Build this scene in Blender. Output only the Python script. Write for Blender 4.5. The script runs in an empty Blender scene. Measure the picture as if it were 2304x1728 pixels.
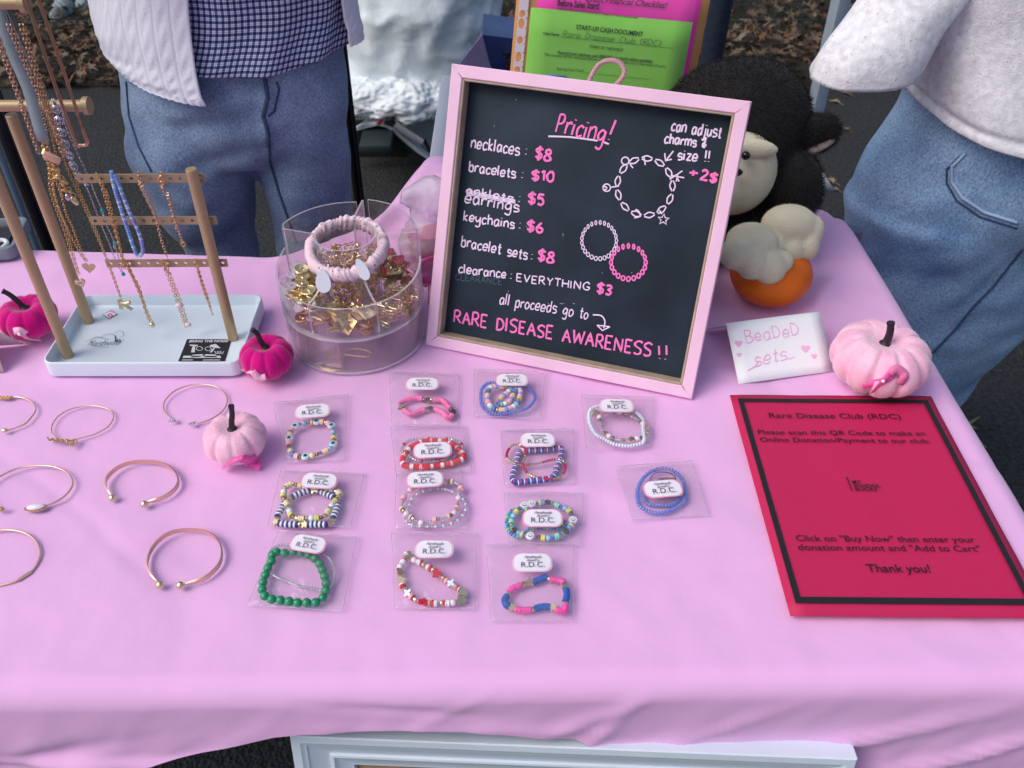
import bpy, bmesh, math, random
import numpy as np
from mathutils import Vector, Matrix, Quaternion, noise
random.seed(7)
S = bpy.context.scene
COL = S.collection
T = 0.74                       # table height
# ---------------------------------------------------------------- camera
F_PX, PITCH, ROLL, YAW, CAMH = 1992.5757, math.radians(40.48456), math.radians(0.44502), math.radians(-1.43069), 0.62751
def _basis():
    cp, sp = math.cos(PITCH), math.sin(PITCH)
    f = Vector((0, cp, -sp)); r = Vector((1, 0, 0)); u = r.cross(f)
    cr, sr = math.cos(ROLL), math.sin(ROLL)
    r2 = r*cr + u*sr; u2 = r*-sr + u*cr
    Z = Matrix.Rotation(YAW, 3, 'Z')
    return Z@r2, Z@u2, Z@f
CR, CU, CF = _basis()
CO = Vector((0, 0, T+CAMH))
cam = bpy.data.cameras.new('camera'); camo = bpy.data.objects.new('camera', cam); COL.objects.link(camo)
M = Matrix((CR, CU, -CF)).transposed().to_4x4(); M.translation = CO
camo.matrix_world = M
cam.sensor_width = 36; cam.lens = F_PX*36/2304; cam.clip_start = .02; cam.clip_end = 300
cam.dof.use_dof = True; cam.dof.focus_distance = 0.98; cam.dof.aperture_fstop = 11
S.camera = camo
# ---------------------------------------------------------------- light
W = bpy.data.worlds.new('World'); S.world = W; W.use_nodes = True
nt = W.node_tree; bg = nt.nodes['Background']
sky = nt.nodes.new('ShaderNodeTexSky'); sky.sky_type = 'NISHITA'; sky.sun_disc = False
SUN_EL, SUN_AZ = math.radians(50), math.radians(248)      # azimuth measured clockwise from +Y
sky.sun_elevation = SUN_EL; sky.sun_rotation = SUN_AZ; sky.air_density = 1.0; sky.dust_density = 4.0; sky.ozone_density = 1.0
nt.links.new(sky.outputs[0], bg.inputs[0]); bg.inputs[1].default_value = 0.15
sl = bpy.data.lights.new('sun', 'SUN'); sl.energy = 1.05; sl.angle = math.radians(40); sl.color = (1, .975, .96)
so = bpy.data.objects.new('sun', sl); COL.objects.link(so)
sd = Vector((math.sin(SUN_AZ)*math.cos(SUN_EL), math.cos(SUN_AZ)*math.cos(SUN_EL), math.sin(SUN_EL)))
so.rotation_euler = sd.to_track_quat('Z', 'Y').to_euler(); so.location = (0, 0, 6)
S.view_settings.view_transform = 'Standard'; S.view_settings.look = 'None'; S.view_settings.gamma = 1
S.view_settings.use_curve_mapping = False; S.view_settings.exposure = 0.02
S.cycles.transparent_max_bounces = 40; S.cycles.max_bounces = 10; S.cycles.caustics_refractive = False; S.cycles.caustics_reflective = False

# ---------------------------------------------------------------- where a line of sight meets a real surface
def ray(px, py):
    return (CF*F_PX + CR*(px-1152) + CU*(864-py)).normalized()
def at(px, py, z=T):           # on a level plane
    d = ray(px, py); return CO + d*((z-CO.z)/d.z)
def aty(px, py, y):            # on an upright plane facing the table
    d = ray(px, py); return CO + d*((y-CO.y)/d.y)
def hit(px, py, o, n):         # on any plane
    d = ray(px, py); return CO + d*((o-CO).dot(n)/d.dot(n))

# ---------------------------------------------------------------- mesh builder
def cat(pts, n=4, closed=False):
    P = [Vector(p) for p in pts]; L = len(P)
    if L < 3: return P
    out = []
    for i in range(L if closed else L-1):
        a, b = P[i], P[(i+1) % L]
        p0 = P[i-1] if (closed or i > 0) else a; p3 = P[(i+2) % L] if (closed or i+2 < L) else b
        if (a-b).length < 1e-9: continue
        if (p0-a).length < 1e-9: p0 = a
        if (p3-b).length < 1e-9: p3 = b
        for k in range(n):
            t = k/n; t2, t3 = t*t, t*t*t
            out.append(.5*((2*a) + (b-p0)*t + (2*p0-5*a+4*b-p3)*t2 + (3*a-p0-3*b+p3)*t3))
    if not closed: out.append(P[-1])
    return out
def frame(d, up=Vector((0, 0, 1))):
    d = d.normalized()
    s = d.cross(up)
    if s.length < 1e-3: s = d.cross(Vector((0, 1, 0)))
    s.normalize(); return s, s.cross(d).normalized()
class MB:
    def __init__(s): s.v = []; s.f = []; s.m = []; s.uv = None
    def add(s, vs, fs, m=0):
        o = len(s.v); s.v += [tuple(v) for v in vs]; s.f += [tuple(i+o for i in f) for f in fs]; s.m += [m]*len(fs); return s
    def box(s, c, h, M=None, m=0):
        c = Vector(c); vs = []
        for x in (-1, 1):
            for y in (-1, 1):
                for z in (-1, 1):
                    v = Vector((x*h[0], y*h[1], z*h[2])); vs.append(c + (M@v if M else v))
        return s.add(vs, [(0, 1, 3, 2), (4, 6, 7, 5), (0, 4, 5, 1), (2, 3, 7, 6), (0, 2, 6, 4), (1, 5, 7, 3)], m)
    def bbox(s, c, h, b=.002, M=None, m=0):       # box with chamfered edges
        c = Vector(c); bm = bmesh.new(); bmesh.ops.create_cube(bm, size=2)
        for v in bm.verts: v.co = Vector((v.co.x*h[0], v.co.y*h[1], v.co.z*h[2]))
        bmesh.ops.bevel(bm, geom=bm.edges[:], offset=b, segments=2, affect='EDGES', profile=.5)
        bm.verts.index_update(); vs = [c + (M@v.co if M else v.co) for v in bm.verts]
        s.add(vs, [[v.index for v in f.verts] for f in bm.faces], m); bm.free(); return s
    def tube(s, path, r, n=8, closed=False, m=0, cap=True, flat=1.0, up=Vector((0, 0, 1))):
        P = [Vector(p) for p in path]; L = len(P)
        if L < 2: return s
        R = r if isinstance(r, (list, tuple)) else [r]*L
        vs = []; prev = None
        for i, p in enumerate(P):
            if closed: d = P[(i+1) % L]-P[i-1]
            else: d = P[min(i+1, L-1)]-P[max(i-1, 0)]
            if d.length < 1e-9: d = Vector((0, 0, 1))
            a, b = frame(d, up)
            if prev is not None and a.dot(prev) < 0 and flat == 1: a, b = -a, -b
            prev = a
            for k in range(n):
                t = 2*math.pi*k/n; vs.append(p + a*(math.cos(t)*R[i]) + b*(math.sin(t)*R[i]*flat))
        fs = []
        for i in range(L if closed else L-1):
            j = (i+1) % L
            for k in range(n):
                fs.append((i*n+k, i*n+(k+1) % n, j*n+(k+1) % n, j*n+k))
        if not closed and cap:
            fs.append(tuple(range(n))[::-1]); fs.append(tuple((L-1)*n+k for k in range(n)))
        return s.add(vs, fs, m)
    def lathe(s, prof, c=(0, 0, 0), n=32, m=0, close=False, a0=0, a1=2*math.pi, M=None):
        c = Vector(c); full = abs(a1-a0-2*math.pi) < 1e-6; N = n if full else n+1; vs = []
        for k in range(N):
            t = a0+(a1-a0)*k/n
            for r, z in prof:
                v = Vector((r*math.cos(t), r*math.sin(t), z)); vs.append(c + (M@v if M else v))
        L = len(prof); fs = []
        for k in range(n):
            j = (k+1) % N
            for i in range(L if close else L-1):
                i2 = (i+1) % L; fs.append((k*L+i, j*L+i, j*L+i2, k*L+i2))
        if close and not full:
            fs.append(tuple(range(L))); fs.append(tuple((N-1)*L+i for i in range(L))[::-1])
        return s.add(vs, fs, m)
    def ball(s, c, r, n=12, m=0, sc=(1, 1, 1), M=None):
        h = n//2; prof = [(max(1e-5, math.sin(math.pi*i/h)), -math.cos(math.pi*i/h)) for i in range(h+1)]
        c = Vector(c); vs = []; L = len(prof)
        for k in range(n):
            t = 2*math.pi*k/n
            for a, z in prof:
                v = Vector((a*math.cos(t)*r*sc[0], a*math.sin(t)*r*sc[1], z*r*sc[2])); vs.append(c + (M@v if M else v))
        fs = [(k*L+i, ((k+1) % n)*L+i, ((k+1) % n)*L+i+1, k*L+i+1) for k in range(n) for i in range(h)]
        return s.add(vs, fs, m)
    def prism(s, outline, z0, z1, M=None, o=(0, 0, 0), m=0):     # closed 2D outline extruded
        n = len(outline); o = Vector(o); vs = []
        for z in (z0, z1):
            for x, y in outline:
                v = Vector((x, y, z)); vs.append(o + (M@v if M else v))
        fs = [tuple(range(n))[::-1], tuple(range(n, 2*n))] + [(i, (i+1) % n, n+(i+1) % n, n+i) for i in range(n)]
        return s.add(vs, fs, m)
    def grid(s, P, m=0):       # P[i][j] points
        a, b = len(P), len(P[0]); vs = [p for r in P for p in r]
        return s.add(vs, [(i*b+j, i*b+j+1, (i+1)*b+j+1, (i+1)*b+j) for i in range(a-1) for j in range(b-1)], m)
    def build(s, name, mats, parent=None, smooth=True, angle=40, loc=None):
        o = Vector(loc) if loc is not None else (WL[parent.name] if parent is not None else Vector((0, 0, 0)))
        me = bpy.data.meshes.new(name)
        me.from_pydata([Vector(v)-o for v in s.v], [], s.f)
        if not isinstance(mats, (list, tuple)): mats = [mats]
        for x in mats: me.materials.append(x)
        if len(mats) > 1: me.polygons.foreach_set('material_index', s.m)
        if smooth: smoothen(me, angle)
        me.update()
        ob = bpy.data.objects.new(name, me); COL.objects.link(ob)
        if parent is not None:
            ob.parent = parent; ob.location = o - WL[parent.name]
        else: ob.location = o
        WL[ob.name] = o
        return ob
def smoothen(me, angle=40):
    me.polygons.foreach_set('use_smooth', [True]*len(me.polygons))
    if angle < 180: me.set_sharp_from_angle(angle=math.radians(angle))
WL = {}
def tag(o, label=None, cat_=None, group=None, kind=None):
    if label: o['label'] = label
    if cat_: o['category'] = cat_
    if group: o['group'] = group
    if kind: o['kind'] = kind
    return o
def thing(name, loc, label, cat_, group=None):
    o = bpy.data.objects.new(name, None); COL.objects.link(o); o.location = loc; o.empty_display_size = .02
    WL[o.name] = Vector(loc); return tag(o, label, cat_, group)
def inst(name, me, parent, loc, rot=None, sc=None):      # a part that shares its mesh with alike parts (world position)
    ob = bpy.data.objects.new(name, me); COL.objects.link(ob); ob.parent = parent
    ob.location = Vector(loc)-WL[parent.name]
    if rot is not None: ob.rotation_mode = 'QUATERNION'; ob.rotation_quaternion = rot
    if sc: ob.scale = sc
    WL[ob.name] = Vector(loc)
    return ob
def mesh_only(mb, name, mats, angle=40):
    me = bpy.data.meshes.new(name); me.from_pydata(mb.v, [], mb.f)
    if not isinstance(mats, (list, tuple)): mats = [mats]
    for x in mats: me.materials.append(x)
    if len(mats) > 1: me.polygons.foreach_set('material_index', mb.m)
    smoothen(me, angle); return me

# ---------------------------------------------------------------- materials
def srgb(*c):
    c = [x/255 for x in c]; return tuple((x/12.92 if x < .04045 else ((x+.055)/1.055)**2.4) for x in c)
MATS = {}
def mat(name, col=(.5, .5, .5), rough=.6, metal=0, var=0, vscale=40, bump=0, bscale=200, bdist=.001, sheen=0, spec=.5, trans=0, ior=1.45, coat=0, alpha=1, sss=0, var2=None, detail=4):
    if name in MATS: return MATS[name]
    m = bpy.data.materials.new(name); m.use_nodes = True; n = m.node_tree.nodes; l = m.node_tree.links; b = n['Principled BSDF']
    b.inputs['Base Color'].default_value = (*col, 1); b.inputs['Roughness'].default_value = rough; b.inputs['Metallic'].default_value = metal
    b.inputs['Specular IOR Level'].default_value = spec; b.inputs['IOR'].default_value = ior
    b.inputs['Transmission Weight'].default_value = trans; b.inputs['Coat Weight'].default_value = coat
    b.inputs['Sheen Weight'].default_value = sheen; b.inputs['Alpha'].default_value = alpha
    if sheen: b.inputs['Sheen Roughness'].default_value = .4
    if sss: b.inputs['Subsurface Weight'].default_value = sss; b.inputs['Subsurface Scale'].default_value = .003
    tc = n.new('ShaderNodeTexCoord')
    if var:
        t = n.new('ShaderNodeTexNoise'); t.inputs['Scale'].default_value = vscale; t.inputs['Detail'].default_value = detail
        l.new(tc.outputs['Object'], t.inputs['Vector'])
        r = n.new('ShaderNodeValToRGB'); l.new(t.outputs[0], r.inputs[0])
        c2 = var2 or tuple(min(1, x*(1+var)) for x in col)
        r.color_ramp.elements[0].position = .3; r.color_ramp.elements[1].position = .7
        r.color_ramp.elements[0].color = (*[x*(1-var) for x in col], 1) if not var2 else (*col, 1)
        r.color_ramp.elements[1].color = (*c2, 1); l.new(r.outputs[0], b.inputs['Base Color'])
    if bump:
        t = n.new('ShaderNodeTexNoise'); t.inputs['Scale'].default_value = bscale; t.inputs['Detail'].default_value = 3
        l.new(tc.outputs['Object'], t.inputs['Vector'])
        bp = n.new('ShaderNodeBump'); bp.inputs['Strength'].default_value = bump; bp.inputs['Distance'].default_value = bdist
        l.new(t.outputs[0], bp.inputs['Height']); l.new(bp.outputs[0], b.inputs['Normal'])
    MATS[name] = m; return m
def film(name, tint=(.93, .92, .95), gloss=.09, rough=.12, bump=.5, bscale=60, white=.03, bdist=.003, fk=1.1):
    m = bpy.data.materials.new(name); m.use_nodes = True; n = m.node_tree.nodes; l = m.node_tree.links
    n.remove(n['Principled BSDF']); out = n['Material Output']
    tr = n.new('ShaderNodeBsdfTransparent'); tr.inputs[0].default_value = (*tint, 1)
    gl = n.new('ShaderNodeBsdfGlossy'); gl.inputs['Roughness'].default_value = rough
    df = n.new('ShaderNodeBsdfDiffuse'); df.inputs[0].default_value = (.85, .85, .9, 1)
    fr = n.new('ShaderNodeFresnel'); fr.inputs[0].default_value = 1.45
    mth = n.new('ShaderNodeMath'); mth.operation = 'MULTIPLY_ADD'; mth.inputs[1].default_value = fk; mth.inputs[2].default_value = gloss
    tc = n.new('ShaderNodeTexCoord'); t = n.new('ShaderNodeTexNoise'); t.inputs['Scale'].default_value = bscale; t.inputs['Detail'].default_value = 2
    bp = n.new('ShaderNodeBump'); bp.inputs['Strength'].default_value = bump; bp.inputs['Distance'].default_value = bdist
    l.new(tc.outputs['Object'], t.inputs['Vector']); l.new(t.outputs[0], bp.inputs['Height'])
    ge = n.new('ShaderNodeNewGeometry'); io = n.new('ShaderNodeMath'); io.operation = 'MULTIPLY_ADD'; io.inputs[1].default_value = 1/1.45-1.45; io.inputs[2].default_value = 1.45
    l.new(ge.outputs['Backfacing'], io.inputs[0]); l.new(io.outputs[0], fr.inputs[0])
    for x in (gl, fr): l.new(bp.outputs[0], x.inputs['Normal'])
    l.new(fr.outputs[0], mth.inputs[0])
    m1 = n.new('ShaderNodeMixShader'); m1.inputs[0].default_value = white; l.new(tr.outputs[0], m1.inputs[1]); l.new(df.outputs[0], m1.inputs[2])
    m2 = n.new('ShaderNodeMixShader'); l.new(mth.outputs[0], m2.inputs[0]); l.new(m1.outputs[0], m2.inputs[1]); l.new(gl.outputs[0], m2.inputs[2])
    l.new(m2.outputs[0], out.inputs[0]); MATS[name] = m; return m
FILM = film('plastic_film', bump=.9, bscale=75, bdist=.004, tint=(.99, .986, .992), gloss=-.01, white=.045, rough=.07, fk=.9)
ACRYL = film('clear_acrylic', tint=(.985, .975, .98), gloss=.03, rough=.03, bump=.3, bscale=30, bdist=.004, white=.025)
ACEDGE = film('acrylic_edge', tint=(.92, .86, .92), gloss=.2, rough=.15, bump=0, white=.5)
GOLD = mat('gold', srgb(222, 184, 124), .34, 1, bump=.25, bscale=900, bdist=.0005)
ROSE = mat('rose_gold', srgb(220, 184, 150), .34, 1)
PGOLD = mat('pale_gold', srgb(228, 216, 172), .34, 1, bump=.3, bscale=700, bdist=.0005)
ANTI = mat('old_gold', srgb(170, 150, 115), .33, 1)
SILV = mat('silver', srgb(205, 205, 215), .22, 1)
WHITE = mat('white_plastic', (.74, .76, .8), .35)
BLACK = mat('black_print', (.012, .012, .016), .6)
# ---------------------------------------------------------------- handwriting: one-line letters, cap height 10, x-height 6
G = {
'a': (6, "5 5 3 6 1 5 0 3 1 0 3 0 5 3|5 6 5 1 6 0"), 'b': (5.5, "0 10 0 0|0 4 2 6 4 6 5 3 4 0 1 0 0 2"),
'c': (5, "5 5 3 6 1 5 0 3 1 0 3 0 5 1"), 'd': (6, "5 5 3 6 1 5 0 3 1 0 3 0 5 3|5 10 5 0"),
'e': (5.5, "0 3 5 3 4 6 2 6 0 4 0 1 2 0 5 1"), 'g': (6, "5 5 3 6 1 5 0 3 1 1 3 1 5 3|5 6 5 -2 3 -4 0 -3"),
'h': (5.5, "0 10 0 0|0 4 2 6 4 6 5 4 5 0"), 'i': (1.5, "0 6 0 0|0 8 0.1 8.6"), 'j': (3, "2 6 2 -2 1 -4 -1 -3|2 8 2.1 8.6"),
'k': (5, "0 10 0 0|4 6 0 3 0 3 4 0"), 'l': (1.5, "0 10 0 0"), 'm': (8.5, "0 6 0 0|0 4 2 6 4 5 4 0|4 4 6 6 8 5 8 0"),
'n': (5.5, "0 6 0 0|0 4 2 6 4 6 5 4 5 0"), 'o': (5.5, "3 6 1 5 0 3 1 0 3 0 5 2 5 4 3 6"), 'p': (5.5, "0 6 0 -4|0 4 2 6 4 6 5 3 4 0 1 0 0 2"),
'r': (4, "0 6 0 0|0 3 1 5 3 6 4 5"), 's': (5, "5 5 3 6 1 6 0 4 2 3 4 3 5 1 3 0 0 0"), 't': (4, "2 9 2 1 3 0 4 1|0 6 4 6"),
'u': (6, "0 6 0 2 1 0 3 0 5 3|5 6 5 0"), 'v': (5, "0 6 2 0 2 0 5 6"), 'w': (8, "0 6 2 0 2 0 4 5 4 5 6 0 6 0 8 6"),
'y': (5.5, "0 6 0 3 2 1 5 4|5 6 5 -2 3 -4 0 -3"), 'z': (5, "0 6 5 6 5 6 0 0 0 0 5 0"), 'x': (5, "0 6 5 0|5 6 0 0"), 'f': (4, "4 9 2 9 2 0|0 6 4 6"),
'A': (7, "0 0 3 10 3 10 7 0|1 4 6 4"), 'B': (6, "0 0 0 10|0 10 4 10 5 8 3 5.5 0 5.5|3 5.5 6 3 4 0 0 0"), 'C': (6.5, "6 8 4 10 1 8 0 5 1 1 4 0 6 2"),
'D': (6.5, "0 0 0 10|0 10 4 9 6 5 4 1 0 0"), 'E': (5.5, "5 10 0 10 0 10 0 0 0 0 5 0|0 5 4 5"), 'G': (7, "6 8 4 10 1 8 0 5 1 1 4 0 6 2 6 4 6 4 3.5 4"),
'H': (6.5, "0 10 0 0|6 10 6 0|0 5 6 5"), 'I': (1.5, "0 10 0 0"), 'J': (5, "4 10 4 2 2 0 0 2"), 'L': (5, "0 10 0 0 0 0 5 0"), 'N': (7, "0 0 0 10 0 10 6 0 6 0 6 10"),
'M': (8, "0 0 0 10 0 10 4 3 4 3 8 10 8 10 8 0"), 'O': (7, "3 10 1 8 0 5 1 1 3 0 6 2 6 8 3 10"), 'P': (6, "0 0 0 10|0 10 4 10 5 7 3 5 0 5"),
'R': (6, "0 0 0 10|0 10 4 10 5 7 3 5 0 5|2 5 6 0"), 'S': (6, "6 9 3 10 0 8 1 6 5 4 5 1 2 0 0 1"), 'T': (6, "0 10 6 10|3 10 3 0"),
'U': (6, "0 10 0 2 3 0 6 2 6 10"), 'V': (6.5, "0 10 3 0 3 0 6 10"), 'W': (9, "0 10 2 0 2 0 4.5 8 4.5 8 7 0 7 0 9 10"), 'Y': (6, "0 10 3 5 3 5 6 10|3 5 3 0"),
'0': (6, "3 10 1 8 0 5 1 1 3 0 5 2 5 8 3 10"), '1': (2.5, "0 8 2 10 2 10 2 0"), '2': (6, "0 8 2 10 5 8 3 4 0 0 0 0 6 0"), '3': (5.5, "0 9 3 10 5 8 2 5.5 2 5.5 5 3 3 0 0 1"),
'5': (5.5, "5 10 1 10 1 10 0 6 3 6.5 5 3 3 0 0 1"), '6': (6, "4 10 1 6 0 3 2 0 5 1 5 4 2 5 0 3"), '7': (5.5, "0 10 5 10 5 10 2 0"), '8': (6, "3 5.5 1 7 1 9 3 10 5 9 5 7 3 5.5 0 3 1 0 4 0 6 2 3 5.5"),
'$': (6, "6 8 3 9 0 7 2 5 5 4 5 1 2 0.5 0 2|3 11 3 -1.5"), '&': (5, "4 8 1 8 3 5 0 3 1 0 4 1 4 3|2.5 9.5 2.5 -1"), '!': (2, "0 10 0 3|0 0.6 0 0"), ':': (2, "0 5 0.2 4.6|0 1 0.2 0.6"),
'+': (6, "0 5 6 5|3 8 3 2"), '(': (3, "3 10 0 7 0 3 3 0"), ')': (3, "0 10 3 7 3 3 0 0"), '.': (2, "0 .3 .3 0"), '-': (4, "0 4 4 4"), ' ': (5, ""), "'": (1.5, "0 10 0 8"),
}
def glyphs(text, jit=0.0, seed=1, gap=2.0, slant=0.0):
    rnd = random.Random(seed); x = 0; out = []
    for ch in text:
        w, d = G.get(ch, (4, ""))
        dy = rnd.uniform(-jit, jit)*6; sc = 1+rnd.uniform(-jit, jit)
        for st in d.split('|'):
            n = [float(k) for k in st.split()]
            if len(n) < 4: continue
            P = [Vector((x+n[i]*sc+slant*n[i+1], n[i+1]*sc+dy, 0)) for i in range(0, len(n), 2)]
            P = [p+Vector((rnd.uniform(-1, 1), rnd.uniform(-1, 1), 0))*jit*2 for p in P] if jit > .05 else P
            # keep doubled points doubled so that corners stay sharp
            Q = []
            for i in range(0, len(n), 2):
                k = i//2
                if k and n[i] == n[i-2] and n[i+1] == n[i-1]: Q.append(Q[-1].copy())
                else: Q.append(P[k])
            out.append(cat(Q, 4) if len(Q) > 2 else Q)
        x += w*sc+gap
    return out, x-gap
def write(mb, text, O, U, Vv, width, height, r, n=6, m=0, **kw):
    """write text from point O along U, up along Vv (unit vectors), total width, cap height, on the plane"""
    st, w = glyphs(text, **kw); N = U.cross(Vv).normalized(); sx = width/w; sy = height/10
    for i, s in enumerate(st):
        P = [O + U*(p.x*sx) + Vv*(p.y*sy) + N*(r*.2) for p in s]
        mb.tube(P, [r*(.86+.3*abs(math.sin(i*1.7+k*.35))) for k in range(len(P))], n, flat=.35, up=N, m=m)
    return mb
class Plane:                   # a real flat surface; writing on it is laid out from where it is seen
    def __init__(s, o, u, v): s.o, s.u, s.v = o, u.normalized(), v.normalized(); s.n = s.u.cross(s.v).normalized()
    def uv(s, px, py):
        h = hit(px, py, s.o, s.n)-s.o; return h.dot(s.u), h.dot(s.v)
    def P(s, a, b, c=0): return s.o + s.u*a + s.v*b + s.n*c
    def text(s, mb, txt, p0, p1, top, r, m=0, lift=.0003, **kw):
        a = Vector(s.uv(*p0)); b = Vector(s.uv(*p1)); c = Vector(s.uv(*top)); d = (b-a).normalized(); e = Vector((-d.y, d.x))
        h = abs((c-a).dot(e)); U = s.u*d.x+s.v*d.y; V = s.u*e.x+s.v*e.y
        return write(mb, txt, s.P(a.x, a.y, lift), U, V, (b-a).length, h, r, m=m, **kw)
    def stroke(s, mb, pts, r, m=0, closed=False, sm=4, lift=.0004, n=6):
        P = [s.P(*s.uv(*p), lift) for p in pts]
        if sm: P = cat(P, sm, closed)
        return mb.tube(P, r, n, closed=closed, flat=.35, up=s.n, m=m)
    def rect(s, mb, a, b, m=0, t=.0002, lift=0):
        """a,b are (u,v) corners"""
        v = [s.P(a[0], a[1], lift+t), s.P(b[0], a[1], lift+t), s.P(b[0], b[1], lift+t), s.P(a[0], b[1], lift+t)]
        return mb.add(v, [(0, 1, 2, 3)], m)
FONTC = {}
def font_mesh(txt, bold=0.0, shear=0.0, spacing=1.0):
    k = (txt, bold, shear, spacing)
    if k in FONTC: return FONTC[k]
    c = bpy.data.curves.new('t', 'FONT'); c.body = txt; c.size = 1; c.offset = bold; c.shear = shear; c.space_character = spacing; c.resolution_u = 3
    o = bpy.data.objects.new('t', c); COL.objects.link(o); bpy.context.view_layer.update()
    me = o.to_mesh(); vs = [v.co.copy() for v in me.vertices]; fs = [tuple(p.vertices) for p in me.polygons]
    o.to_mesh_clear(); bpy.data.objects.remove(o); bpy.data.curves.remove(c)
    x0 = min(v.x for v in vs); x1 = max(v.x for v in vs)
    FONTC[k] = ([Vector((v.x-x0, v.y, 0)) for v in vs], fs, x1-x0); return FONTC[k]
def printed(mb, txt, pl, u0, v0, width, height=None, align='l', lift=.0003, m=0, rot=0, **kw):
    vs, fs, w = font_mesh(txt, **kw); sx = width/w; sy = (height/.72) if height else sx
    if align == 'c': u0 -= width/2
    c, s_ = math.cos(rot), math.sin(rot)
    return mb.add([pl.P(u0+c*v.x*sx-s_*v.y*sy, v0+s_*v.x*sx+c*v.y*sy, lift) for v in vs], fs, m)
# ---------------------------------------------------------------- lay things on finished surfaces
def surf(px, py, ob, off=.0015):
    """first point of a finished mesh along a line of sight"""
    from mathutils.bvhtree import BVHTree
    if ob.name not in BV:
        o_ = WL[ob.name]; BV[ob.name] = BVHTree.FromPolygons([v.co+o_ for v in ob.data.vertices], [tuple(p.vertices) for p in ob.data.polygons])
    h = BV[ob.name].ray_cast(CO, ray(px, py)); return (h[0]-ray(px, py)*off) if h[0] is not None else None
BV = {}
# ================================================================ SETTING
def lerp_list(x, pts):
    if x <= pts[0][0]: return pts[0][1]
    for (a, b), (c, d) in zip(pts, pts[1:]):
        if x <= c: return b+(d-b)*(x-a)/(c-a)
    return pts[-1][1]
def asphalt():
    m = bpy.data.materials.new('asphalt'); m.use_nodes = True; n = m.node_tree.nodes; l = m.node_tree.links; b = n['Principled BSDF']
    tc = n.new('ShaderNodeTexCoord'); b.inputs['Roughness'].default_value = .9
    v = n.new('ShaderNodeTexVoronoi'); v.inputs['Scale'].default_value = 150; v.inputs['Randomness'].default_value = 1
    t = n.new('ShaderNodeTexNoise'); t.inputs['Scale'].default_value = 3; t.inputs['Detail'].default_value = 6
    s = n.new('ShaderNodeTexNoise'); s.inputs['Scale'].default_value = 90; s.inputs['Detail'].default_value = 4
    for x in (v, t, s): l.new(tc.outputs['Object'], x.inputs[0])
    r = n.new('ShaderNodeValToRGB'); l.new(s.outputs[0], r.inputs[0])
    r.color_ramp.elements[0].color = (.010, .012, .013, 1); r.color_ramp.elements[0].position = .35
    r.color_ramp.elements[1].color = (.055, .058, .06, 1); r.color_ramp.elements[1].position = .75
    sp = n.new('ShaderNodeValToRGB'); l.new(v.outputs['Color'], sp.inputs[0]); sp.color_ramp.elements[0].position = .93; sp.color_ramp.elements[1].position = .97
    mx = n.new('ShaderNodeMixRGB'); mx.inputs[2].default_value = (.10, .10, .10, 1); l.new(sp.outputs[0], mx.inputs[0]); l.new(r.outputs[0], mx.inputs[1])
    m2 = n.new('ShaderNodeMixRGB'); m2.blend_type = 'MULTIPLY'; m2.inputs[0].default_value = .6; l.new(mx.outputs[0], m2.inputs[1]); l.new(t.outputs[0], m2.inputs[2])
    l.new(m2.outputs[0], b.inputs[0])
    bp = n.new('ShaderNodeBump'); bp.inputs['Strength'].default_value = .9; bp.inputs['Distance'].default_value = .006
    l.new(v.outputs['Distance'], bp.inputs['Height']); l.new(bp.outputs[0], b.inputs['Normal']); return m
g = MB(); g.add([(-30, -10, 0), (30, -10, 0), (30, 60, 0), (-30, 60, 0)], [(0, 1, 2, 3)])
tag(g.build('asphalt_ground', asphalt()), kind='structure')
# soil bank beyond the asphalt edge
soil = mat('soil', (.018, .016, .010), .95, var=.6, vscale=9, bump=.8, bscale=60, bdist=.02)
g = MB(); P = []
for j in range(60):
    y = 3.40+(j/59)**2*40; row = []
    for i in range(140):
        x = -8+i*16/139
        z = .004+min(1, (y-3.40)/.3)*.035+(noise.noise(Vector((x*3, y*3, 0)))*.03 if y > 3.42 else 0)
        row.append((x, y+.04*noise.noise(Vector((x*4, 0, 3))) if j == 0 else y, max(.004, z)))
    P.append(row)
g.grid([r[::-1] for r in P]); tag(g.build('leaf_bank', soil), kind='structure')

def leaf_mat(name, cols):
    m = bpy.data.materials.new(name); m.use_nodes = True; n = m.node_tree.nodes; l = m.node_tree.links; b = n['Principled BSDF']
    a = n.new('ShaderNodeAttribute'); a.attribute_name = 'leaf_tone'; r = n.new('ShaderNodeValToRGB'); l.new(a.outputs['Fac'], r.inputs[0]); l.new(r.outputs[0], b.inputs[0])
    while len(r.color_ramp.elements) < len(cols): r.color_ramp.elements.new(.5)
    for i, c in enumerate(cols): r.color_ramp.elements[i].position = i/(len(cols)-1); r.color_ramp.elements[i].color = (*c, 1)
    b.inputs['Roughness'].default_value = .8; return m
LEAFM = leaf_mat('dry_leaf', [(.05, .03, .016), (.12, .075, .04), (.17, .12, .075), (.11, .045, .02), (.21, .17, .12), (.07, .045, .025), (.22, .09, .045)])
def leaf_pts(rnd, s, lobes=5):
    P = []; n = lobes*2
    for i in range(-n//2, n//2+1):
        t = i/(n/2)*2.7; r = (1.0 if i % 2 == 0 else .42)*(1-.25*abs(t)/2.7)*rnd.uniform(.85, 1.15)
        P.append(Vector((math.sin(t)*r*.6, math.cos(t)*r, rnd.uniform(-.12, .22)*(1 if i % 2 == 0 else .3)))*s)
    return P
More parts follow.
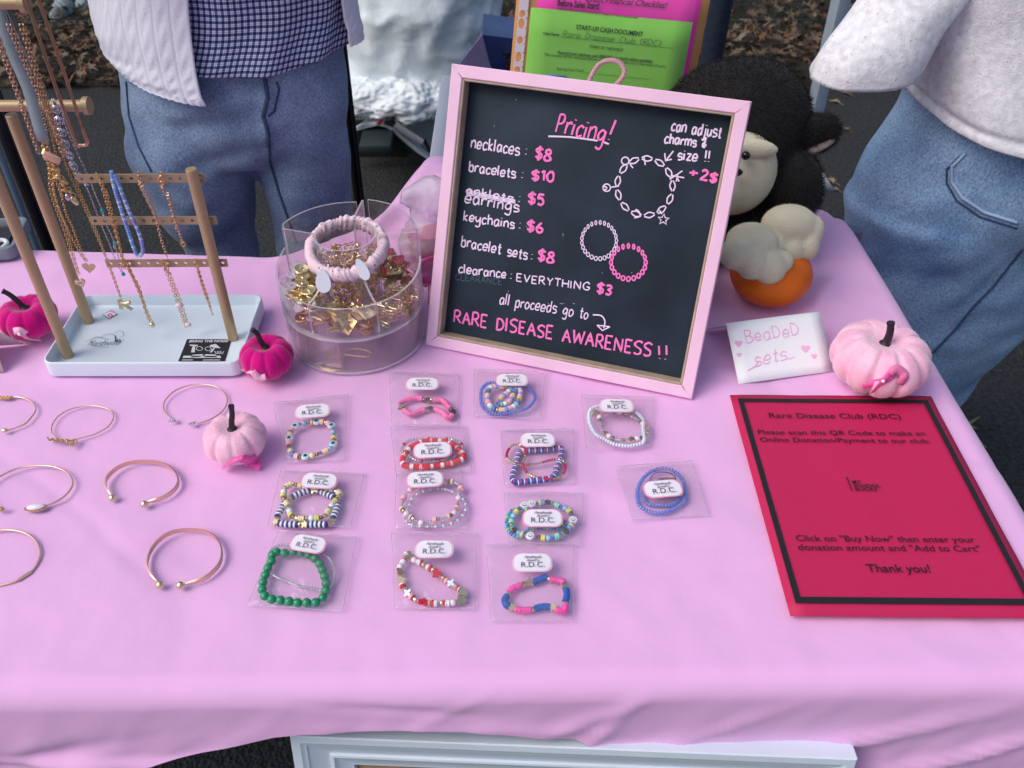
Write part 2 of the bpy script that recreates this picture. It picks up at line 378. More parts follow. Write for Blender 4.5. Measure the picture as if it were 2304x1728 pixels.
def add_leaf(mb, c, s, rnd, tilt=.5):
    M = Matrix.Rotation(rnd.uniform(0, 6.28), 3, 'Z')@Matrix.Rotation(rnd.gauss(0, tilt), 3, 'X')@Matrix.Rotation(rnd.gauss(0, tilt), 3, 'Y')
    P = [M@p for p in leaf_pts(rnd, s)]; k = len(mb.f)
    mb.add([Vector(c)]+[Vector(c)+p for p in P]+[Vector(c)-(M@Vector((.0, s*.9, 0)))], [(0, i, i+1) for i in range(1, len(P))]+[(0, 1, len(P)+1)])
    return len(mb.f)-k
rnd = random.Random(3); mb = MB(); tone = []
for i in range(9500):
    x = rnd.uniform(-4, 5); y = 3.38+abs(rnd.gauss(0, 1))*.55 if i % 3 else 3.4+rnd.random()**.8*3.2
    z = .045+noise.noise(Vector((x*3, y*3, 0)))*.03+rnd.uniform(0, .05)
    if y < 3.5: z = .012+rnd.uniform(0, .02)+max(0, y-3.4)*.3
    k = add_leaf(mb, (x, y, z), rnd.uniform(.022, .05), rnd, .45); tone += [rnd.random()]*k
lf = mb.build('fallen_leaves', LEAFM, smooth=False); tag(lf, kind='stuff')
at_ = lf.data.attributes.new('leaf_tone', 'FLOAT', 'FACE'); at_.data.foreach_set('value', tone)
lf['label'] = 'brown oak leaves lying thickly along the edge of the asphalt'; 
# undergrowth of dry stems behind the leaves
mb = MB()
for i in range(2600):
    x = rnd.uniform(-4, 5); y = 3.75+rnd.random()*2.6; h = rnd.uniform(.05, .22); a = rnd.uniform(0, 6.28)
    p = Vector((x, y, .03)); q = p+Vector((math.cos(a)*h*.6, math.sin(a)*h*.6, h)); w = Vector((.0025, 0, 0))
    mb.add([p-w, p+w, (p+q)/2+Vector((0, 0, h*.15))+w*.7, q, (p+q)/2+Vector((0, 0, h*.15))-w*.7], [(0, 1, 2, 3, 4)])
st = mb.build('dry_undergrowth', mat('dry_stem', (.045, .055, .02), .9, var=.5, vscale=20), smooth=False); tag(st, kind='stuff')
# single leaves that can be told apart on the asphalt
LM2 = leaf_mat('single_leaf', [(.16, .11, .06), (.30, .22, .13), (.20, .20, .07)])
for px, py, s, t, lab in [(1905, 207, .035, .1, 'pale curled leaf just right of the canopy leg, upper one of the pair'),
                      (1881, 226, .035, .5, 'tan leaf right of the canopy leg, lower one of the pair'),
                      (1871, 404, .033, .4, 'small tan leaf on the asphalt beside the white paper flap'),
                      (1882, 424, .022, .5, 'tiny leaf on the asphalt at the point of the white paper flap'),
                      (1904, 288, .028, .0, 'faint brown leaf flat beyond the plush ear'),
                      (2168, 957, .05, 1., 'yellow green lobed leaf alone on the asphalt right of the red sheet'),
                      (903, 441, .02, .6, 'tiny pale leaf on the dark asphalt left of the pricing board')]:
    mb = MB(); r2 = random.Random(int(px)); p = at(px, py, 0.008)
    k = add_leaf(mb, (0, 0, 0), s, r2, .12); d = Vector((0, 0, 0))
    mb.tube([(0, 0, 0), (0.2*s, -s*.9, .002), (.35*s, -s*1.5, .004)], s*.03, 5)
    o = MB(); o.v = [tuple(Vector(v)+p) for v in mb.v]; o.f = mb.f; o.m = mb.m
    ob = o.build('fallen_leaf', LM2, smooth=False, loc=p); a = ob.data.attributes.new('leaf_tone', 'FLOAT', 'FACE'); a.data.foreach_set('value', [t]*len(ob.data.polygons))
    tag(ob, lab, 'leaf', 'loose leaves on the asphalt')
# chain link fence
FY = 4.02; fence = thing('chain_link_fence', (0, FY, 0), 'blue green chain link fence behind the bank of brown leaves', 'fence')
GALV = mat('fence_wire', srgb(62, 92, 98), .5, .6)
mb = MB(); d = .052; H = 1.5
for k in range(-30, 130):
    for s in (1, -1):
        x0 = -3.6+k*d; pts = []
        for j in range(0, int(H/d)+1):
            pts.append((x0+(j % 2)*d*s*.5*1.0 + (0 if s > 0 else 0), FY+(.003 if (j+(s > 0)) % 2 else -.003), .03+j*d))
    # each wire zigzags against its neighbour, like woven chain link
    pts = [(-3.6+k*d + (d*.5 if (j % 2) else -d*.5)*(1), FY+(.0025 if j % 2 else -.0025)*(1 if k % 2 else -1), .03+j*d) for j in range(int(H/d)+1)]
    mb.tube(pts, .0016, 4, cap=False)
wm = mb.build('wire_mesh', GALV, fence, angle=180); wm['kind'] = 'stuff'
for x in (-3.1, -.45, 2.45):
    MB().tube([(x, FY+.03, 0), (x, FY+.03, 1.62)], .024, 14).build('fence_post', GALV, fence)
MB().tube([(-3.6, FY+.01, 1.56), (4.5, FY+.01, 1.56)], .018, 12).build('top_rail', GALV, fence)
MB().tube([(-3.6, FY, .045), (4.5, FY, .05)], .003, 6).build('tension_wire', GALV, fence)

# ---------------------------------------------------------------- table under the cloth
XR, YF = .484, .392
PINK = bpy.data.materials.new('pink_cloth'); PINK.use_nodes = True
def _cloth():
    n = PINK.node_tree.nodes; l = PINK.node_tree.links; b = n['Principled BSDF']
    b.inputs['Base Color'].default_value = (*srgb(233, 180, 228), 1); b.inputs['Roughness'].default_value = .72; b.inputs['Specular IOR Level'].default_value = .3
    b.inputs['Sheen Weight'].default_value = .25; b.inputs['Sheen Roughness'].default_value = .5
    tc = n.new('ShaderNodeTexCoord'); t = n.new('ShaderNodeTexNoise'); t.inputs['Scale'].default_value = 9; t.inputs['Detail'].default_value = 5
    l.new(tc.outputs['Object'], t.inputs[0]); bp = n.new('ShaderNodeBump'); bp.inputs['Strength'].default_value = .5; bp.inputs['Distance'].default_value = .006
    w = n.new('ShaderNodeTexNoise'); w.inputs['Scale'].default_value = 900; l.new(tc.outputs['Object'], w.inputs[0])
    b2 = n.new('ShaderNodeBump'); b2.inputs['Strength'].default_value = .25; b2.inputs['Distance'].default_value = .0004
    l.new(t.outputs[0], bp.inputs['Height']); l.new(w.outputs[0], b2.inputs['Height']); l.new(bp.outputs[0], b2.inputs['Normal']); l.new(b2.outputs[0], b.inputs['Normal'])
_cloth()
far_px = [(-300, 545), (60, 552), (600, 568), (660, 562), (783, 522), (862, 487), (948, 426), (966, 403), (990, 398), (1100, 420), (1828, 458), (1859, 463), (1880, 480)]
FAR = [(at(x, y).x, at(x, y).y) for x, y in far_px]
FAR = [(-1.3, FAR[0][1])]+FAR
HEM = [(-1.3, .22), (-.5, .165), (-.40, .134), (-.30, .098), (-.18, .062), (-.10, .057), (.0, .064), (.06, .072), (.12, .10), (.17, .19), (.22, .32), (.30, .46), (.6, .48)]
def gauss(d, w): return math.exp(-(d/w)**2)
def top_z(x, y):
    z = -.0030+.0030*noise.noise(Vector((x*4, y*6, 1)))-.0012*abs(noise.noise(Vector((x*13+3, y*10+x*4, 4))))+.0006*noise.noise(Vector((x*40, y*34, 8)))-.0012*max(0, 1-14*abs(noise.noise(Vector((x*3.3+5, y*4.1, 11)))))
    # the cloth is pulled up around the canopy leg behind the board
    q = Vector((x+.085, y-1.19)).length; z += .045*gauss(q, .09)
    # creases running out from there and near the right end
    for (x0, y0, x1, y1, w, a) in [(-.10, 1.17, -.22, .95, .012, .010), (-.07, 1.15, -.10, .92, .010, .012), (-.12, 1.10, -.30, .98, .012, .006),
                                   (.40, 1.05, .34, .88, .012, .006), (.46, .98, .38, .86, .010, .004), (.44, 1.08, .41, .95, .012, -.005),
                                   (-.05, .64, .25, .52, .02, .0022), (-.9, .5, -.1, .47, .03, .002), (.1, .47, .45, .5, .02, .002), (-.33, .60, -.25, .45, .02, -.0018), (.0, .6, .12, .42, .015, .0015), (.22, .88, .30, .62, .02, .0025), (-.30, .98, -.24, .86, .02, .002), (-.10, .72, .10, .60, .03, .0022), (-.45, .68, -.2, .72, .03, .0025)]:
        ax, ay = x1-x0, y1-y0; L2 = ax*ax+ay*ay; t = max(0, min(1, ((x-x0)*ax+(y-y0)*ay)/L2)); dd = math.hypot(x-x0-ax*t, y-y0-ay*t)
        z += a*gauss(dd, w)*math.sin(math.pi*min(1, max(0, t*.9+.05)))
    z = max(z, -.008); return min(z, -.0002) if q > .2 and x < .36 else z
def front_fold(x, b):
    """outward push of the hanging part, b = distance below the table edge"""
    k = min(1, b/.09)**1.5
    v = .007*noise.noise(Vector((x*2.1, b*4, 7)))+.003*noise.noise(Vector((x*8, b*14+x*6, 2)))+.0022*noise.noise(Vector((x*26, b*40+x*30, 4)))
    for (x0, b0, x1, b1, w, a) in [(.17, .00, .03, .075, .007, .006), (.13, .0, .07, .09, .007, .007), (.27, .02, .14, .09, .006, .005), (.02, .0, -.07, .06, .006, .005), (.45, .03, .25, .10, .008, .008), (.50, .06, .28, .15, .007, .008), (.4, .12, .32, .25, .012, .010),
                                   (-.30, .10, -.16, .075, .006, .005), (-.5, .12, -.28, .06, .010, -.006), (-.45, .09, -.25, .095, .006, .006), (-.2, .02, .0, .045, .006, -.006), (-.15, .055, .1, .065, .008, .004)]:
        ax, ay = x1-x0, b1-b0; L2 = ax*ax+ay*ay; t = max(0, min(1, ((x-x0)*ax+(b-b0)*ay)/L2)); dd = math.hypot(x-x0-ax*t, b-b0-ay*t)
        v += a*gauss(dd, w)*math.sin(math.pi*(t*.9+.05))
    f = v*k+b*.10+.004*k
    if .04 < x < .33: f *= 1-.9*max(0, min(1, (b-.085)/.03))*min(1, (x-.04)/.04)*min(1, (.33-x)/.03)   # caught behind the picture frame
    return f
rows = []
NX, NT, NF = 330, 190, 70
xs = [-1.3+(XR+1.3)*(i/NX) for i in range(NX+1)]
side = [.001, .003, .006, .012, .02, .035, .055, .08, .11, .15, .2, .26, .33]
R0 = .020
def wrap(b):                    # rounding over the edge: (outward, down)
    if b < R0*1.57: t = b/R0; return R0*math.sin(t), R0*(1-math.cos(t))
    return R0, R0+(b-R0*1.57)
cols = []
for k in range(NX+1+len(side)):
    over = 0 if k <= NX else side[k-NX-1]; x = xs[min(k, NX)]; far = lerp_list(x, FAR); col = []
    sx, sz = wrap(over)
    for j in range(-6, 0):       # hangs down a little behind
        col.append(Vector((x+sx+over*.1, far+.012, T-.22*(-j/6)-.002)))
    for j in range(NT+1):
        y = far+(YF-far)*(1-(1-j/NT)**1.0)
        ed = gauss(far-y, .02)*.004
        col.append(Vector((x+sx+over*.12, y, T+(top_z(x, y)*gauss(over, .05))-sz-ed)))
    hem = lerp_list(x+over*.3, HEM)+.004*noise.noise(Vector((x*8, 0, 0)))
    for j in range(1, NF+1):
        b = hem*j/NF; fy, fz = wrap(b); f = front_fold(x, b); mn = min(over, b)
        tz = top_z(x, YF)*max(0, 1-b/.05)**2*gauss(over, .05)-.002*(1-max(0, 1-b/.05)**2); col.append(Vector((x+sx+over*.12+mn*.5, YF-fy-f-mn*.5, T+tz-max(fz, sz*1.0))))
    cols.append(col)
mb = MB(); mb.grid(cols)
cloth = mb.build('tablecloth', PINK, angle=180)
tag(cloth, 'pale pink tablecloth spread over the whole table with a wrinkled front overhang', 'tablecloth')
table = thing('folding_table', (-.4, .7, 0), 'narrow folding table hidden under the pink tablecloth', 'table')
MB().bbox((-.41, .70, T-.034), (.88, .295, .02), .006).build('tabletop', WHITE, table)
for x in (-1.15, .36):
    for y in (.47, .93):
        MB().tube([(x, y, T-.045), (x, y, 0)], .012, 10).build('leg', mat('grey_steel', (.2, .2, .21), .4, 1), table)

# ---------------------------------------------------------------- canopy legs, poles
PALE = mat('pale_painted_steel', srgb(178, 192, 205), .45, .1, var=.08, vscale=8)
def square_pole(name, a, b, w, m, label, catn, group=None, rz=0):
    a, b = Vector(a), Vector(b); t = thing(name, (b.x, b.y, b.z), label, catn, group)
    d = (a-b); L = d.length; q = Vector((0, 0, 1)).rotation_difference(d.normalized()).to_matrix()@Matrix.Rotation(rz, 3, 'Z')
    MB().bbox((a+b)/2, (w/2, w/2, L/2), .002, q).build('post', m, t); return t
p = aty(1845, 200, 1.95)
cl = square_pole('canopy_leg', (p.x, p.y, 2.2), (p.x, p.y, 0.012), .030, PALE, 'upright pale steel canopy leg right of the plush gorilla', 'canopy leg', 'canopy legs', .3)
MB().bbox((p.x, p.y, .006), (.045, .045, .005), .002).build('foot_plate', PALE, cl)
# paper flap around that leg
A = [aty(1826, 352, 1.90), aty(1852, 388, 1.88), aty(1877, 427, 1.86), aty(1832, 427, 1.90), aty(1812, 420, 1.93), aty(1815, 350, 1.93)]
mb = MB(); c = sum(A, Vector())/6; mb.add([c+Vector((0, -.012, 0))]+A, [(0, i+1, (i+1) % 6+1) for i in range(6)]); fl = mb.build('paper_flap', mat('paper_white', srgb(225, 230, 240), .7))
s = fl.modifiers.new('s', 'SOLIDIFY'); s.thickness = .0012; tag(fl, 'white paper flap hanging from the canopy leg behind the plush gorilla', 'paper')
# leaning leg behind the board
a = aty(1012, 170, 1.28); b = aty(958, 520, 1.22); d = (b-a).normalized()
b2 = a+d*((a.z)/-d.z)
t = thing('folding_stand_leg', b2, 'flat pale grey blue leg rising behind the left edge of the pricing board', 'stand leg')
q = Vector((0, 0, 1)).rotation_difference((a-b2).normalized()).to_matrix()
MB().bbox((a+b2)/2, (.0115, .006, (a-b2).length/2), .002, q).build('post', PALE, t)
BPOLE = mat('black_steel', (.012, .013, .016), .35, .3)
def tube_pole(px, py, y, r, label, name='black_pole', top=2.1):
    p = aty(px, py, y); t = thing(name, (p.x, p.y, 0), label, 'pole', 'thin poles behind the table')
    MB().tube([(p.x, p.y, .02), (p.x, p.y, top)], r, 12).build('tube', BPOLE, t)
    MB().tube([(p.x+r*1.3, p.y-r*.6, .02), (p.x+r*1.3, p.y-r*.6, top)], r*.5, 8).build('rail', BPOLE, t)
    MB().lathe([(0, 0), (.03, 0), (.03, .012), (r*1.2, .03), (0, .03)], (p.x, p.y, 0), 16).build('foot', BPOLE, t)
tube_pole(781, 250, 1.62, .008, 'thin black pole right beside the jeans of the person in the plaid shirt')
tube_pole(52, 400, 1.25, .011, 'thick black pole behind the tall necklace stand')
p = aty(20, 400, 1.22); t = thing('silver_pole', (p.x, p.y, 0), 'thin silver blue pole at the left edge behind the necklace stand', 'pole', 'thin poles behind the table')
MB().tube([(p.x, p.y, 0), (p.x, p.y, 2.1)], .0045, 10).build('tube', mat('blued_steel', srgb(120, 150, 165), .35, .6), t)
# ================================================================ PRICING BOARD
o = Vector((-.0799, .8052, T)); yw, ln = -.3266, .3917
u = Vector((math.cos(yw), math.sin(yw), 0)); nn = Vector((-math.sin(yw), math.cos(yw), 0)); v = Vector((0, 0, 1))*math.cos(ln)+nn*math.sin(ln)
BP = Plane(o, u, v); N = BP.n       # N points to the viewer
if N.y > 0: BP.n = -BP.n; N = BP.n
BW = .3066; FW = .0128; DEP = .020
board = thing('pricing_board', o+u*BW/2, 'black pricing board in a pink wooden frame with handwritten prices', 'sign board')
PFR = mat('pink_frame_paint', srgb(238, 196, 222), .45, var=.05, vscale=15, bump=.15, bscale=90, bdist=.0006)
WOOD = mat('pale_wood', srgb(176, 158, 138), .7, var=.16, vscale=60, bump=.3, bscale=220, bdist=.0005)
def rail(a, b, w, inward, name, m, parent, z0, z1, mitre=True):
    """frame rail from a to b (u,v) with mitred ends"""
    a, b = Vector(a), Vector(b); d = (b-a).normalized(); i = Vector(inward)
    q = [a, b, b+i*w-d*w, a+i*w+d*w]; mb = MB(); e = .0009
    vs = [BPx.P(p.x, p.y, z0) for p in q]+[BPx.P(p.x, p.y, z1-e) for p in q]
    cen = sum((Vector(p) for p in q), Vector((0, 0)))/4
    q2 = [q[0]+i*e, q[1]+i*e, q[2]-i*e, q[3]-i*e]
    vs += [BPx.P(p.x, p.y, z1) for p in q2]
    fs = [(3, 2, 1, 0)]+[(k, (k+1) % 4, 4+(k+1) % 4, 4+k) for k in range(4)]+[(4+k, 4+(k+1) % 4, 8+(k+1) % 4, 8+k) for k in range(4)]+[(8, 9, 10, 11)]
    return mb.add(vs, fs).build(name, m, parent, angle=20)
BPx = BP
for a, b, i in [((0, 0), (BW, 0), (0, 1)), ((BW, 0), (BW, BW), (-1, 0)), ((BW, BW), (0, BW), (0, -1)), ((0, BW), (0, 0), (1, 0))]:
    rail(a, b, FW, i, 'frame_rail', PFR, board, -DEP-.003, 0)
g = FW
for a, b, i in [((g, g), (BW-g, g), (0, 1)), ((BW-g, g), (BW-g, BW-g), (-1, 0)), ((BW-g, BW-g), (g, BW-g), (0, -1)), ((g, BW-g), (g, g), (1, 0))]:
    rail(a, b, .0028, i, 'inner_lining', WOOD, board, -DEP, -.0012)
    a2, b2 = Vector(a)+Vector(i)*.0028, Vector(b)+Vector(i)*.0028
BLK = mat('chalkboard', (.020, .032, .048), .75, var=.35, vscale=12, spec=.3)
BK = Plane(o+N*-(DEP-.003), u, v); BK.n = N
mb = MB(); mb.bbox(BP.P(BW/2, BW/2, -DEP+.0006), (BW/2-FW-.0005, BW/2-FW-.0005, .0022), .0003, Matrix((u, v, N)).transposed()); mb.build('board_panel', BLK, board)
WCH = mat('white_chalk_ink', srgb(236, 214, 242), .6); PCH = mat('pink_chalk_ink', srgb(248, 122, 196), .6); FCH = mat('faint_chalk', srgb(66, 84, 104), .8)
Z = 2.1547
def B(x, y): return (950+x/Z, 130+y/Z)
R_ = .00082
ink = MB()       # 0 white, 1 pink, 2 faint
def flush(name='lettering'):
    global ink
    if ink.v: ink.build(name, [WCH, PCH, FCH], board, angle=60)
    ink = MB()
def bt(txt, a, b, top, m=0, r=R_, **kw):
    BK.text(ink, txt, B(*a), B(*b), B(*top), r, m, jit=.055, seed=len(txt), **kw); flush()
bt('Pricing', (648, 358), (882, 408), (662, 268), 1, .0011, slant=.12)
BK.stroke(ink, [B(940, 302), B(912, 372)], .0012, 1); BK.stroke(ink, [B(906, 394), B(905, 398)], .0012, 1)
flush('exclamation_mark')
BK.stroke(ink, [B(612, 381), B(720, 385), B(850, 402)], .0009); BK.stroke(ink, [B(880, 409), B(905, 419)], .0009)
flush('underline')
bt('necklaces', (238, 434), (470, 472), (240, 376)); bt(':', (502, 470), (508, 471), (504, 410)); bt('$8', (548, 488), (622, 502), (556, 434), 1, .00125)
bt('bracelets', (228, 548), (452, 584), (232, 500)); bt(':', (484, 584), (490, 585), (487, 525)); bt('$10', (532, 590), (640, 602), (540, 544), 1, .00125)
bt('anklets', (215, 655), (440, 700), (218, 618), gap=2.4)
for k in range(4): BK.stroke(ink, [B(215, 642+k*7), B(300, 660+k*6), B(380, 676+k*6), B(452, 690+k*5)], .0005)
flush('strike_through')
bt(':', (470, 700), (476, 701), (473, 640)); bt('$5', (513, 705), (590, 716), (522, 655), 1, .00125)
bt('earrings', (208, 700), (468, 748), (212, 645))
bt('keychains', (202, 788), (446, 828), (206, 740)); bt(':', (472, 828), (478, 829), (476, 770)); bt('$6', (508, 838), (586, 850), (516, 790), 1, .00125)
bt('bracelet sets', (190, 912), (508, 978), (194, 862)); bt(':', (530, 978), (536, 979), (534, 925)); bt('$8', (560, 980), (636, 996), (568, 930), 1, .00125)
bt('clearance', (178, 1040), (406, 1068), (182, 996)); bt(':', (430, 1072), (436, 1073), (434, 1020)); bt('EVERYTHING', (458, 1082), (814, 1128), (462, 1046), r=.0007)
bt('CLEARANCE', (163, 1076), (388, 1102), (165, 1046), 2, .0006); bt('$3', (846, 1138), (916, 1152), (852, 1092), 1, .0012)
bt('all proceeds go to', (376, 1192), (802, 1266), (380, 1140), slant=.08, r=.0007)
BK.stroke(ink, [B(828, 1246), B(868, 1250), B(886, 1276), B(880, 1310)], .0008); BK.stroke(ink, [B(848, 1296), B(874, 1322), B(910, 1304)], .0008, sm=0); BK.stroke(ink, [B(848, 1296), B(880, 1300), B(910, 1304)], .0007, sm=0)
flush('arrow')
bt('RARE DISEASE AWARENESS', (155, 1282), (1108, 1448), (158, 1222), 1, .0011)
BK.stroke(ink, [B(1148, 1396), B(1150, 1440)], .0011, 1); BK.stroke(ink, [B(1152, 1456), B(1152, 1459)], .0011, 1); BK.stroke(ink, [B(1184, 1394), B(1186, 1440)], .0011, 1); BK.stroke(ink, [B(1179, 1459), B(1179, 1463)], .0011, 1)
flush('exclamation_mark')
bt('can adjust', (1208, 352), (1446, 388), (1212, 296)); bt('charms &', (1175, 412), (1376, 436), (1178, 362)); bt('size !!', (1240, 494), (1396, 506), (1243, 440))
BK.stroke(ink, [B(1218, 452), B(1184, 496)], .0008); BK.stroke(ink, [B(1176, 462), B(1180, 500), B(1210, 492)], .0008, sm=0)
flush('arrow')
bt('+', (1292, 576), (1334, 580), (1296, 536), 1, .0012); bt('2$', (1348, 590), (1424, 608), (1352, 544), 1, .0012)
# drawn link bracelet
cx_, cy_, rx_, ry_ = 1080, 626, 134, 138
for k in range(13):
    t = -math.pi/2+k*2*math.pi/13+.08; c = Vector((cx_+rx_*math.cos(t), cy_+ry_*math.sin(t))); d = Vector((-rx_*math.sin(t), ry_*math.cos(t))).normalized(); nrm = Vector((d.y, -d.x))
    for s in (-1, 1):
        a = c-d*26; m_ = c+nrm*13*s; b = c+d*26
        BK.stroke(ink, [B(*(a+nrm*3*s)), B(*m_), B(*(b+nrm*3*s))], .00075)
for x, y in [(985, 500), (895, 630)]: BK.stroke(ink, [B(x+20*math.cos(t)*.9, y+18*math.sin(t)) for t in [k*.7 for k in range(9)]], .0007, closed=True)
BK.stroke(ink, [B(886+9*math.cos(t), 632+8*math.sin(t)) for t in [k*1.05 for k in range(6)]], .0007, closed=True)
BK.stroke(ink, [B(1008, 516), B(1022, 535)], .0007); BK.stroke(ink, [B(916, 628), B(955, 622)], .0007); BK.stroke(ink, [B(1075, 478), B(1082, 520)], .0007)
for a, b in [((1200, 590), (1262, 548)), ((1205, 570), (1270, 582)), ((1240, 562), (1232, 600)), ((1228, 566), (1246, 600))]: BK.stroke(ink, [B(*a), B(*b)], .0007)
BK.stroke(ink, [B(1028, 776), B(1056, 768), B(1050, 745), B(1034, 735)], .0008)
st = []
for k in range(10):
    t = -math.pi/2+k*math.pi/5+.1; r = 28 if k % 2 == 0 else 12; st.append(B(1170+r*math.cos(t), 784+r*math.sin(t)))
BK.stroke(ink, st, .0007, closed=True, sm=0); BK.stroke(ink, [B(1150, 738), B(1162, 758)], .0007)
flush('drawn_bracelet')
for (cx_, cy_, rx_, ry_, n, m_, s) in [(858, 886, 84, 88, 25, 0, 13), (1000, 992, 84, 80, 20, 1, 15)]:
    for k in range(n):
        t = k*2*math.pi/n; x, y = cx_+rx_*math.cos(t), cy_+ry_*math.sin(t)
        BK.stroke(ink, [B(x+s*.62*math.cos(q)*(.8+.2*math.sin(t)), y+s*.8*math.sin(q)) for q in [j*math.pi/3 for j in range(6)]], .00058 if m_ == 0 else .0009, m_, closed=True, sm=2, n=5)
    flush('drawn_bracelet')
r3 = random.Random(5)
for k in range(34):       # ink specks
    x, y = r3.choice([(r3.uniform(370, 430), 1130), (r3.uniform(570, 740), 1190), (r3.uniform(140, 1400), r3.uniform(130, 1500)), (682, r3.uniform(850, 880))]); BK.stroke(ink, [B(x, y), B(x+2, y+3)], .00025, 0 if k % 3 else 2, n=4)
ink and None; sp_ = ink.build('ink_specks', [WCH, PCH, FCH], board, angle=60); sp_['kind'] = 'stuff'
# the rope hanger standing up behind the top rail
ROPE = mat('pink_rope', srgb(196, 150, 158), .8, bump=.6, bscale=300, bdist=.001)
PB2 = Plane(BP.P(0, 0, -DEP-.006), u, v); PB2.n = N
Zg = 3.687
rp = [(1100+x/Zg, y/Zg) for x, y in [(820, 700), (850, 630), (900, 550), (960, 510), (1030, 500), (1090, 525), (1125, 580), (1110, 640), (1050, 710)]]
path = cat([PB2.P(*PB2.uv(*q)) for q in rp], 8)
mb = MB()
for s in range(3):
    pts = []
    for i, p in enumerate(path):
        a, b = frame(path[min(i+1, len(path)-1)]-path[max(i-1, 0)]); t = i*.75+s*2.094; pts.append(p+(a*math.cos(t)+b*math.sin(t))*.0013)
    mb.tube(pts, .0014, 6)
mb.build('rope_hanger', ROPE, board)
# two back struts
for s in (.08, BW-.08):
    a = BP.P(s, BW*.7, -DEP-.004); b = Vector((a.x-N.x*.09, a.y-N.y*.09, T+.002)); MB().tube([a, b], .003, 6).build('back_strut', WOOD, board)

# ================================================================ RED DONATION SHEET
RED = mat('red_card', srgb(192, 28, 84), .65, var=.04, vscale=300)
sx, sy, sa = .25169, .71041, math.radians(-1.5095); W_, L_ = .2159, .2794
ru = Vector((math.cos(sa), math.sin(sa), 0)); rv = Vector((-math.sin(sa), math.cos(sa), 0))
SP = Plane(Vector((sx, sy, T+.0022))-rv*L_, ru, rv)
sheet = thing('donation_sheet', SP.P(W_/2, L_/2), 'crimson paper sheet with a black printed border and payment text lying on the cloth', 'paper sheet')
mb = MB(); P = [[SP.P(W_*i/14, L_*j/18, .0004+.0012*gauss(L_*j/18-L_, .02)*abs(math.sin(i*.6))+.0007*noise.noise(Vector((i*.4, j*.3, 5)))) for i in range(15)] for j in range(19)]
pf = MB().grid([list(r) for r in P]); pap = pf.build('paper', RED, sheet, angle=30)
sd_ = pap.modifiers.new('s', 'SOLIDIFY'); sd_.thickness = .0004; sd_.offset = -1
m1, bw = .0068, .0055; m0 = .0118; mb = MB(); lift = .0019
for a, b in [((m1, m0), (W_-m1, m0+bw+.001)), ((m1, L_-m1-bw), (W_-m1, L_-m1)), ((m1, m0+bw+.001), (m1+bw, L_-m1-bw)), ((W_-m1-bw, m0+bw+.001), (W_-m1, L_-m1-bw))]: SP.rect(mb, a, b, lift=lift)
mb.build('printed_border', BLACK, sheet)
mb = MB(); qa = SP.uv(1600+918/2.963, 860+730/2.963); qb = SP.uv(1600+1108/2.963, 860+706/2.963)
for i_, (w_, x_, y_) in enumerate([('MY', 940, 684), ('SCHOOL', 950, 708), ('BUCKS', 960, 732)]):
    A = SP.uv(1600+x_/2.963, 860+y_/2.963); printed(mb, w_, SP, A[0], A[1], {'MY': .0082, 'SCHOOL': .0255, 'BUCKS': .0210}[w_], .0042, lift=lift+.0002, bold=.02)
A = SP.uv(1600+932/2.963, 860+734/2.963); SP.rect(mb, (A[0], A[1]), (A[0]+.0011, A[1]+.0185), lift=lift); mb.build('printed_mark', BLACK, sheet)
INK = mat('dark_red_print', srgb(52, 14, 32), .6); Z3 = 2.963
def C3(x, y): return (1600+x/Z3, 860+y/Z3)
mb = MB()
for txt, a, b, h in [('Rare Disease Club (RDC)', (388, 248), (1262, 250), .0078), ('Please scan this QR Code to make an', (314, 358), (1425, 360), .0066), ('Online Donation/Payment to our club:', (326, 407), (1456, 412), .0066),
                     ('Click on "Buy Now" then enter your', (568, 1070), (1757, 1074), .0070), ('donation amount and "Add to Cart"', (580, 1130), (1796, 1136), .0070), ('Thank you!', (1042, 1275), (1462, 1276), .0088)]:
    A = SP.uv(*C3(*a)); B_ = SP.uv(*C3(*b)); printed(mb, txt, SP, A[0], (A[1]+B_[1])/2, math.hypot(B_[0]-A[0], B_[1]-A[1]), h, lift=lift+.0002, bold=.012 if 'Thank' in txt else .006); mb.build('printed_line', INK, sheet); mb = MB()

# ================================================================ BEADED SETS CARD
CARD = mat('white_card', srgb(246, 248, 250), .6)
def tent_card(name, o, u, v, W_, H_, label, thick=.0006, back=.9):
    u.normalize(); v.normalize(); pl = Plane(o, u, v); 
    if pl.n.z < 0: pl.n = -pl.n
    t = thing(name, o+u*W_/2, label, 'place card', 'folded place cards')
    mb = MB(); P = [[pl.P(W_*i/8, H_*j/6, .0012*math.sin(math.pi*i/8)) for i in range(9)] for j in range(7)]
    f = mb.grid(P).build('front_panel', CARD, t, angle=30); f.modifiers.new('s', 'SOLIDIFY').thickness = thick
    top = pl.P(0, H_); hh = top.z-T; nh = Vector((v.x, v.y, 0)); nh = nh.normalized() if nh.length > 1e-4 else Vector((0, 1, 0)); L = math.sqrt(max(1e-5, (H_*back)**2-hh*hh))
    b = MB().grid([[pl.P(W_*i/4, H_-.0008), pl.P(W_*i/4, H_-.0008)*.5+(Vector((pl.P(W_*i/4, H_).x, pl.P(W_*i/4, H_).y, T+.0006))+nh*L)*.5, Vector((pl.P(W_*i/4, H_).x, pl.P(W_*i/4, H_).y, T+.0006))+nh*L] for i in range(5)]).build('back_panel', CARD, t, angle=30)
    b.modifiers.new('s', 'SOLIDIFY').thickness = thick; return t, pl
yw, ln = .1859, .9001; cu = Vector((math.cos(yw), math.sin(yw), 0)); cn = Vector((-math.sin(yw), math.cos(yw), 0))
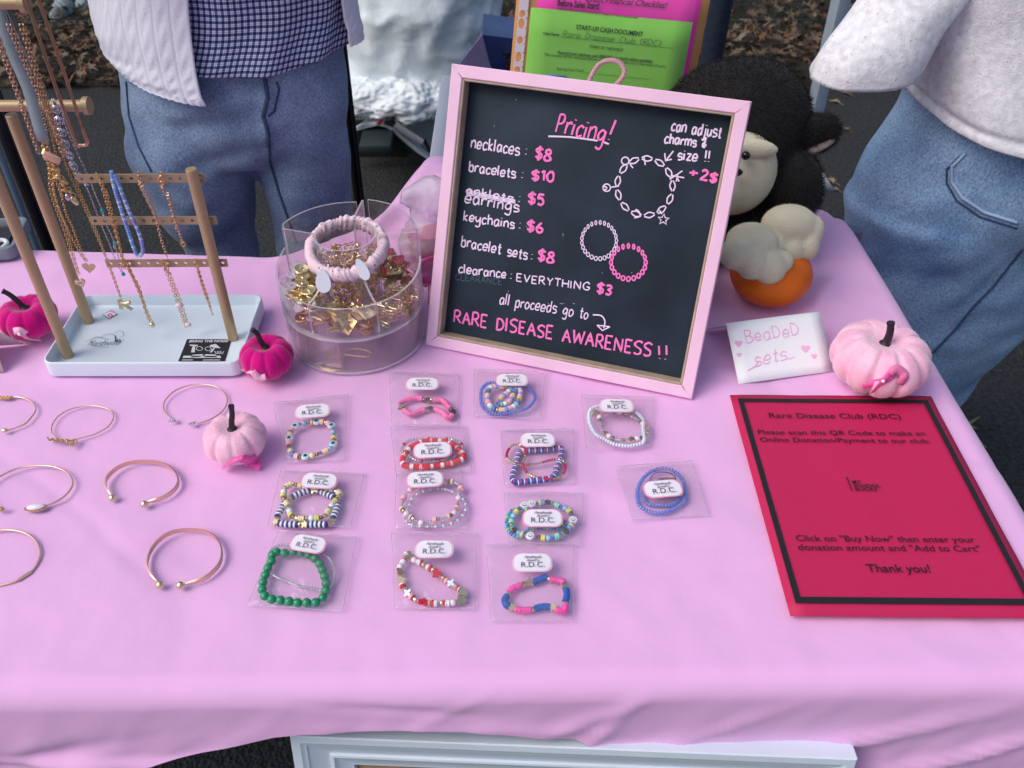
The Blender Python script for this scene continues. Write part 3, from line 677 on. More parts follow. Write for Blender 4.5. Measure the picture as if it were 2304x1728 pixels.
card, CP = tent_card('place_card', Vector((.2663, .7314, T)), cu, Vector((0, 0, 1))*math.cos(ln)+cn*math.sin(ln), .1126, .0695, 'white folded card lettered Beaded sets beside the largest pale pink pumpkin')
PK = mat('pale_pink_marker', srgb(246, 190, 226), .6); mb = MB(); Z2 = 2.934
def C2(x, y): return (1550+x/Z2, 550+y/Z2)
CP.text(mb, 'BeaDeD', C2(378, 650), C2(728, 598), C2(362, 566), .00062, lift=.0016, jit=.06, seed=4)
mb.build('lettering', PK, card); mb = MB(); CP.text(mb, 'sets', C2(432, 806), C2(640, 760), C2(425, 715), .00062, lift=.0016, slant=.3, seed=4)
CP.stroke(mb, [C2(384, 834), C2(430, 806), C2(460, 770)], .0006, lift=.0014); CP.stroke(mb, [C2(640, 752), C2(665, 756), C2(694, 742)], .0006, lift=.0014)
mb.build('lettering', PK, card); mb = MB()
for x, y, s in [(325, 655, 26), (328, 728, 17), (766, 688, 30), (822, 738, 20)]:
    hp = []
    for k in range(14):
        t = k*2*math.pi/14; hp.append(C2(x+s*math.sin(t)**3+ s*.25*math.cos(t)*.2, y-s*(.8*math.cos(t)-.32*math.cos(2*t)-.12*math.cos(3*t))))
    a = [CP.P(*CP.uv(*q), .0014) for q in hp]; mb.add([sum(a, Vector())/14]+a, [(0, k+1, (k+1) % 14+1) for k in range(14)]); mb.build('heart', PK, card); mb = MB()
# card at the left edge, seen from behind its fold
p0 = at(8, 836, T+.0006); p1 = at(54, 774, T+.0006); q = aty(-6, 705, (p0.y+p1.y)/2)
u_ = Vector((1, .25, 0)).normalized(); f_ = p0; ridge = Vector(((p0.x+p1.x)/2-.012, (p0.y+p1.y)/2, T+.043)); vv = ridge-f_
t = thing('place_card', (p0.x-.04, p0.y, T), 'cream folded card cut off by the left edge of the photo', 'place card', 'folded place cards')
CREAM = mat('cream_card', srgb(244, 226, 222), .6); back = Vector((-.10, -.012, 0))
for nm, e in (('front_panel', f_), ('back_panel', p1)):
    b = MB().grid([[e+back*k/3, (e+ridge)*.5+back*k/3, ridge+back*k/3] for k in range(4)]).build(nm, CREAM, t, angle=180); b.modifiers.new('s', 'SOLIDIFY').thickness = .0006

# ================================================================ PAPERS BEHIND THE BOARD
yp = 1.19
def PG(x, y, dy=0): return aty(1100+x/Zg, y/Zg, yp+dy)
# plane leaning a little backwards
a0 = PG(350, 60); a1 = PG(1690, 185); dn = (PG(255, 600)-a0)
pu = (a1-a0).normalized(); pvv = Vector((0, .16, 1)); pvv = (pvv-pu*pvv.dot(pu)).normalized(); LP = Plane(a0, pu, pvv)
if LP.n.y > 0: LP.n = -LP.n
def lpuv(x, y): return LP.uv(1100+x/Zg, y/Zg)
bot = (T+.012-a0.z)/pvv.z
def paper(parent, name, m, u0, v0, u1, v1, lift, wav=.001):
    P = [[LP.P(u0+(u1-u0)*i/8, v0+(v1-v0)*j/8, lift+wav*math.sin(i*.7+j*.4)) for i in range(9)] for j in range(9)]
    ob = MB().grid(P).build(name, m, parent, angle=30); ob.modifiers.new('s', 'SOLIDIFY').thickness = .0004; return ob
TAN = mat('manila', srgb(206, 150, 92), .7, var=.05, vscale=30)
fol = thing('paper_folder', LP.P(.1, bot), 'tan folder leaning upright behind the board', 'folder')
paper(fol, 'back_board', TAN, lpuv(255, 0)[0]-.004, bot, lpuv(1835, 60)[0], .045, -.006, 0)
sl_ = thing('sheet_protector', LP.P(0, bot), 'clear plastic sleeve with a white punched strip in front of the tan folder', 'plastic sleeve')
x0, x1 = lpuv(253, 0)[0], lpuv(338, 60)[0]-.0015
WST = mat('milky_strip', srgb(222, 214, 226), .5)
mb = MB(); holes = [lpuv(290, 118)[1], lpuv(275, 197)[1], lpuv(250, 335)[1], lpuv(225, 474)[1], lpuv(207, 580)[1]]
xc = (x0+x1)/2-.001; hw = .0042; ys = [bot]+sum([[h-(.0046 if k % 2 == 0 else .0064), h+(.0046 if k % 2 == 0 else .0064)] for k, h in enumerate(holes[::-1])], [])+[.045]
for k in range(0, len(ys)-1):
    if k % 2 == 0: mb.add([LP.P(x0, ys[k], -.003), LP.P(x1, ys[k], -.003), LP.P(x1, ys[k+1], -.003), LP.P(x0, ys[k+1], -.003)], [(0, 1, 2, 3)])
    else:
        c, hh = (ys[k]+ys[k+1])/2, (ys[k+1]-ys[k])/2; n = 16; ring = [(xc+hw*math.cos(2*math.pi*i/n), c+hh*math.sin(2*math.pi*i/n)) for i in range(n)]; out = []
        for (x, y) in ring:
            dx, dy = x-xc, y-c; s = min(((x1 if dx > 0 else x0)-xc)/dx if abs(dx) > 1e-7 else 9e9, (hh if dy > 0 else -hh)/dy if abs(dy) > 1e-7 else 9e9); out.append((xc+dx*s, c+dy*s))
        mb.add([LP.P(*q, -.003) for q in ring+out], [(i, (i+1) % n, n+(i+1) % n, n+i) for i in range(n)])
        for cx2, cy2 in ((x0, ys[k]), (x1, ys[k]), (x0, ys[k+1]), (x1, ys[k+1])): pass
mb.build('punched_strip', WST, sl_, angle=180)
CLR = film('sleeve_film', tint=(.97, .97, .97), gloss=.03, rough=.1, bump=.3, bscale=20)
mb = MB().grid([[LP.P(x1+(lpuv(1705, 90)[0]-x1)*i/6, bot+(.04-bot)*j/6, .0035+.001*math.sin(i+j)) for i in range(7)] for j in range(7)]); mb.build('clear_front', CLR, sl_, angle=180)
HP = mat('hot_pink_paper', srgb(255, 62, 190), .7, var=.03, vscale=40); GR = mat('lime_paper', srgb(146, 226, 92), .7, var=.03, vscale=30)
pk = thing('checklist_paper', LP.P(.1, bot), 'hot pink checklist paper behind the lime green form', 'paper sheet')
paper(pk, 'paper', HP, lpuv(400, 0)[0], bot, lpuv(1765, 0)[0], .032, -.001, .0006)
gp = None; mb = MB(); DK = mat('toner', (.03, .02, .03), .6); DG = mat('toner_green', srgb(40, 70, 30), .6)
def ptext(mb, txt, a, b, h, lift, **kw):
    mb = MB(); A, B_ = lpuv(*a), lpuv(*b); printed(mb, txt, LP, A[0], A[1], math.hypot(B_[0]-A[0], B_[1]-A[1]), h, lift=lift, rot=math.atan2(B_[1]-A[1], B_[0]-A[0]), **kw); mb.build('printed_line', DK if gp is None else DG, pk if gp is None else gp)
ptext(mb, 'Before Sales Start!', (566, 45), (910, 75), .008, .0016, bold=.03)
ptext(mb, 'Event Financial Checklist!', (800, 8), (1475, 68), .008, .0016, shear=.35, bold=.01)
ptext(mb, 'Advisor fills out this form and keeps it in the club binder', (560, 78), (1240, 155), .003, .0016)
gp = thing('cash_form', LP.P(.1, bot), 'lime green start-up cash form standing in front of the pink checklist', 'paper sheet')
g0, g1 = lpuv(350, 60), lpuv(1690, 185)
paper(gp, 'paper', GR, g0[0], bot, g1[0], min(g0[1], g1[1])+.0, .0012, .0004)
mb = MB(); L1 = .0024
ptext(mb, 'START-UP CASH DOCUMENT', (720, 238), (1272, 298), .0058, L1, bold=.02); ptext(mb, 'Club Name', (448, 284), (580, 296), .0035, L1, bold=.02)
ptext(mb, 'START OF THE EVENT', (832, 392), (1112, 424), .0036, L1, bold=.01)
ptext(mb, 'Record your start-up cash BEFORE you begin selling anything.', (570, 440), (1356, 515), .0036, L1, bold=.02)
ptext(mb, 'This money will be removed before turning in cash at the end of the event (7 p.m.)', (456, 458), (1460, 558), .0036, L1)
ptext(mb, 'Starting Cash Total:', (560, 575), (785, 595), .0036, L1)
def gl(p, q, r=.0002): LP.stroke(mb, [(1100+p[0]/Zg, p[1]/Zg), (1100+q[0]/Zg, q[1]/Zg)], r, sm=0, lift=L1, n=4)
gl((595, 303), (1525, 398)); gl((795, 600), (1322, 655)); gl((570, 447), (1356, 520))
mb.build('ruled_lines', DG, gp)
mb = MB(); LP.text(mb, 'Rare Disease Club (RDC)', (1100+612/Zg, 300/Zg), (1100+1415/Zg, 380/Zg), (1100+612/Zg, 250/Zg), .0003, lift=L1, jit=.05, slant=.1); mb.build('handwriting', mat('pen_ink', srgb(84, 120, 60), .6), gp); mb = MB(); LP.text(mb, '$', (1100+845/Zg, 605/Zg), (1100+865/Zg, 607/Zg), (1100+845/Zg, 565/Zg), .0003, lift=L1)
mb.build('handwriting', mat('pen_ink', srgb(84, 120, 60), .6), gp)
bc = thing('blue_card', aty(1240, 176, yp-.02), 'corner of a small blue card showing above the board', 'card')
mb = MB(); a = [aty(1100+x/Zg, y/Zg, yp-.015) for x, y in [(480, 612), (560, 622), (640, 630), (665, 655)]]; a += [a[-1]+Vector((0, 0, -.05)), a[0]+Vector((0, 0, -.05))]
mb.add(a, [tuple(range(6))]); ob = mb.build('front', mat('blue_print', srgb(60, 120, 190), .5), bc, loc=a[0]); ob.modifiers.new('s', 'SOLIDIFY').thickness = .001
# the thing the papers lean on
bx = thing('cash_box', (.16, 1.25, T), 'grey cash box that the folder leans against, hidden behind the papers', 'box')
MB().bbox((.16, 1.262, T+.03), (.11, .045, .035), .004).build('case', mat('grey_enamel', (.12, .13, .14), .4), bx)
# ================================================================ NECKLACE AND EARRING STAND
TAUPE = mat('champagne_metal', srgb(180, 156, 120), .42, .3, bump=.12, bscale=500, bdist=.0004)
p1 = at(149, 789, T+.012); p2 = at(196, 712, T+.012); p3 = at(522, 750, T+.012)
stand = thing('jewelry_stand', (-.39, .84, T), 'white tray stand with champagne coloured posts, a necklace bar and perforated earring bars', 'jewelry stand')
def rrect(w, h, r, n=6):
    P = []
    for cx2, cy2, a in ((w-r, h-r, 0), (-w+r, h-r, 1), (-w+r, -h+r, 2), (w-r, -h+r, 3)):
        for k in range(n+1): t = (a+k/n)*math.pi/2; P.append((cx2+r*math.cos(t), cy2+r*math.sin(t)))
    return P
def tray(name, c, w, h, r, H, wall, m, parent, rot=0):
    prof = [(0, 0), (0, H-.0015), (-.0006, H-.0003), (-.0015, H), (-wall+.0008, H), (-wall, H-.001), (-wall-.0015, .005), (-wall-.004, .0035)]
    mb = MB(); loops = []; M = Matrix.Rotation(rot, 3, 'Z')
    for d, z in prof:
        q = rrect(w+d, h+d, max(.001, r+d), 8); loops.append([Vector(c)+M@Vector((x, y, z)) for x, y in q])
    n = len(loops[0]); vs = [p for L in loops for p in L]; fs = [(i*n+k, i*n+(k+1) % n, (i+1)*n+(k+1) % n, (i+1)*n+k) for i in range(len(loops)-1) for k in range(n)]
    fs += [tuple(range(n))[::-1], tuple((len(loops)-1)*n+k for k in range(n))]; mb.add(vs, fs); return mb.build(name, m, parent, angle=50)
TRAYM = mat('tray_enamel', srgb(216, 228, 238), .4, bump=.1, bscale=60, bdist=.0008)
TC = (-.3845, .8185, T+.0005); tray('tray', TC, .1075, .0655, .012, .0185, .0028, TRAYM, stand, -.01)
PR = .0058
def post(p, top):
    ob = MB().tube([(p.x, p.y, T+.0042), (p.x, p.y, T+top)], PR, 24).lathe([(0, top+T+.001), (PR*.9, top+T+.001), (PR, top+T)], (p.x, p.y, 0), 24).build('post', TAUPE, stand); return ob
post(p1, .385); post(p2, .258); post(p3, .2159)
# necklace bar on the rear post, higher bar on the front post
def hbar(z, y, x0, x1, r, name):
    mb = MB().tube([(x0, y, z), (x1, y, z)], r, 20); mb.tube([(x1-.001, y, z), (x1+.0045, y, z)], r*1.55, 24); mb.tube([(x0-.0045, y, z), (x0+.001, y, z)], r*1.55, 24); return mb.build(name, TAUPE, stand)
zb = aty(120, 236, p2.y).z; xb = aty(195, 240, p2.y).x
hbar(zb, p2.y-.002, xb-.175, xb, .0056, 'necklace_bar')
hbar(T+.385, p1.y, xb-.16, xb+.004, .0056, 'necklace_bar')
# perforated earring bars
yb = p3.y+.0065
def earbar(pa, pb, n=13):
    a, b = aty(*pa, yb), aty(*pb, yb); hgt = .0092; z = (a.z+b.z)/2; a.z = b.z = z; L = b.x-a.x; t = .0018
    mb = MB(); r = .0020; cell = L/n
    for s in (0, 1):
        y = yb-t/2+s*t
        for k in range(n):
            cx2 = a.x+cell*(k+.5); m = 12; ring = [(cx2+r*math.cos(2*math.pi*i/m), z+r*math.sin(2*math.pi*i/m)) for i in range(m)]; out = []
            for (x, zz) in ring:
                dx, dz = x-cx2, zz-z; sc = min((cell/2)/abs(dx) if abs(dx) > 1e-7 else 9e9, (hgt/2)/abs(dz) if abs(dz) > 1e-7 else 9e9); out.append((cx2+dx*sc, z+dz*sc))
            # corners
            cs = [(cx2+cell/2, z+hgt/2), (cx2-cell/2, z+hgt/2), (cx2-cell/2, z-hgt/2), (cx2+cell/2, z-hgt/2)]
            vs = [(x, y, q) for x, q in ring+out+cs]; fs = [(i, (i+1) % m, m+(i+1) % m, m+i) for i in range(m)]
            for ci, cc in enumerate(cs):
                ang = math.atan2(cc[1]-z, cc[0]-cx2) % (2*math.pi); i = int(ang/(2*math.pi/m)) % m; fs.append((m+i, m+(i+1) % m, 2*m+ci))
            mb.add(vs, fs)
            if s == 0: mb.add([(x, yb-t/2, q) for x, q in ring]+[(x, yb+t/2, q) for x, q in ring], [(i, (i+1) % m, m+(i+1) % m, m+i) for i in range(m)])
    x0, x1 = a.x, b.x; z0, z1 = z-hgt/2, z+hgt/2
    mb.add([(x0, yb-t/2, z0), (x1, yb-t/2, z0), (x1, yb-t/2, z1), (x0, yb-t/2, z1), (x0, yb+t/2, z0), (x1, yb+t/2, z0), (x1, yb+t/2, z1), (x0, yb+t/2, z1)], [(0, 1, 5, 4), (3, 2, 6, 7), (0, 3, 7, 4), (1, 2, 6, 5)])
    mb.build('perforated_bar', TAUPE, stand, angle=20); return z
Zbar = [earbar((175, 405), (461, 397)), earbar((205, 500), (487, 492)), earbar((240, 596), (511, 588))]
# stickers on the tray floor
TP = Plane(Vector((0, 0, T+.0046)), Vector((1, 0, 0)), Vector((0, 1, 0))); ZS = 3.687
def C4(x, y): return (x/ZS, 400+y/ZS)
def flat_sticker(pts, m, name='sticker', lift=0, parent=stand):
    a = [TP.P(*TP.uv(*C4(*q)), lift) for q in pts]; return MB().add(a, [tuple(range(len(a)))]).build(name, m, parent, smooth=False)
flat_sticker([(1478, 1522), (1865, 1522), (1922, 1338), (1552, 1338)], BLACK); WP = mat('white_print', (.62, .65, .68), .6)
mb = MB(); A, B_ = TP.uv(*C4(1568, 1366)), TP.uv(*C4(1890, 1366)); printed(mb, 'BRING THE NOIZE', TP, A[0], A[1], B_[0]-A[0], .0042, lift=.0003, bold=.04)
for x, y, w_, h_ in [(1515, 1496, 320, 18), (1505, 1516, 100, 6), (1680, 1516, 150, 6)]:
    a = [TP.P(*TP.uv(*C4(*q)), .0003) for q in [(x, y), (x+w_, y), (x+w_-8, y-h_), (x+8, y-h_)]]; mb.add(a, [(0, 1, 2, 3)])
r5 = random.Random(8)
for poly in [[(1575, 1385), (1640, 1388), (1642, 1400), (1575, 1396)], [(1597, 1400), (1620, 1400), (1616, 1450), (1585, 1450)], [(1740, 1390), (1790, 1380), (1832, 1415), (1780, 1412), (1745, 1402)], [(1770, 1415), (1785, 1415), (1755, 1452), (1740, 1448)],
             [(1600, 1470), (1690, 1464), (1660, 1488), (1580, 1490)], [(1705, 1465), (1790, 1468), (1800, 1490), (1690, 1490)]]:
    a = [TP.P(*TP.uv(*C4(*q)), .0003) for q in poly]; mb.add(a, [tuple(range(len(a)))])
for c in [(1655, 1418), (1728, 1420)]: TP.stroke(mb, [C4(c[0]+26*math.cos(k), c[1]+16*math.sin(k)) for k in range(6)], .0004, closed=True, lift=.0003)
for k in range(3): TP.stroke(mb, [C4(1780+k*22, 1440), C4(1800+k*22, 1462), C4(1812+k*22, 1440)], .0004, lift=.0003)
mb.build('sticker_print', WP, stand)
CLS = film('clear_sticker', tint=(.98, .98, .98), gloss=.0, rough=.2, bump=0, white=.10)
mb = MB(); DKB = mat('navy_print', srgb(44, 58, 84), .6)
TP.text(mb, 'Nashville', C4(725, 1396), C4(985, 1388), C4(725, 1352), .00028, slant=.35, jit=.05, seed=2)
TP.stroke(mb, [C4(800, 1403), C4(860, 1406), C4(905, 1410)], .0002)
for st in [[(720, 1360), (770, 1335), (840, 1330), (900, 1345)], [(840, 1326), (880, 1300), (940, 1302), (960, 1330)], [(950, 1290), (985, 1270), (1020, 1280), (1025, 1310), (990, 1330)], [(760, 1340), (800, 1320), (845, 1326)], [(955, 1340), (990, 1362), (1032, 1340)]]:
    TP.stroke(mb, [C4(*q) for q in st], .0002)
TP.stroke(mb, [C4(985+12*math.cos(k), 1352+9*math.sin(k)) for k in range(6)], .0005, closed=True)
TP.stroke(mb, [C4(955, 1310), C4(962, 1360)], .0006)
mb.build('sticker_lettering', DKB, stand)
flat_sticker([(850, 1136), (926, 1094), (976, 1132), (905, 1172)], mat('sticker_edge', srgb(110, 90, 105), .5))
flat_sticker([(858, 1136), (926, 1100), (968, 1132), (905, 1166)], mat('sticker_pink_white', srgb(240, 224, 236), .5), 'sticker_face', .0002)
mb = MB(); TP.stroke(mb, [C4(915+16*math.cos(k), 1142+11*math.sin(k)) for k in range(6)], .0008, closed=True, lift=.0004); TP.stroke(mb, [C4(905, 1108), C4(925, 1112), C4(945, 1120)], .0006, lift=.0004)
mb.build('sticker_motif', mat('sticker_rose', srgb(216, 110, 150), .5), stand)

# ---------------------------------------------------------------- chains and pendants
def link_chain(mb, path, pitch=.0030, w=.0011, r=.00032, m=0, seg=8):
    P = [Vector(p) for p in path]; L = [0]
    for a, b in zip(P, P[1:]): L.append(L[-1]+(b-a).length)
    n = max(2, int(L[-1]/pitch)); j = 0
    for k in range(n):
        s = (k+.5)*L[-1]/n
        while j < len(L)-2 and L[j+1] < s: j += 1
        t = (s-L[j])/max(1e-9, L[j+1]-L[j]); c = P[j].lerp(P[j+1], t); d = (P[j+1]-P[j]).normalized(); a, b = frame(d)
        if k % 2: a, b = b, -a
        a = (a+b*.5).normalized(); hl = pitch*.72
        ring = [c+d*(hl*math.cos(2*math.pi*q/seg))+a*(w*math.sin(2*math.pi*q/seg)) for q in range(seg)]
        mb.tube(ring, r, 4, closed=True, m=m)
    return mb
def heart2d(s, n=24):
    return [(s*.0625*16*math.sin(t)**3*.5, s*.0625*(13*math.cos(t)-5*math.cos(2*t)-2*math.cos(3*t)-math.cos(4*t))*.5) for t in [2*math.pi*k/n for k in range(n)]][::-1]
def hang(px, py, y): return aty(px, py, y)
NG = 'necklaces hanging from the tall bars'
def necklace(label, m, pts_list, y, pend=None, pitch=.0030, w=.0011, r=.00032, cat_='necklace', name='necklace', group=NG, z_off=0):
    """pts_list: list of strands, each a list of photo points in the upright plane y (or (px,py,y))"""
    S_ = [[hang(q[0], q[1], q[2] if len(q) > 2 else y) for q in st] for st in pts_list]
    t = thing(name, S_[0][0], label, cat_, group); mb = MB()
    for s in S_: link_chain(mb, cat(s, 6) if len(s) > 2 else s, pitch, w, r)
    c = mb.build('chain', m, t); 
    if pend: pend(t)
    return t
yN = p2.y-.010; yF = p1.y-.010
Z7 = 4.046
def Q(x, y): return (40+x/Z7, 330+y/Z7)      # close view of the necklaces
def pendant(t, c, name, outline, m, thick=.0012, rot=0, rx=0.0):
    M = Matrix.Rotation(math.radians(90)+rx, 3, 'X')@Matrix.Rotation(rot, 3, 'Z'); mb = MB().prism(outline, -thick/2, thick/2, M, c)
    ob = mb.build(name, m, t, angle=30, loc=c); b = ob.modifiers.new('b', 'BEVEL'); b.width = .0003; b.segments = 2; return ob
def p_w(t):
    c = hang(181, 636, yN); pendant(t, c, 'heart_pendant', heart2d(.0125), GOLD, .0012, .2)
    pendant(t, c+Vector((0, -.0008, 0)), 'heart_inlay', heart2d(.0102), mat('cream_enamel', srgb(232, 214, 205), .35), .0006, .2)
    PLw = Plane(c+Vector((0, -.0012, 0)), Vector((1, 0, .1)), Vector((-.1, 0, 1))); PLw.n = Vector((0, -1, 0)); mb = MB(); write(mb, 'W', c+Vector((-.0028, -.0014, -.0015)), PLw.u, PLw.v, .0055, .0038, .00045); mb.build('letter', GOLD, t)
necklace('gold chain necklace with a cream heart pendant lettered W', GOLD, [[(62, 190), (80, 260), (108, 368), Q(300, 420), Q(420, 760), Q(545, 1160)], [(66, 190), (86, 260), (118, 365), Q(330, 420), Q(440, 740), Q(500, 960), Q(560, 1160)]], yN, p_w)
def p_h(t): pendant(t, hang(200, 602, yN-.004), 'heart_pendant', heart2d(.0145), PGOLD, .0014, -.15)
necklace('gold chain necklace with a plain pale gold heart pendant', GOLD, [[(52, 190), (100, 330), Q(345, 480), Q(450, 740), Q(560, 960), Q(620, 1040)], [(92, 215), (122, 330), Q(420, 540), Q(500, 740), Q(580, 960), Q(632, 1040)]], yN-.004, p_h)
def cactus(t):
    c = hang(280, 685, yN-.002)
    mb = MB().tube(cat([(-.0035, 0, .006), (-.004, 0, 0), (-.0045, 0, -.006)], 4), .0028, 10, flat=.6, up=Vector((0, 1, 0))); mb.tube(cat([(-.004, 0, .002), (.002, 0, .0015), (.007, 0, .003)], 4), .0024, 10); mb.tube([(0, 0, 0), (.003, 0, -.004), (.0065, 0, -.0075)], .0020, 10)
    o_ = MB(); o_.v = [tuple(Vector(v)+c) for v in mb.v]; o_.f = mb.f; o_.m = mb.m; o_.build('cactus_pendant', PGOLD, t, loc=c)
necklace('long gold chain necklace with a small branched pale gold pendant over the tray', GOLD, [[(95, 218), (125, 310), Q(470, 120), Q(560, 400), Q(700, 720), Q(820, 1060), Q(940, 1385)], [(104, 218), (135, 310), Q(420, 120), Q(530, 380), Q(610, 560), Q(740, 860), Q(850, 1120), Q(942, 1385)]], yN-.002, cactus)
def charms(t):
    r = random.Random(4); mb = MB()
    for k in range(26):
        f = k/25; c = hang(40+(250+250*f)/Z7+r.uniform(-7, 7), 330+(60+430*f)/Z7+r.uniform(-5, 5), yN-.008+r.uniform(-.004, .004))
        if k % 4 == 0: mb.bbox(c, (.0016, .0009, .0032), .0005, Quaternion((r.random(), r.random(), r.random(), r.random())).normalized().to_matrix())
        elif k % 4 == 1: mb.ball(c, .0018, 8)
        else: mb.tube([c+Vector((.0026*math.cos(q), .001*math.sin(2*q), .0034*math.sin(q))) for q in [i*math.pi/5 for i in range(10)]], .0005, 5, closed=True)
    ob = mb.build('charm_cluster', GOLD, t); ob['kind'] = 'stuff'
    c = hang(168, 452, yN-.01); MB().ball(c, .0055, 14, sc=(.55, .5, 1), M=Matrix.Rotation(-.35, 3, 'Y')).build('drop_charm', PGOLD, t); MB().ball(c+Vector((-.006, 0, .004)), .004, 14, sc=(.6, .5, 1)).build('drop_charm', SILV, t)
    c = hang(40+310/Z7, 330+100/Z7, yN-.012); MB().bbox(c, (.0085, .0018, .0042), .0018, Matrix.Rotation(.55, 3, 'Y')).build('clear_charm', mat('peach_resin', srgb(216, 170, 150), .2, spec=.6), t)
necklace('crowded rose gold charm necklace with a cluster of charms beside the rear post', ROSE, [[(82, 218), (96, 290), Q(230, 60), Q(330, 260), Q(400, 460)], [(86, 218), (104, 290), Q(280, 60), Q(380, 280), Q(470, 480)]], yN-.006, charms)
def blue_drops(t):
    BT = mat('teal_stone', srgb(40, 160, 180), .25)
    for x, y in [(770, 580), (885, 878), (960, 1160)]: MB().ball(hang(*Q(x, y), yN-.006), .0024, 12, sc=(1, .7, 1)).build('teal_stone', BT, t)
    for x, y in [(775, 615), (878, 915)]: MB().ball(hang(*Q(x, y), yN-.006), .0024, 10, sc=(.45, .4, 1.2)).build('silver_drop', SILV, t)
necklace('silver wavy chain necklace with small teal stones', SILV, [[(138, 232), (150, 290), Q(600, 180), Q(660, 320), Q(720, 470), Q(770, 580), Q(790, 660), Q(820, 740), Q(850, 800), Q(880, 880), Q(910, 980), Q(935, 1080), Q(960, 1150)],
     [(128, 232), (140, 300), Q(560, 260), Q(640, 400), Q(740, 660), Q(840, 900), Q(900, 1060), Q(945, 1140)]], yN-.006, blue_drops, .0022, .0006, .00026)
necklace('chunky silver curb chain draped over the necklace bar', SILV, [[(118, 225), (126, 246), (134, 290), (150, 340), (170, 385), (190, 412)], [(122, 225), (130, 250), (138, 290), (154, 342), (176, 395), (196, 415)]], yN-.012, None, .0058, .0030, .00060)
# pieces hanging from the higher bar, nearer to the camera
def blurry(label, m, x0, y0, x1, y1, r, name='necklace', flat=1, mname='chain', yy=None):
    yy = yy or yF-.03; a, b = hang(x0, y0, yy), hang(x1, y1, yy); a2 = a+(a-b)*((T+.38-a.z)/max(.001, (a-b).z)); t = thing(name, a2, label, 'necklace', NG); mb = MB()
    for s in (-1, 1): link_chain(mb, [a2+Vector((s*r*.9, 0, 0)), b+Vector((s*r*.35, 0, 0))], .0036, r*.75, r*.32)
    mb.build(mname, m, t); return t
PEACH = mat('peach_metal', srgb(206, 168, 148), .4, .6)
blurry('out of focus peach coloured chain at the far left of the upper bar', PEACH, 4, 110, 88, 345, .0016)
blurry('out of focus peach coloured chain right of the blue grey ribbon', PEACH, 22, 60, 148, 345, .0016)
blurry('out of focus rose coloured chain passing just left of the silver chain', ROSE, 50, 60, 142, 350, .0016)
t = thing('ribbon', hang(10, 60, yF-.02), 'flat blue grey satin ribbon hanging behind the necklace bar', 'ribbon')
a, b = hang(0, 40, yF+.03), hang(100, 318, yF+.03); a = a+(a-b)*.35; mb = MB()
mb.grid([[a.lerp(b, k/12)+Vector((s*.0055+.001*math.sin(k), .0012*math.sin(k*.9)+abs(s)*.001, 0)) for k in range(13)] for s in (-1, 0, 1)]); ob = mb.build('band', mat('satin_blue', srgb(150, 166, 170), .35), t, angle=180); ob.modifiers.new('s', 'SOLIDIFY').thickness = .0006
t = thing('ribbon', hang(60, 60, yF), 'narrow dark green and white edged ribbon between two chains', 'ribbon')
a, b = hang(12, 0, yF+.02), hang(106, 212, yF+.02); a = a+(a-b)*.3
for k, (m_, off) in enumerate([(mat('satin_green', srgb(88, 104, 98), .5), 0), (mat('satin_white', srgb(200, 205, 210), .5), -.0024)]):
    MB().tube([a+Vector((off, -.001*k, 0)), b+Vector((off, -.001*k, 0))], .0017 if k == 0 else .0007, 8, flat=.4).build(['band', 'edge'][k], m_, t)
# long rose gold rectangular hook
yh = yF-.02; hp = [hang(x, y, yh) for x, y in [(72, -40), (112, 70), (150, 180), (186, 290), (196, 318), (193, 326), (180, 326), (170, 318), (120, 180), (60, 0), (48, -40)]]
t = thing('wire_hanger', hp[0], 'long rose gold wire loop hanging from the upper bar with a squared lower end', 'wire hanger')
MB().tube(cat(hp, 5), .0015, 10).build('wire', mat('copper_wire', srgb(206, 164, 138), .3, .85), t)

# ---------------------------------------------------------------- things on the earring bars
BG = 'bracelets hanging on the earring bars'; ye = yb-.006
def bar_chain(label, m, strands, pend=None, pitch=.0034, w=.0014, r=.00042): return necklace(label, m, strands, ye, pend, pitch, w, r, 'bracelet', 'chain_bracelet', BG)
def C1(x, y): return (x/ZS, y/ZS)
bar_chain('antique gold chain bracelet looped over the left end of the top earring bar', GOLD, [[C1(800, 1440), C1(830, 1500), C4(860, 120), C4(930, 360), C4(1000, 600), C4(1045, 760)], [C1(800, 1440), C1(850, 1540), C4(880, 120), C4(940, 330), C4(990, 560), C4(1035, 750)]])
bar_chain('rose gold chain bracelet with a tiny bow hanging from the middle of the top bar', ROSE, [[C1(1150, 1425), C1(1165, 1540), C4(1220, 180), C4(1290, 330), C4(1340, 520), C4(1390, 660)], [C1(1150, 1425), C1(1180, 1520), C4(1240, 200), C4(1300, 340)]],
          lambda t: MB().tube(cat([hang(*C4(x, y), ye-.003) for x, y in [(1150, 60), (1170, 35), (1190, 60), (1165, 80), (1195, 95)]], 4), .0008, 6).build('bow_charm', ROSE, t))
def clasp(t): MB().tube([hang(*C1(1335+22*math.cos(k), 1500+45*math.sin(k)), ye-.003) for k in [i*.7 for i in range(9)]], .0007, 6, closed=True).build('clasp', ROSE, t); MB().tube([hang(*C4(1520+18*math.cos(k), 550+20*math.sin(k)), ye-.003) for k in [i*.7 for i in range(9)]], .0006, 6, closed=True).build('end_ring', GOLD, t)
bar_chain('rose gold curb chain bracelet with a lobster clasp near the right post', ROSE, [[C1(1335, 1430), C1(1365, 1600), C4(1400, 150), C4(1440, 320), C4(1480, 430), C4(1515, 540)], [C1(1330, 1430), C1(1355, 1590), C4(1390, 150), C4(1430, 300), C4(1470, 440)]], clasp)
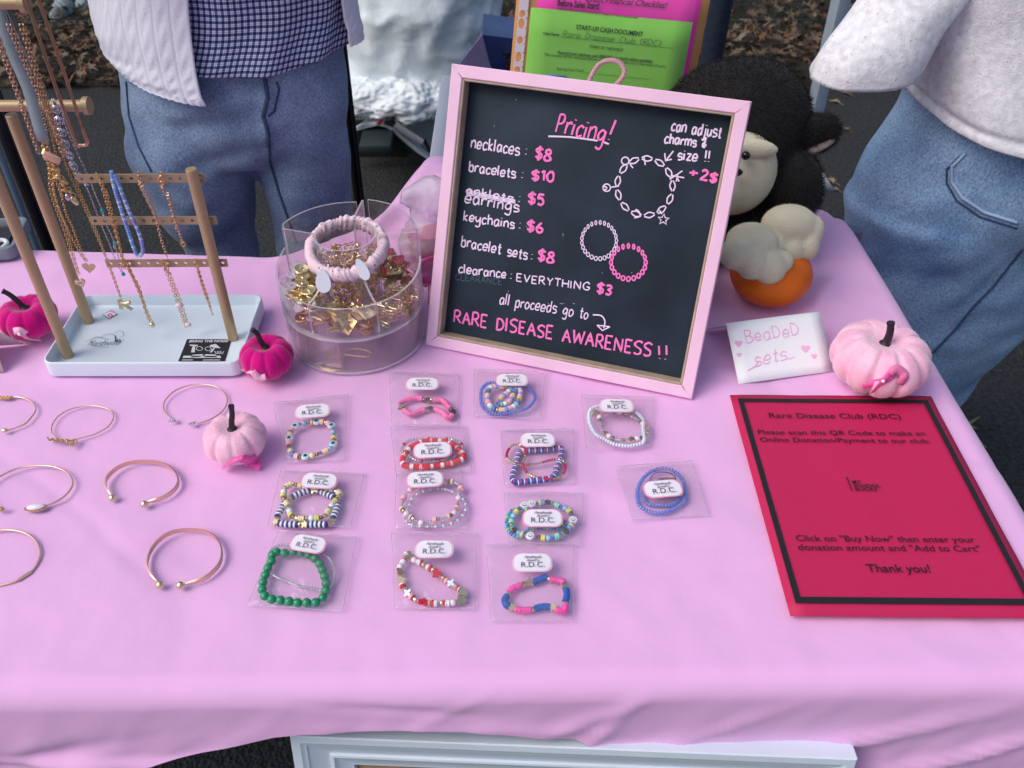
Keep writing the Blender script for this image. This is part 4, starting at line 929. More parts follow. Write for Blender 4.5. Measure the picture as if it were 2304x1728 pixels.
bar_chain('bunched gold chain bracelet on the left of the lowest bar ending in a gold knot', GOLD, [[C4(1035, 680), C4(1090, 800), C4(1160, 960), C4(1210, 1090), C4(1260, 1200)], [C4(1045, 690), C4(1120, 860), C4(1180, 1000), C4(1210, 1110), C4(1240, 1190)], [C4(1060, 700), C4(1080, 780), C4(1140, 880), C4(1170, 960)]],
          lambda t: MB().ball(hang(*C4(1262, 1222), ye), .0035, 12, sc=(1, .8, 1.1)).build('knot_charm', PGOLD, t))
bar_chain('gold chain bracelet with a pink stone on the middle of the lowest bar', GOLD, [[C4(1345, 675), C4(1380, 780), C4(1440, 940), C4(1490, 1090), C4(1545, 1240)], [C4(1360, 675), C4(1400, 780), C4(1460, 930), C4(1510, 1060), C4(1560, 1230)], [C4(1335, 680), C4(1370, 760), C4(1420, 800)]],
          lambda t: [MB().ball(hang(*C4(1485, 1062), ye-.003), .0036, 12, sc=(1.2, .8, .9)).build('pink_stone', mat('rose_stone', srgb(236, 210, 222), .3), t), MB().ball(hang(*C4(1562, 1218), ye-.003), .0030, 12, sc=(1.2, .8, .9)).build('pink_stone', MATS['rose_stone'], t)])
bar_chain('short gold chain earring cluster on the right end of the lowest bar', GOLD, [[C4(1615, 672), C4(1650, 800), C4(1690, 920), C4(1730, 1040), C4(1765, 1140)], [C4(1625, 675), C4(1670, 840), C4(1720, 980), C4(1745, 1080)], [C4(1640, 760), C4(1690, 930), C4(1720, 1010)]], None, .0028, .0011, .00035)
# blue bead necklace
LB = [mat('bead_sky', srgb(130, 165, 225), .15, spec=.6), mat('bead_ice', srgb(185, 215, 235), .12, spec=.6), mat('bead_lilac', srgb(150, 150, 220), .15, spec=.6)]
def seed_mesh(r, l):
    return MB().lathe([(r*.25, -l), (r*.62, -l*.95), (r*.92, -l*.6), (r, 0), (r*.92, l*.6), (r*.62, l*.95), (r*.25, l)], n=8, close=True)
BM = {}
def bead_mesh(kind, m, r, l=None):
    k = (kind, m.name, round(r, 5), round(l or 0, 5))
    if k in BM: return BM[k]
    if kind == 'seed' or kind == 'tube': mb = seed_mesh(r, l or r*.8)
    elif kind == 'disc': mb = MB().lathe([(r*.3, -l), (r*.93, -l), (r, -l*.7), (r, l*.7), (r*.93, l), (r*.3, l)], n=14, close=True)
    elif kind == 'ball': mb = MB().ball((0, 0, 0), r, 14)
    elif kind == 'star': mb = MB().prism([((r if k % 2 == 0 else r*.5)*math.sin(k*math.pi/5), (r if k % 2 == 0 else r*.5)*math.cos(k*math.pi/5)) for k in range(10)][::-1], -.0013, .0013, Matrix.Rotation(math.radians(90), 3, 'X'))
    elif kind == 'heart': mb = MB().prism(heart2d(r*2), -.0014, .0014, Matrix.Rotation(math.radians(90), 3, 'X'))
    elif kind == 'clover': mb = MB().prism([(r*(.72+.28*math.cos(4*t))*math.cos(t), r*(.72+.28*math.cos(4*t))*math.sin(t)) for t in [2*math.pi*k/28 for k in range(28)]], -.0016, .0016, Matrix.Rotation(math.radians(90), 3, 'X'))
    elif kind == 'coin': mb = MB().lathe([(.0001, -l), (r*.85, -l), (r, -l*.5), (r, l*.5), (r*.85, l), (.0001, l)], n=16, M=Matrix.Rotation(math.radians(90), 3, 'X'))
    me = mesh_only(mb, 'bead', m, 35); BM[k] = me; return me
t = thing('bead_necklace', hang(245, 388, ye), 'blue and lilac glass bead loop hanging over the top earring bar', 'necklace', BG)
loop = cat([hang(*q, ye-.002) for q in [C1(925, 1425), C1(935, 1500), C4(960, 120), C4(1010, 280), C4(1060, 430), C4(1110, 580), C4(1150, 650), C4(1185, 600), C4(1150, 450), C4(1080, 300), C4(1020, 150), C4(975, 30), C1(945, 1440)]], 10)
L = 0; rr = random.Random(2); acc = 0
for a, b in zip(loop, loop[1:]):
    d = b-a; L = d.length; s = -acc
    while s < L:
        if s >= 0: inst('bead', bead_mesh('seed', LB[rr.choice([0, 0, 1, 2])], .0022, .0013), t, a+d*(s/L), Vector((0, 0, 1)).rotation_difference(d.normalized()))
        s += .0028
    acc = (L-(s-.0028))
    acc = acc if acc < .0028 else 0
# ================================================================ VELVET PUMPKINS
def velvet(name, c, c2):
    m = mat(name, c, .95, sheen=.7, var=.3, vscale=60, var2=c2, bump=.5, bscale=600, bdist=.0012, spec=.15); return m
STEM = mat('dark_stem', (.022, .014, .022), .45, bump=.5, bscale=120, bdist=.001)
def pumpkin(px, py, rad, hgt, m, label, stem_path, stem_r, ribs=10, dep=.10, name='velvet_pumpkin', rot=0, seed=1, group='velvet pumpkins'):
    c = at(px, py, T); rnd = random.Random(seed)
    t = thing(name, c, label, 'pumpkin', group); mb = MB(); n = 96; K = 26; vs = []
    amp = [rnd.uniform(.6, 1.3) for _ in range(ribs)]
    for k in range(n):
        a = 2*math.pi*k/n
        ri = int((a*ribs/(2*math.pi)+.5)) % ribs; groove = abs(math.cos(a*ribs/2))**.35; g = 1-dep*amp[ri]*(1-abs(math.sin(a*ribs/2)))**2.2
        for i in range(K+1):
            f = math.pi*(.045+.91*i/K); rr = math.sin(f); zz = -math.cos(f)
            x = rad*(abs(rr)**.78)*(g if .1 < f < 3.1 else 1); z = hgt/2*(1+zz*.98)
            top = gauss(rr, .30) if zz > 0 else 0; z -= hgt*.22*top
            z *= 1-.06*(1-g)*8*(1 if zz > 0 else 0)*rr
            w = 1+.02*noise.noise(Vector((math.cos(a)*3, math.sin(a)*3, i*.15+seed)))
            vs.append(c+Vector((x*w*math.cos(a+rot), x*w*math.sin(a+rot), max(.0005, z))))
    fs = [(k*(K+1)+i, ((k+1) % n)*(K+1)+i, ((k+1) % n)*(K+1)+i+1, k*(K+1)+i+1) for k in range(n) for i in range(K)]
    fs += [tuple(k*(K+1) for k in range(n))[::-1], tuple(k*(K+1)+K for k in range(n))]
    mb.add(vs, fs); bd = mb.build('body', m, t, angle=180); FUZZ.append((t, bd, m, seed))
    base = c+Vector((0, 0, hgt*.74)); pts = cat([base+Vector(p) for p in stem_path], 5); L = len(pts)
    mbs = MB(); mbs.tube(pts, [stem_r*(1.9-1.9*min(1, i/(L*.28)) + 1-.25*i/L + (.18 if i > L-3 else 0)) if i < L*.28 else stem_r*(1.02-.25*i/L+(.15 if i > L-3 else 0)) for i in range(L)], 9)
    mbs.build('stem', STEM, t, angle=60)
    return t, c
FUZZ = []
HOT = velvet('hot_pink_velvet', srgb(190, 0, 112), srgb(218, 16, 138)); PALEV = velvet('pale_pink_velvet', srgb(240, 172, 204), srgb(250, 206, 224))
FZM = {'hot_pink_velvet': mat('hot_pink_pile', srgb(212, 24, 144), .95, sheen=.6), 'pale_pink_velvet': mat('pale_pink_pile', srgb(252, 222, 234), .95, sheen=.6)}
def on(bd, *q, up=0):
    out = []
    for x, y in q:
        h = surf(x, y, bd, .0022+up); g_ = at(x, y, T+.003); out.append(h if h is not None else g_)
    return out
def ribbon(t, pts, w, m, upv=Vector((0, 0, 1)), name='ribbon'):
    P = cat(pts, 5); rows = []
    for i, p in enumerate(P):
        d = P[min(i+1, len(P)-1)]-P[max(i-1, 0)]; s = d.cross(upv); s = s.normalized() if s.length > 1e-6 else Vector((1, 0, 0)); rows.append([p-s*w/2, p, p+s*w/2])
    ob = MB().grid(rows).build(name, m, t, angle=180); b = ob.modifiers.new('s', 'SOLIDIFY'); b.thickness = .0004; return ob
RIBP = mat('pink_satin', srgb(244, 96, 178), .35, sheen=.2); RIBL = mat('light_pink_satin', srgb(250, 186, 214), .35)
PEARL = mat('pearl', srgb(244, 232, 240), .25)
t, c = pumpkin(608, 838, .0290, .044, HOT, 'small hot pink velvet pumpkin between the white tray and the acrylic organizer', [(0, 0, 0), (0, 0, .004), (-.003, 0, .012), (-.005, .001, .020), (-.009, 0, .027)], .0033, 9, seed=2)
bd = FUZZ[-1][1]; ribbon(t, on(bd, (542, 828), (560, 836), (578, 840)), .004, RIBL, Vector((0, -.6, 1)), 'ribbon_tail'); ribbon(t, on(bd, (568, 836), (582, 850), (598, 848), up=.003), .0075, RIBL, Vector((0, -.8, .6)), 'ribbon_loop')
t, c = pumpkin(78, 748, .0320, .044, HOT, 'hot pink velvet pumpkin behind the front post at the left edge', [(0, 0, 0), (-.001, 0, .004), (-.004, 0, .012), (-.010, 0, .021), (-.016, 0, .026)], .0034, 8, rot=.3, seed=5)
bd = FUZZ[-1][1]; ribbon(t, on(bd, (36, 744), (50, 752), (64, 760), (92, 764)), .005, RIBL, Vector((0, -.6, 1)), 'ribbon_tail'); ribbon(t, on(bd, (30, 746), (44, 744), (58, 752), up=.003), .008, RIBL, Vector((0, -.8, .6)), 'ribbon_loop'); MB().ball(on(bd, (44, 752), up=.005)[0], .0022, 10).build('pearl', PEARL, t)
t, c = pumpkin(538, 1020, .0305, .042, PALEV, 'small pale pink velvet pumpkin standing among the wire bangles', [(0, 0, 0), (.000, 0, .004), (.001, 0, .012), (.003, .001, .020), (.004, .002, .031)], .0032, 9, seed=9)
bd = FUZZ[-1][1]; ribbon(t, on(bd, (501, 1052), (520, 1038), (546, 1028)), .006, RIBP, Vector((0, -.4, 1)), 'ribbon_tail'); ribbon(t, on(bd, (544, 1030), (562, 1042), (586, 1050)), .008, RIBP, Vector((0, -.6, .8)), 'ribbon_tail')
ribbon(t, on(bd, (544, 1032), (564, 1034), (586, 1026), up=.002), .009, RIBP, Vector((0, -.8, .5)), 'ribbon_loop')
t, c = pumpkin(1962, 858, .0520, .066, PALEV, 'largest pumpkin, pale pink velvet with a ribbon, at the right edge of the table', [(0, 0, 0), (.000, 0, .005), (.001, 0, .012), (.001, .001, .020), (-.001, .002, .030)], .0046, 11, dep=.13, seed=12, rot=.2)
bd = FUZZ[-1][1]; ribbon(t, on(bd, (1940, 868), (1962, 862), (1990, 856), (2014, 840)), .007, RIBP, Vector((0, -.8, .5)), 'ribbon_tail')
ribbon(t, on(bd, (1964, 884), (1985, 862), (2006, 838), up=.0015), .0085, RIBP, Vector((.3, -.8, .5)), 'ribbon_tail'); ribbon(t, on(bd, (2003, 840), (2018, 830), (2033, 840), (2034, 850), (2022, 864), up=.003), .009, mat('rose_satin', srgb(240, 130, 180), .35), Vector((0, -.8, .5)), 'ribbon_loop')
MB().ball(on(bd, (1987, 858), up=.003)[0], .0020, 10).build('pearl', PEARL, t)

# ================================================================ ORANGE PUMPKIN AND PLUSH GORILLA
ORG = mat('orange_rind', srgb(222, 104, 14), .45, var=.18, vscale=14, bump=.15, bscale=250, bdist=.0008, spec=.4)
opc = at(1722, 670, T); t = thing('orange_pumpkin', opc, 'small smooth orange pumpkin under the feet of the plush gorilla', 'pumpkin')
mb = MB(); n = 64; K = 24; vs = []
for k in range(n):
    a = 2*math.pi*k/n
    for i in range(K+1):
        f = math.pi*(.03+.94*i/K); rr = math.sin(f); x = .0490*(rr**.85)*(1-.012*(1-abs(math.sin(a*4)))); z = .036*(1-math.cos(f)*.97)-.008*gauss(rr, .3)*(1 if f > 1.6 else 0)
        vs.append(opc+Vector((x*math.cos(a), x*math.sin(a), max(.0005, z))))
mb.add(vs, [(k*(K+1)+i, ((k+1) % n)*(K+1)+i, ((k+1) % n)*(K+1)+i+1, k*(K+1)+i+1) for k in range(n) for i in range(K)]+[tuple(k*(K+1) for k in range(n))[::-1], tuple(k*(K+1)+K for k in range(n))]); mb.build('rind', ORG, t, angle=180)
MB().tube([opc+Vector((0, 0, .06)), opc+Vector((0, .002, .072))], .005, 8).build('stem', mat('green_stem', (.08, .07, .03), .8), t)
# gorilla, sitting behind it
GC = aty(1650, 330, 1.03); gor = thing('plush_gorilla', (GC.x-.01, 1.03, T), 'black plush gorilla with cream face, hands and feet sitting behind the pricing board', 'soft toy')
BFUR = mat('black_fur', (.007, .006, .0065), .9, sheen=.12, var=.5, vscale=30); CFUR = mat('cream_plush', srgb(206, 200, 176), .95, sheen=.3, var=.06, vscale=40, bump=.6, bscale=500, bdist=.0015, spec=.2)
HEADC = Vector((GC.x-.004, 1.045, T+.152)); 
def blob_mesh(blobs, vox):
    mb = MB()
    for c, r, sc, M in blobs: mb.ball(c, r, 24, sc=sc, M=M)
    me = bpy.data.meshes.new('tmp'); me.from_pydata(mb.v, [], mb.f); o = bpy.data.objects.new('tmp', me); COL.objects.link(o)
    md = o.modifiers.new('r', 'REMESH'); md.mode = 'VOXEL'; md.voxel_size = vox; md2 = o.modifiers.new('s', 'SMOOTH'); md2.iterations = 8; md2.factor = .6
    bpy.context.view_layer.update(); dg = bpy.context.evaluated_depsgraph_get(); e = o.evaluated_get(dg); m2 = bpy.data.meshes.new_from_object(e); out = MB(); out.v = [tuple(v.co) for v in m2.vertices]; out.f = [tuple(p.vertices) for p in m2.polygons]; out.m = [0]*len(out.f)
    bpy.data.objects.remove(o); bpy.data.meshes.remove(me); bpy.data.meshes.remove(m2); return out
I3 = Matrix.Identity(3)
def R_x(a): return Matrix.Rotation(a, 3, 'X')
def R_y(a): return Matrix.Rotation(a, 3, 'Y')
def R_z(a): return Matrix.Rotation(a, 3, 'Z')
hx, hy, hz = HEADC
body = blob_mesh([(HEADC, .088, (1, .92, .93), I3), (HEADC+Vector((.02, .005, .01)), .078, (1, .95, .95), I3),
                  (Vector((hx, 1.06, T+.055)), .075, (1.0, .9, .95), I3), (aty(1775, 430, .99), .040, (1.0, .9, 1.35), I3), (aty(1752, 400, 1.02), .042, (1, .9, 1.1), I3), (Vector((hx+.058, 1.00, T+.048)), .036, (.95, 1.1, 1.1), I3), (Vector((hx-.06, 1.02, T+.06)), .042, (1, 1, 1.2), I3),
                  (Vector((hx+.02, .99, T+.045)), .038, (1.1, 1.3, .9), I3), (Vector((hx-.05, .99, T+.035)), .036, (1, 1.4, .9), I3)], .0045)
bo = body.build('body', BFUR, gor, angle=180)
EC = aty(1836, 300, 1.01)
ear = blob_mesh([(EC, .026, (1.15, .45, .95), R_y(-.3)), (EC+Vector((-.022, 0, -.004)), .024, (1.2, .55, .9), I3)], .003); eo = ear.build('ear', BFUR, gor, angle=180)
MB().ball(EC+Vector((.004, -.008, -.014)), .019, 16, sc=(1.1, .28, .32), M=R_y(-.5)).build('inner_ear', mat('pink_plush', srgb(190, 172, 162), .9), gor)
MB().ball(HEADC+Vector((-.092, .01, .0)), .028, 16, sc=(1, .5, .95)).build('ear', BFUR, gor)
# face
fc = aty(1652, 388, .972); face = blob_mesh([(fc, .052, (1.0, .55, 1.05), R_x(-.1)), (fc+Vector((-.012, .0, -.012)), .046, (1.1, .7, .9), I3)], .003); faceo = face.build('face', CFUR, gor, angle=180)
bc_ = aty(1686, 334, .956); blob_mesh([(bc_, .0155, (2.3, .6, .8), R_y(.08)), (bc_+Vector((-.045, 0, .002)), .0155, (2.1, .6, .8), I3)], .0022).build('brow', CFUR, gor, angle=180)
EYE = mat('glossy_black', (.005, .005, .005), .08)
e1 = aty(1680, 348, .958); MB().ball(aty(1681-3, 349, .955), .0001, 6)
MB().ball(aty(1678, 350, .942), .0052, 12).build('eye', EYE, gor); MB().ball(aty(1580, 350, .951), .0052, 12).build('eye', EYE, gor)
MB().ball(aty(1658, 388, .936), .006, 12, sc=(1.2, .6, .8)).build('nostril', EYE, gor)
# hand and feet
PAWS = []
def paw(name, cc, parts): PAWS.append(blob_mesh([(cc+Vector(o_), r, s, I3) for o_, r, s in parts], .0025).build(name, CFUR, gor, angle=180))
hc = aty(1776, 532, .905); paw('hand', hc, [((0, .01, .010), .028, (1.2, .95, .85)), ((-.018, -.006, -.008), .018, (.9, 1, 1)), ((.002, -.008, -.014), .019, (.85, 1, 1.1)), ((.022, -.004, -.010), .018, (.8, 1, 1.1)), ((.028, .008, .004), .018, (.8, 1, 1))])
f1 = aty(1694, 578, .872); paw('foot', f1, [((.002, .02, .008), .026, (1.2, 1.1, .8)), ((-.022, 0, .004), .019, (.95, 1, .95)), ((-.002, -.006, -.004), .020, (.9, 1, 1)), ((.020, -.006, -.010), .021, (.95, 1, .95)), ((.036, 0, -.006), .014, (.9, 1, .9))])
f2 = aty(1550, 600, .90); paw('foot', f2, [((0, .02, .008), .024, (1.1, 1.2, .8)), ((-.014, -.004, 0), .018, (.9, 1, 1)), ((.010, -.004, 0), .018, (.9, 1, 1))])
hc2 = aty(1490, 520, .965); paw('hand', hc2, [((0, .01, .01), .024, (1, 1, 1)), ((-.012, -.005, -.008), .016, (.9, 1, 1)), ((.01, -.005, -.008), .016, (.9, 1, 1))])
# fur: short blades standing out of the black plush
def fur(parent, me_ob, n, L, name='fur', m=None, seed=1, droop=.4):
    me = me_ob.data; rnd = random.Random(seed); polys = me.polygons; areas = np.array([p.area for p in polys]); cum = np.cumsum(areas); mb = MB(); off = WL[me_ob.name]
    idx = np.searchsorted(cum, np.random.RandomState(seed).rand(n)*cum[-1])
    for i in idx:
        p = polys[int(i)]; vs = [me.vertices[k].co for k in p.vertices]; a, b = rnd.random(), rnd.random()
        q = (vs[0]*(1-a)+vs[1]*a)*(1-b)+(vs[3 % len(vs)]*(1-a)+vs[2]*a)*b+off; nr = p.normal
        d = (nr+Vector((rnd.gauss(0, .35), rnd.gauss(0, .35), rnd.gauss(0, .35)-droop))).normalized(); s = d.cross(Vector((rnd.random()-.5, rnd.random()-.5, rnd.random()-.5))).normalized()*L*.05
        l_ = L*rnd.uniform(.5, 1.2); mb.add([q-s-nr*.001, q+s-nr*.001, q+d*l_+Vector((0, 0, -l_*.15))], [(0, 1, 2)])
    ob = mb.build(name, m or BFUR, parent, smooth=False); ob['kind'] = 'stuff'
for k_, p_ in enumerate(PAWS+[faceo]): fur(gor, p_, 7000, .0022, 'pile', CFUR, 20+k_, .1)
fur(gor, bo, 46000, .0080, seed=1, droop=.3); fur(gor, eo, 7000, .0070, seed=2, droop=.1)

for t_, b_, m_, s_ in FUZZ: fur(t_, b_, 14000, .0016, 'fuzz', FZM[m_.name], s_, 0)
# ================================================================ ACRYLIC ORGANIZER
OC = Vector((-.160, .832, T+.0005)); ORr = .0795; tw = .0022
org = thing('acrylic_organizer', OC, 'clear round acrylic organizer in two tiers holding gold charms', 'organizer')
def wallseg(r, z0, z1, a0, a1, n, name='wall', topfn=None, m=ACRYL):
    mb = MB(); N = n; ri = r-tw; P = []
    for k in range(N+1):
        a = a0+(a1-a0)*k/N; zt = topfn((k/N)) if topfn else z1; ca, sa_ = math.cos(a), math.sin(a)
        P.append([OC+Vector((r*ca, r*sa_, z0)), OC+Vector((r*ca, r*sa_, zt)), OC+Vector((ri*ca, ri*sa_, zt)), OC+Vector((ri*ca, ri*sa_, z0))])
    vs = [p for q in P for p in q]; full = abs(a1-a0-2*math.pi) < 1e-6
    for k in range(N):
        b = k*4; c_ = (k+1)*4
        for s, mm in ((0, 0), (1, 1), (2, 0), (3, 1)): mb.add([vs[b+s], vs[c_+s], vs[c_+(s+1) % 4], vs[b+(s+1) % 4]], [(0, 1, 2, 3)], mm)
    if not full:
        for b in (0, N*4): mb.add(vs[b:b+4], [(0, 1, 2, 3)], 1)
    me = mb; ob = me.build(name, [ACRYL, ACEDGE], org, angle=50); bm = bmesh.new(); bm.from_mesh(ob.data); bmesh.ops.remove_doubles(bm, verts=bm.verts[:], dist=1e-5); bm.to_mesh(ob.data); bm.free(); smoothen(ob.data, 50); return ob
def disc(r, z0, z1, name, r0=0):
    mb = MB(); mb.lathe([(max(r0, 1e-4), z0), (r, z0)], OC, 64, 0); mb.lathe([(max(r0, 1e-4), z1), (r, z1)], OC, 64, 0); mb.lathe([(r, z0), (r, z1)], OC, 64, 1)
    if r0: mb.lathe([(r0, z0), (r0, z1)], OC, 64, 1)
    return mb.build(name, [ACRYL, ACEDGE], org, angle=50)
def plate(a, b, z0, z1, name='divider', topfn=None, n=14, th=.0022):
    a = Vector((a[0], a[1], 0))+OC; b = Vector((b[0], b[1], 0))+OC; d = (b-a).normalized(); s = Vector((-d.y, d.x, 0))*th/2; mb = MB(); P = []
    for k in range(n+1):
        p = a.lerp(b, k/n); zt = topfn(k/n) if topfn else z1; P.append([p-s+Vector((0, 0, z0)), p-s+Vector((0, 0, zt)), p+s+Vector((0, 0, zt)), p+s+Vector((0, 0, z0))])
    for k in range(n):
        for q, mm in ((0, 0), (1, 1), (2, 0), (3, 1)): mb.add([P[k][q], P[k+1][q], P[k+1][(q+1) % 4], P[k][(q+1) % 4]], [(0, 1, 2, 3)], mm)
    mb.add(P[0], [(0, 1, 2, 3)], 1); mb.add(P[-1], [(0, 1, 2, 3)], 1); return mb.build(name, [ACRYL, ACEDGE], org, angle=30)
disc(ORr, 0, .0035, 'base'); wallseg(ORr-.001, .0036, .044, 0, 2*math.pi, 96, 'drawer_wall'); disc(ORr, .0445, .048, 'tier_floor')
zf = .0485
rad = math.radians
A0, A1 = rad(-155), rad(-8)       # low front part
wallseg(ORr, zf, .088, rad(-200), rad(5), 64, 'front_wall', topfn=lambda f: .088+.010*abs(2*f-1)**3)
wallseg(ORr-.0003, zf, .13, rad(8), rad(78), 40, 'back_wall', topfn=lambda f: .130)
wallseg(ORr-.0003, zf, .13, rad(88), rad(158), 40, 'back_wall', topfn=lambda f: .126)
IR = .0335; wallseg(IR, zf, .130, 0, 2*math.pi, 64, 'inner_cup')
def pol(r, a): return (r*math.cos(rad(a)), r*math.sin(rad(a)))
for a, zt in ((-118, None), (-62, None)):
    plate(pol(IR+.001, a), pol(ORr-tw-.001, a), zf, .1, topfn=lambda f: .112-.026*math.sin(f*math.pi/2)**.8)
plate(pol(IR+.001, 6), pol(ORr-tw-.001, 6), zf, .13, topfn=lambda f: .128); plate(pol(IR+.001, 82), pol(ORr-tw-.001, 82), zf, .13, topfn=lambda f: .13)
plate(pol(IR+.001, 162), pol(ORr-tw-.001, 162), zf, .13, topfn=lambda f: .124)
plate(pol(.055, -128), pol(.0765, -128), .004, .043, 'drawer_front'); plate(pol(.040, -138), pol(.0765, -138), .004, .043, 'drawer_front'); plate(pol(.077, -128), pol(.074, -96), .004, .043, 'drawer_edge')
# piles of charms in the compartments: each pile is a thing of its own
def pick(kind, m): return (kind, m)
def charm_pile(label, m_list, kinds, a0, a1, r0, r1, z0, n, hgt, seed, size=.004):
    rnd = random.Random(seed); ac = rad((a0+a1)/2); rc = (r0+r1)/2; c = OC+Vector((rc*math.cos(ac), rc*math.sin(ac), z0)); t = thing('charm_pile', c, label, 'charms', 'gold charms in the organizer')
    for k in range(n):
        f = k/n; a = rad(rnd.uniform(a0, a1)); r = math.sqrt(rnd.uniform(r0*r0, r1*r1)); p = OC+Vector((r*math.cos(a), r*math.sin(a), z0+.002+hgt*f*(1-.5*abs((r-rc)/(r1-r0)*1.2)))); kd = rnd.choice(kinds); m = rnd.choice(m_list)
        q = Quaternion((rnd.gauss(0, 1), rnd.gauss(0, 1), rnd.gauss(0, 1), rnd.gauss(0, 1))).normalized() if kd not in ('plate', 'medal', 'clip') else (Quaternion((0, 0, 1), rnd.uniform(0, 6))@Quaternion((1, 0, 0), rnd.gauss(0, .35)))
        inst('charm', charm_mesh(kd, m, size), t, p, q)
    return t
CM = {}
def charm_mesh(kd, m, s):
    k = (kd, m.name, s)
    if k in CM: return CM[k]
    mb = MB()
    if kd == 'ring': mb.tube([Vector((s*math.cos(q), s*.7*math.sin(q), 0)) for q in [i*math.pi/6 for i in range(12)]], s*.16, 5, closed=True)
    elif kd == 'clip':
        h = s*1.3; mb.tube(cat([(-h, -s*.45, 0), (h, -s*.45, 0), (h*1.35, 0, 0), (h, s*.45, 0), (-h, s*.45, 0), (-h*1.35, 0, 0)], 3, True), s*.13, 5, closed=True)
    elif kd == 'ball': mb.ball((0, 0, 0), s*.55, 10)
    elif kd == 'star': mb.prism([((s if i % 2 == 0 else s*.5)*math.sin(i*math.pi/5), (s if i % 2 == 0 else s*.5)*math.cos(i*math.pi/5)) for i in range(10)][::-1], -s*.15, s*.15)
    elif kd == 'heart': mb.prism(heart2d(s*2.2), -s*.18, s*.18)
    elif kd == 'plate':
        mb.bbox((0, 0, 0), (s*1.6, s*1.9, s*.12), s*.1); mb.bbox((0, 0, s*.16), (s*1.35, s*1.65, s*.06), s*.04)
        for i in range(5): mb.ball((s*math.sin(i*2.2)*.8, s*math.cos(i*1.7), s*.2), s*.3, 6, sc=(1, 1, .5))
    elif kd == 'medal':
        mb.lathe([(.0001, -s*.15), (s*1.5, -s*.15), (s*1.7, 0), (s*1.5, s*.2), (s*1.3, s*.1), (.0001, s*.12)], n=20)
        for i in range(18): mb.ball((s*1.6*math.cos(i*math.pi/9), s*1.6*math.sin(i*math.pi/9), s*.1), s*.16, 6)
        mb.ball((0, 0, s*.12), s*.6, 8, sc=(1, .6, .4))
    elif kd == 'twist': mb.tube(cat([(-s, 0, 0), (-s*.3, s*.5, s*.3), (s*.3, -s*.4, -s*.2), (s, 0, s*.2)], 4), s*.17, 5)
    CM[k] = mesh_only(mb, 'charm', m, 35); return CM[k]
REDE = mat('red_enamel', srgb(190, 40, 48), .25); PINKE = mat('pearl_enamel', srgb(226, 208, 224), .3)
charm_pile('pale gold beaded medallions and hearts in the left compartment', [PGOLD, PGOLD, GOLD, PINKE], ['medal', 'medal', 'heart', 'twist', 'ring'], -196, -122, .040, .070, zf, 90, .036, 3, .0048)
charm_pile('engraved gold plate charms stacked in the front compartment', [PGOLD, GOLD], ['plate', 'plate', 'star', 'ring'], -114, -66, .042, .068, zf, 44, .024, 4, .0048)
charm_pile('rose gold paper clip links filling the right front compartment', [ROSE, PGOLD, GOLD], ['clip', 'clip', 'ring'], -57, 0, .040, .073, zf, 150, .018, 5, .0044)
charm_pile('mixed pale gold and red enamel charms in the right rear compartment', [PGOLD, ANTI, REDE, PGOLD], ['plate', 'star', 'heart', 'ball', 'ring'], 10, 76, .040, .070, zf, 110, .036, 6, .0043)
charm_pile('pale gold small charms in the left rear compartment', [PGOLD, ANTI, GOLD], ['twist', 'ring', 'heart', 'ball'], 88, 158, .040, .070, zf, 110, .036, 7, .0040)
charm_pile('rose gold links and charms filling the inner cup', [ROSE, GOLD, ROSE], ['clip', 'ring', 'ball', 'heart', 'twist'], 0, 360, .0, .029, zf, 260, .062, 8, .0042)
charm_pile('antique gold bits heaped in front of the inner cup', [GOLD, ANTI, ROSE], ['ring', 'ball', 'twist'], -112, -70, .037, .050, zf, 60, .030, 9, .0030)
# chains lying in the drawer
t = thing('chain_bracelet', OC+Vector((-.02, -.045, .004)), 'thin gold chain with a round disc lying in the lower tier', 'bracelet'); Z6 = 5.353
def C6(x, y, z=T+.0055): return at(640+x/Z6, 560+y/Z6, z)
mb = MB(); link_chain(mb, cat([C6(440, 1440), C6(480, 1390), C6(600, 1390), C6(690, 1400), C6(640, 1465), C6(520, 1460), C6(440, 1430)], 8), .0026, .0008, .00030); link_chain(mb, cat([C6(640, 1180, T+.03), C6(640, 1260, T+.02), C6(650, 1350), C6(660, 1410)], 6), .0034, .0012, .0004); mb.build('chain', GOLD, t)
MB().lathe([(.0001, 0), (.0078, 0), (.0078, .001), (.0001, .001)], C6(550, 1265, T+.012), 20).build('disc_charm', PGOLD, t)
t = thing('chain_bracelet', OC+Vector((.02, -.04, .004)), 'thin gold chain loop lying alone in the right of the lower tier', 'bracelet'); mb = MB()
link_chain(mb, cat([C6(690, 1270), C6(780, 1205), C6(920, 1210), C6(1040, 1250), C6(1010, 1300), C6(860, 1290), C6(720, 1275)], 8), .0026, .0008, .00030); mb.build('chain', GOLD, t)
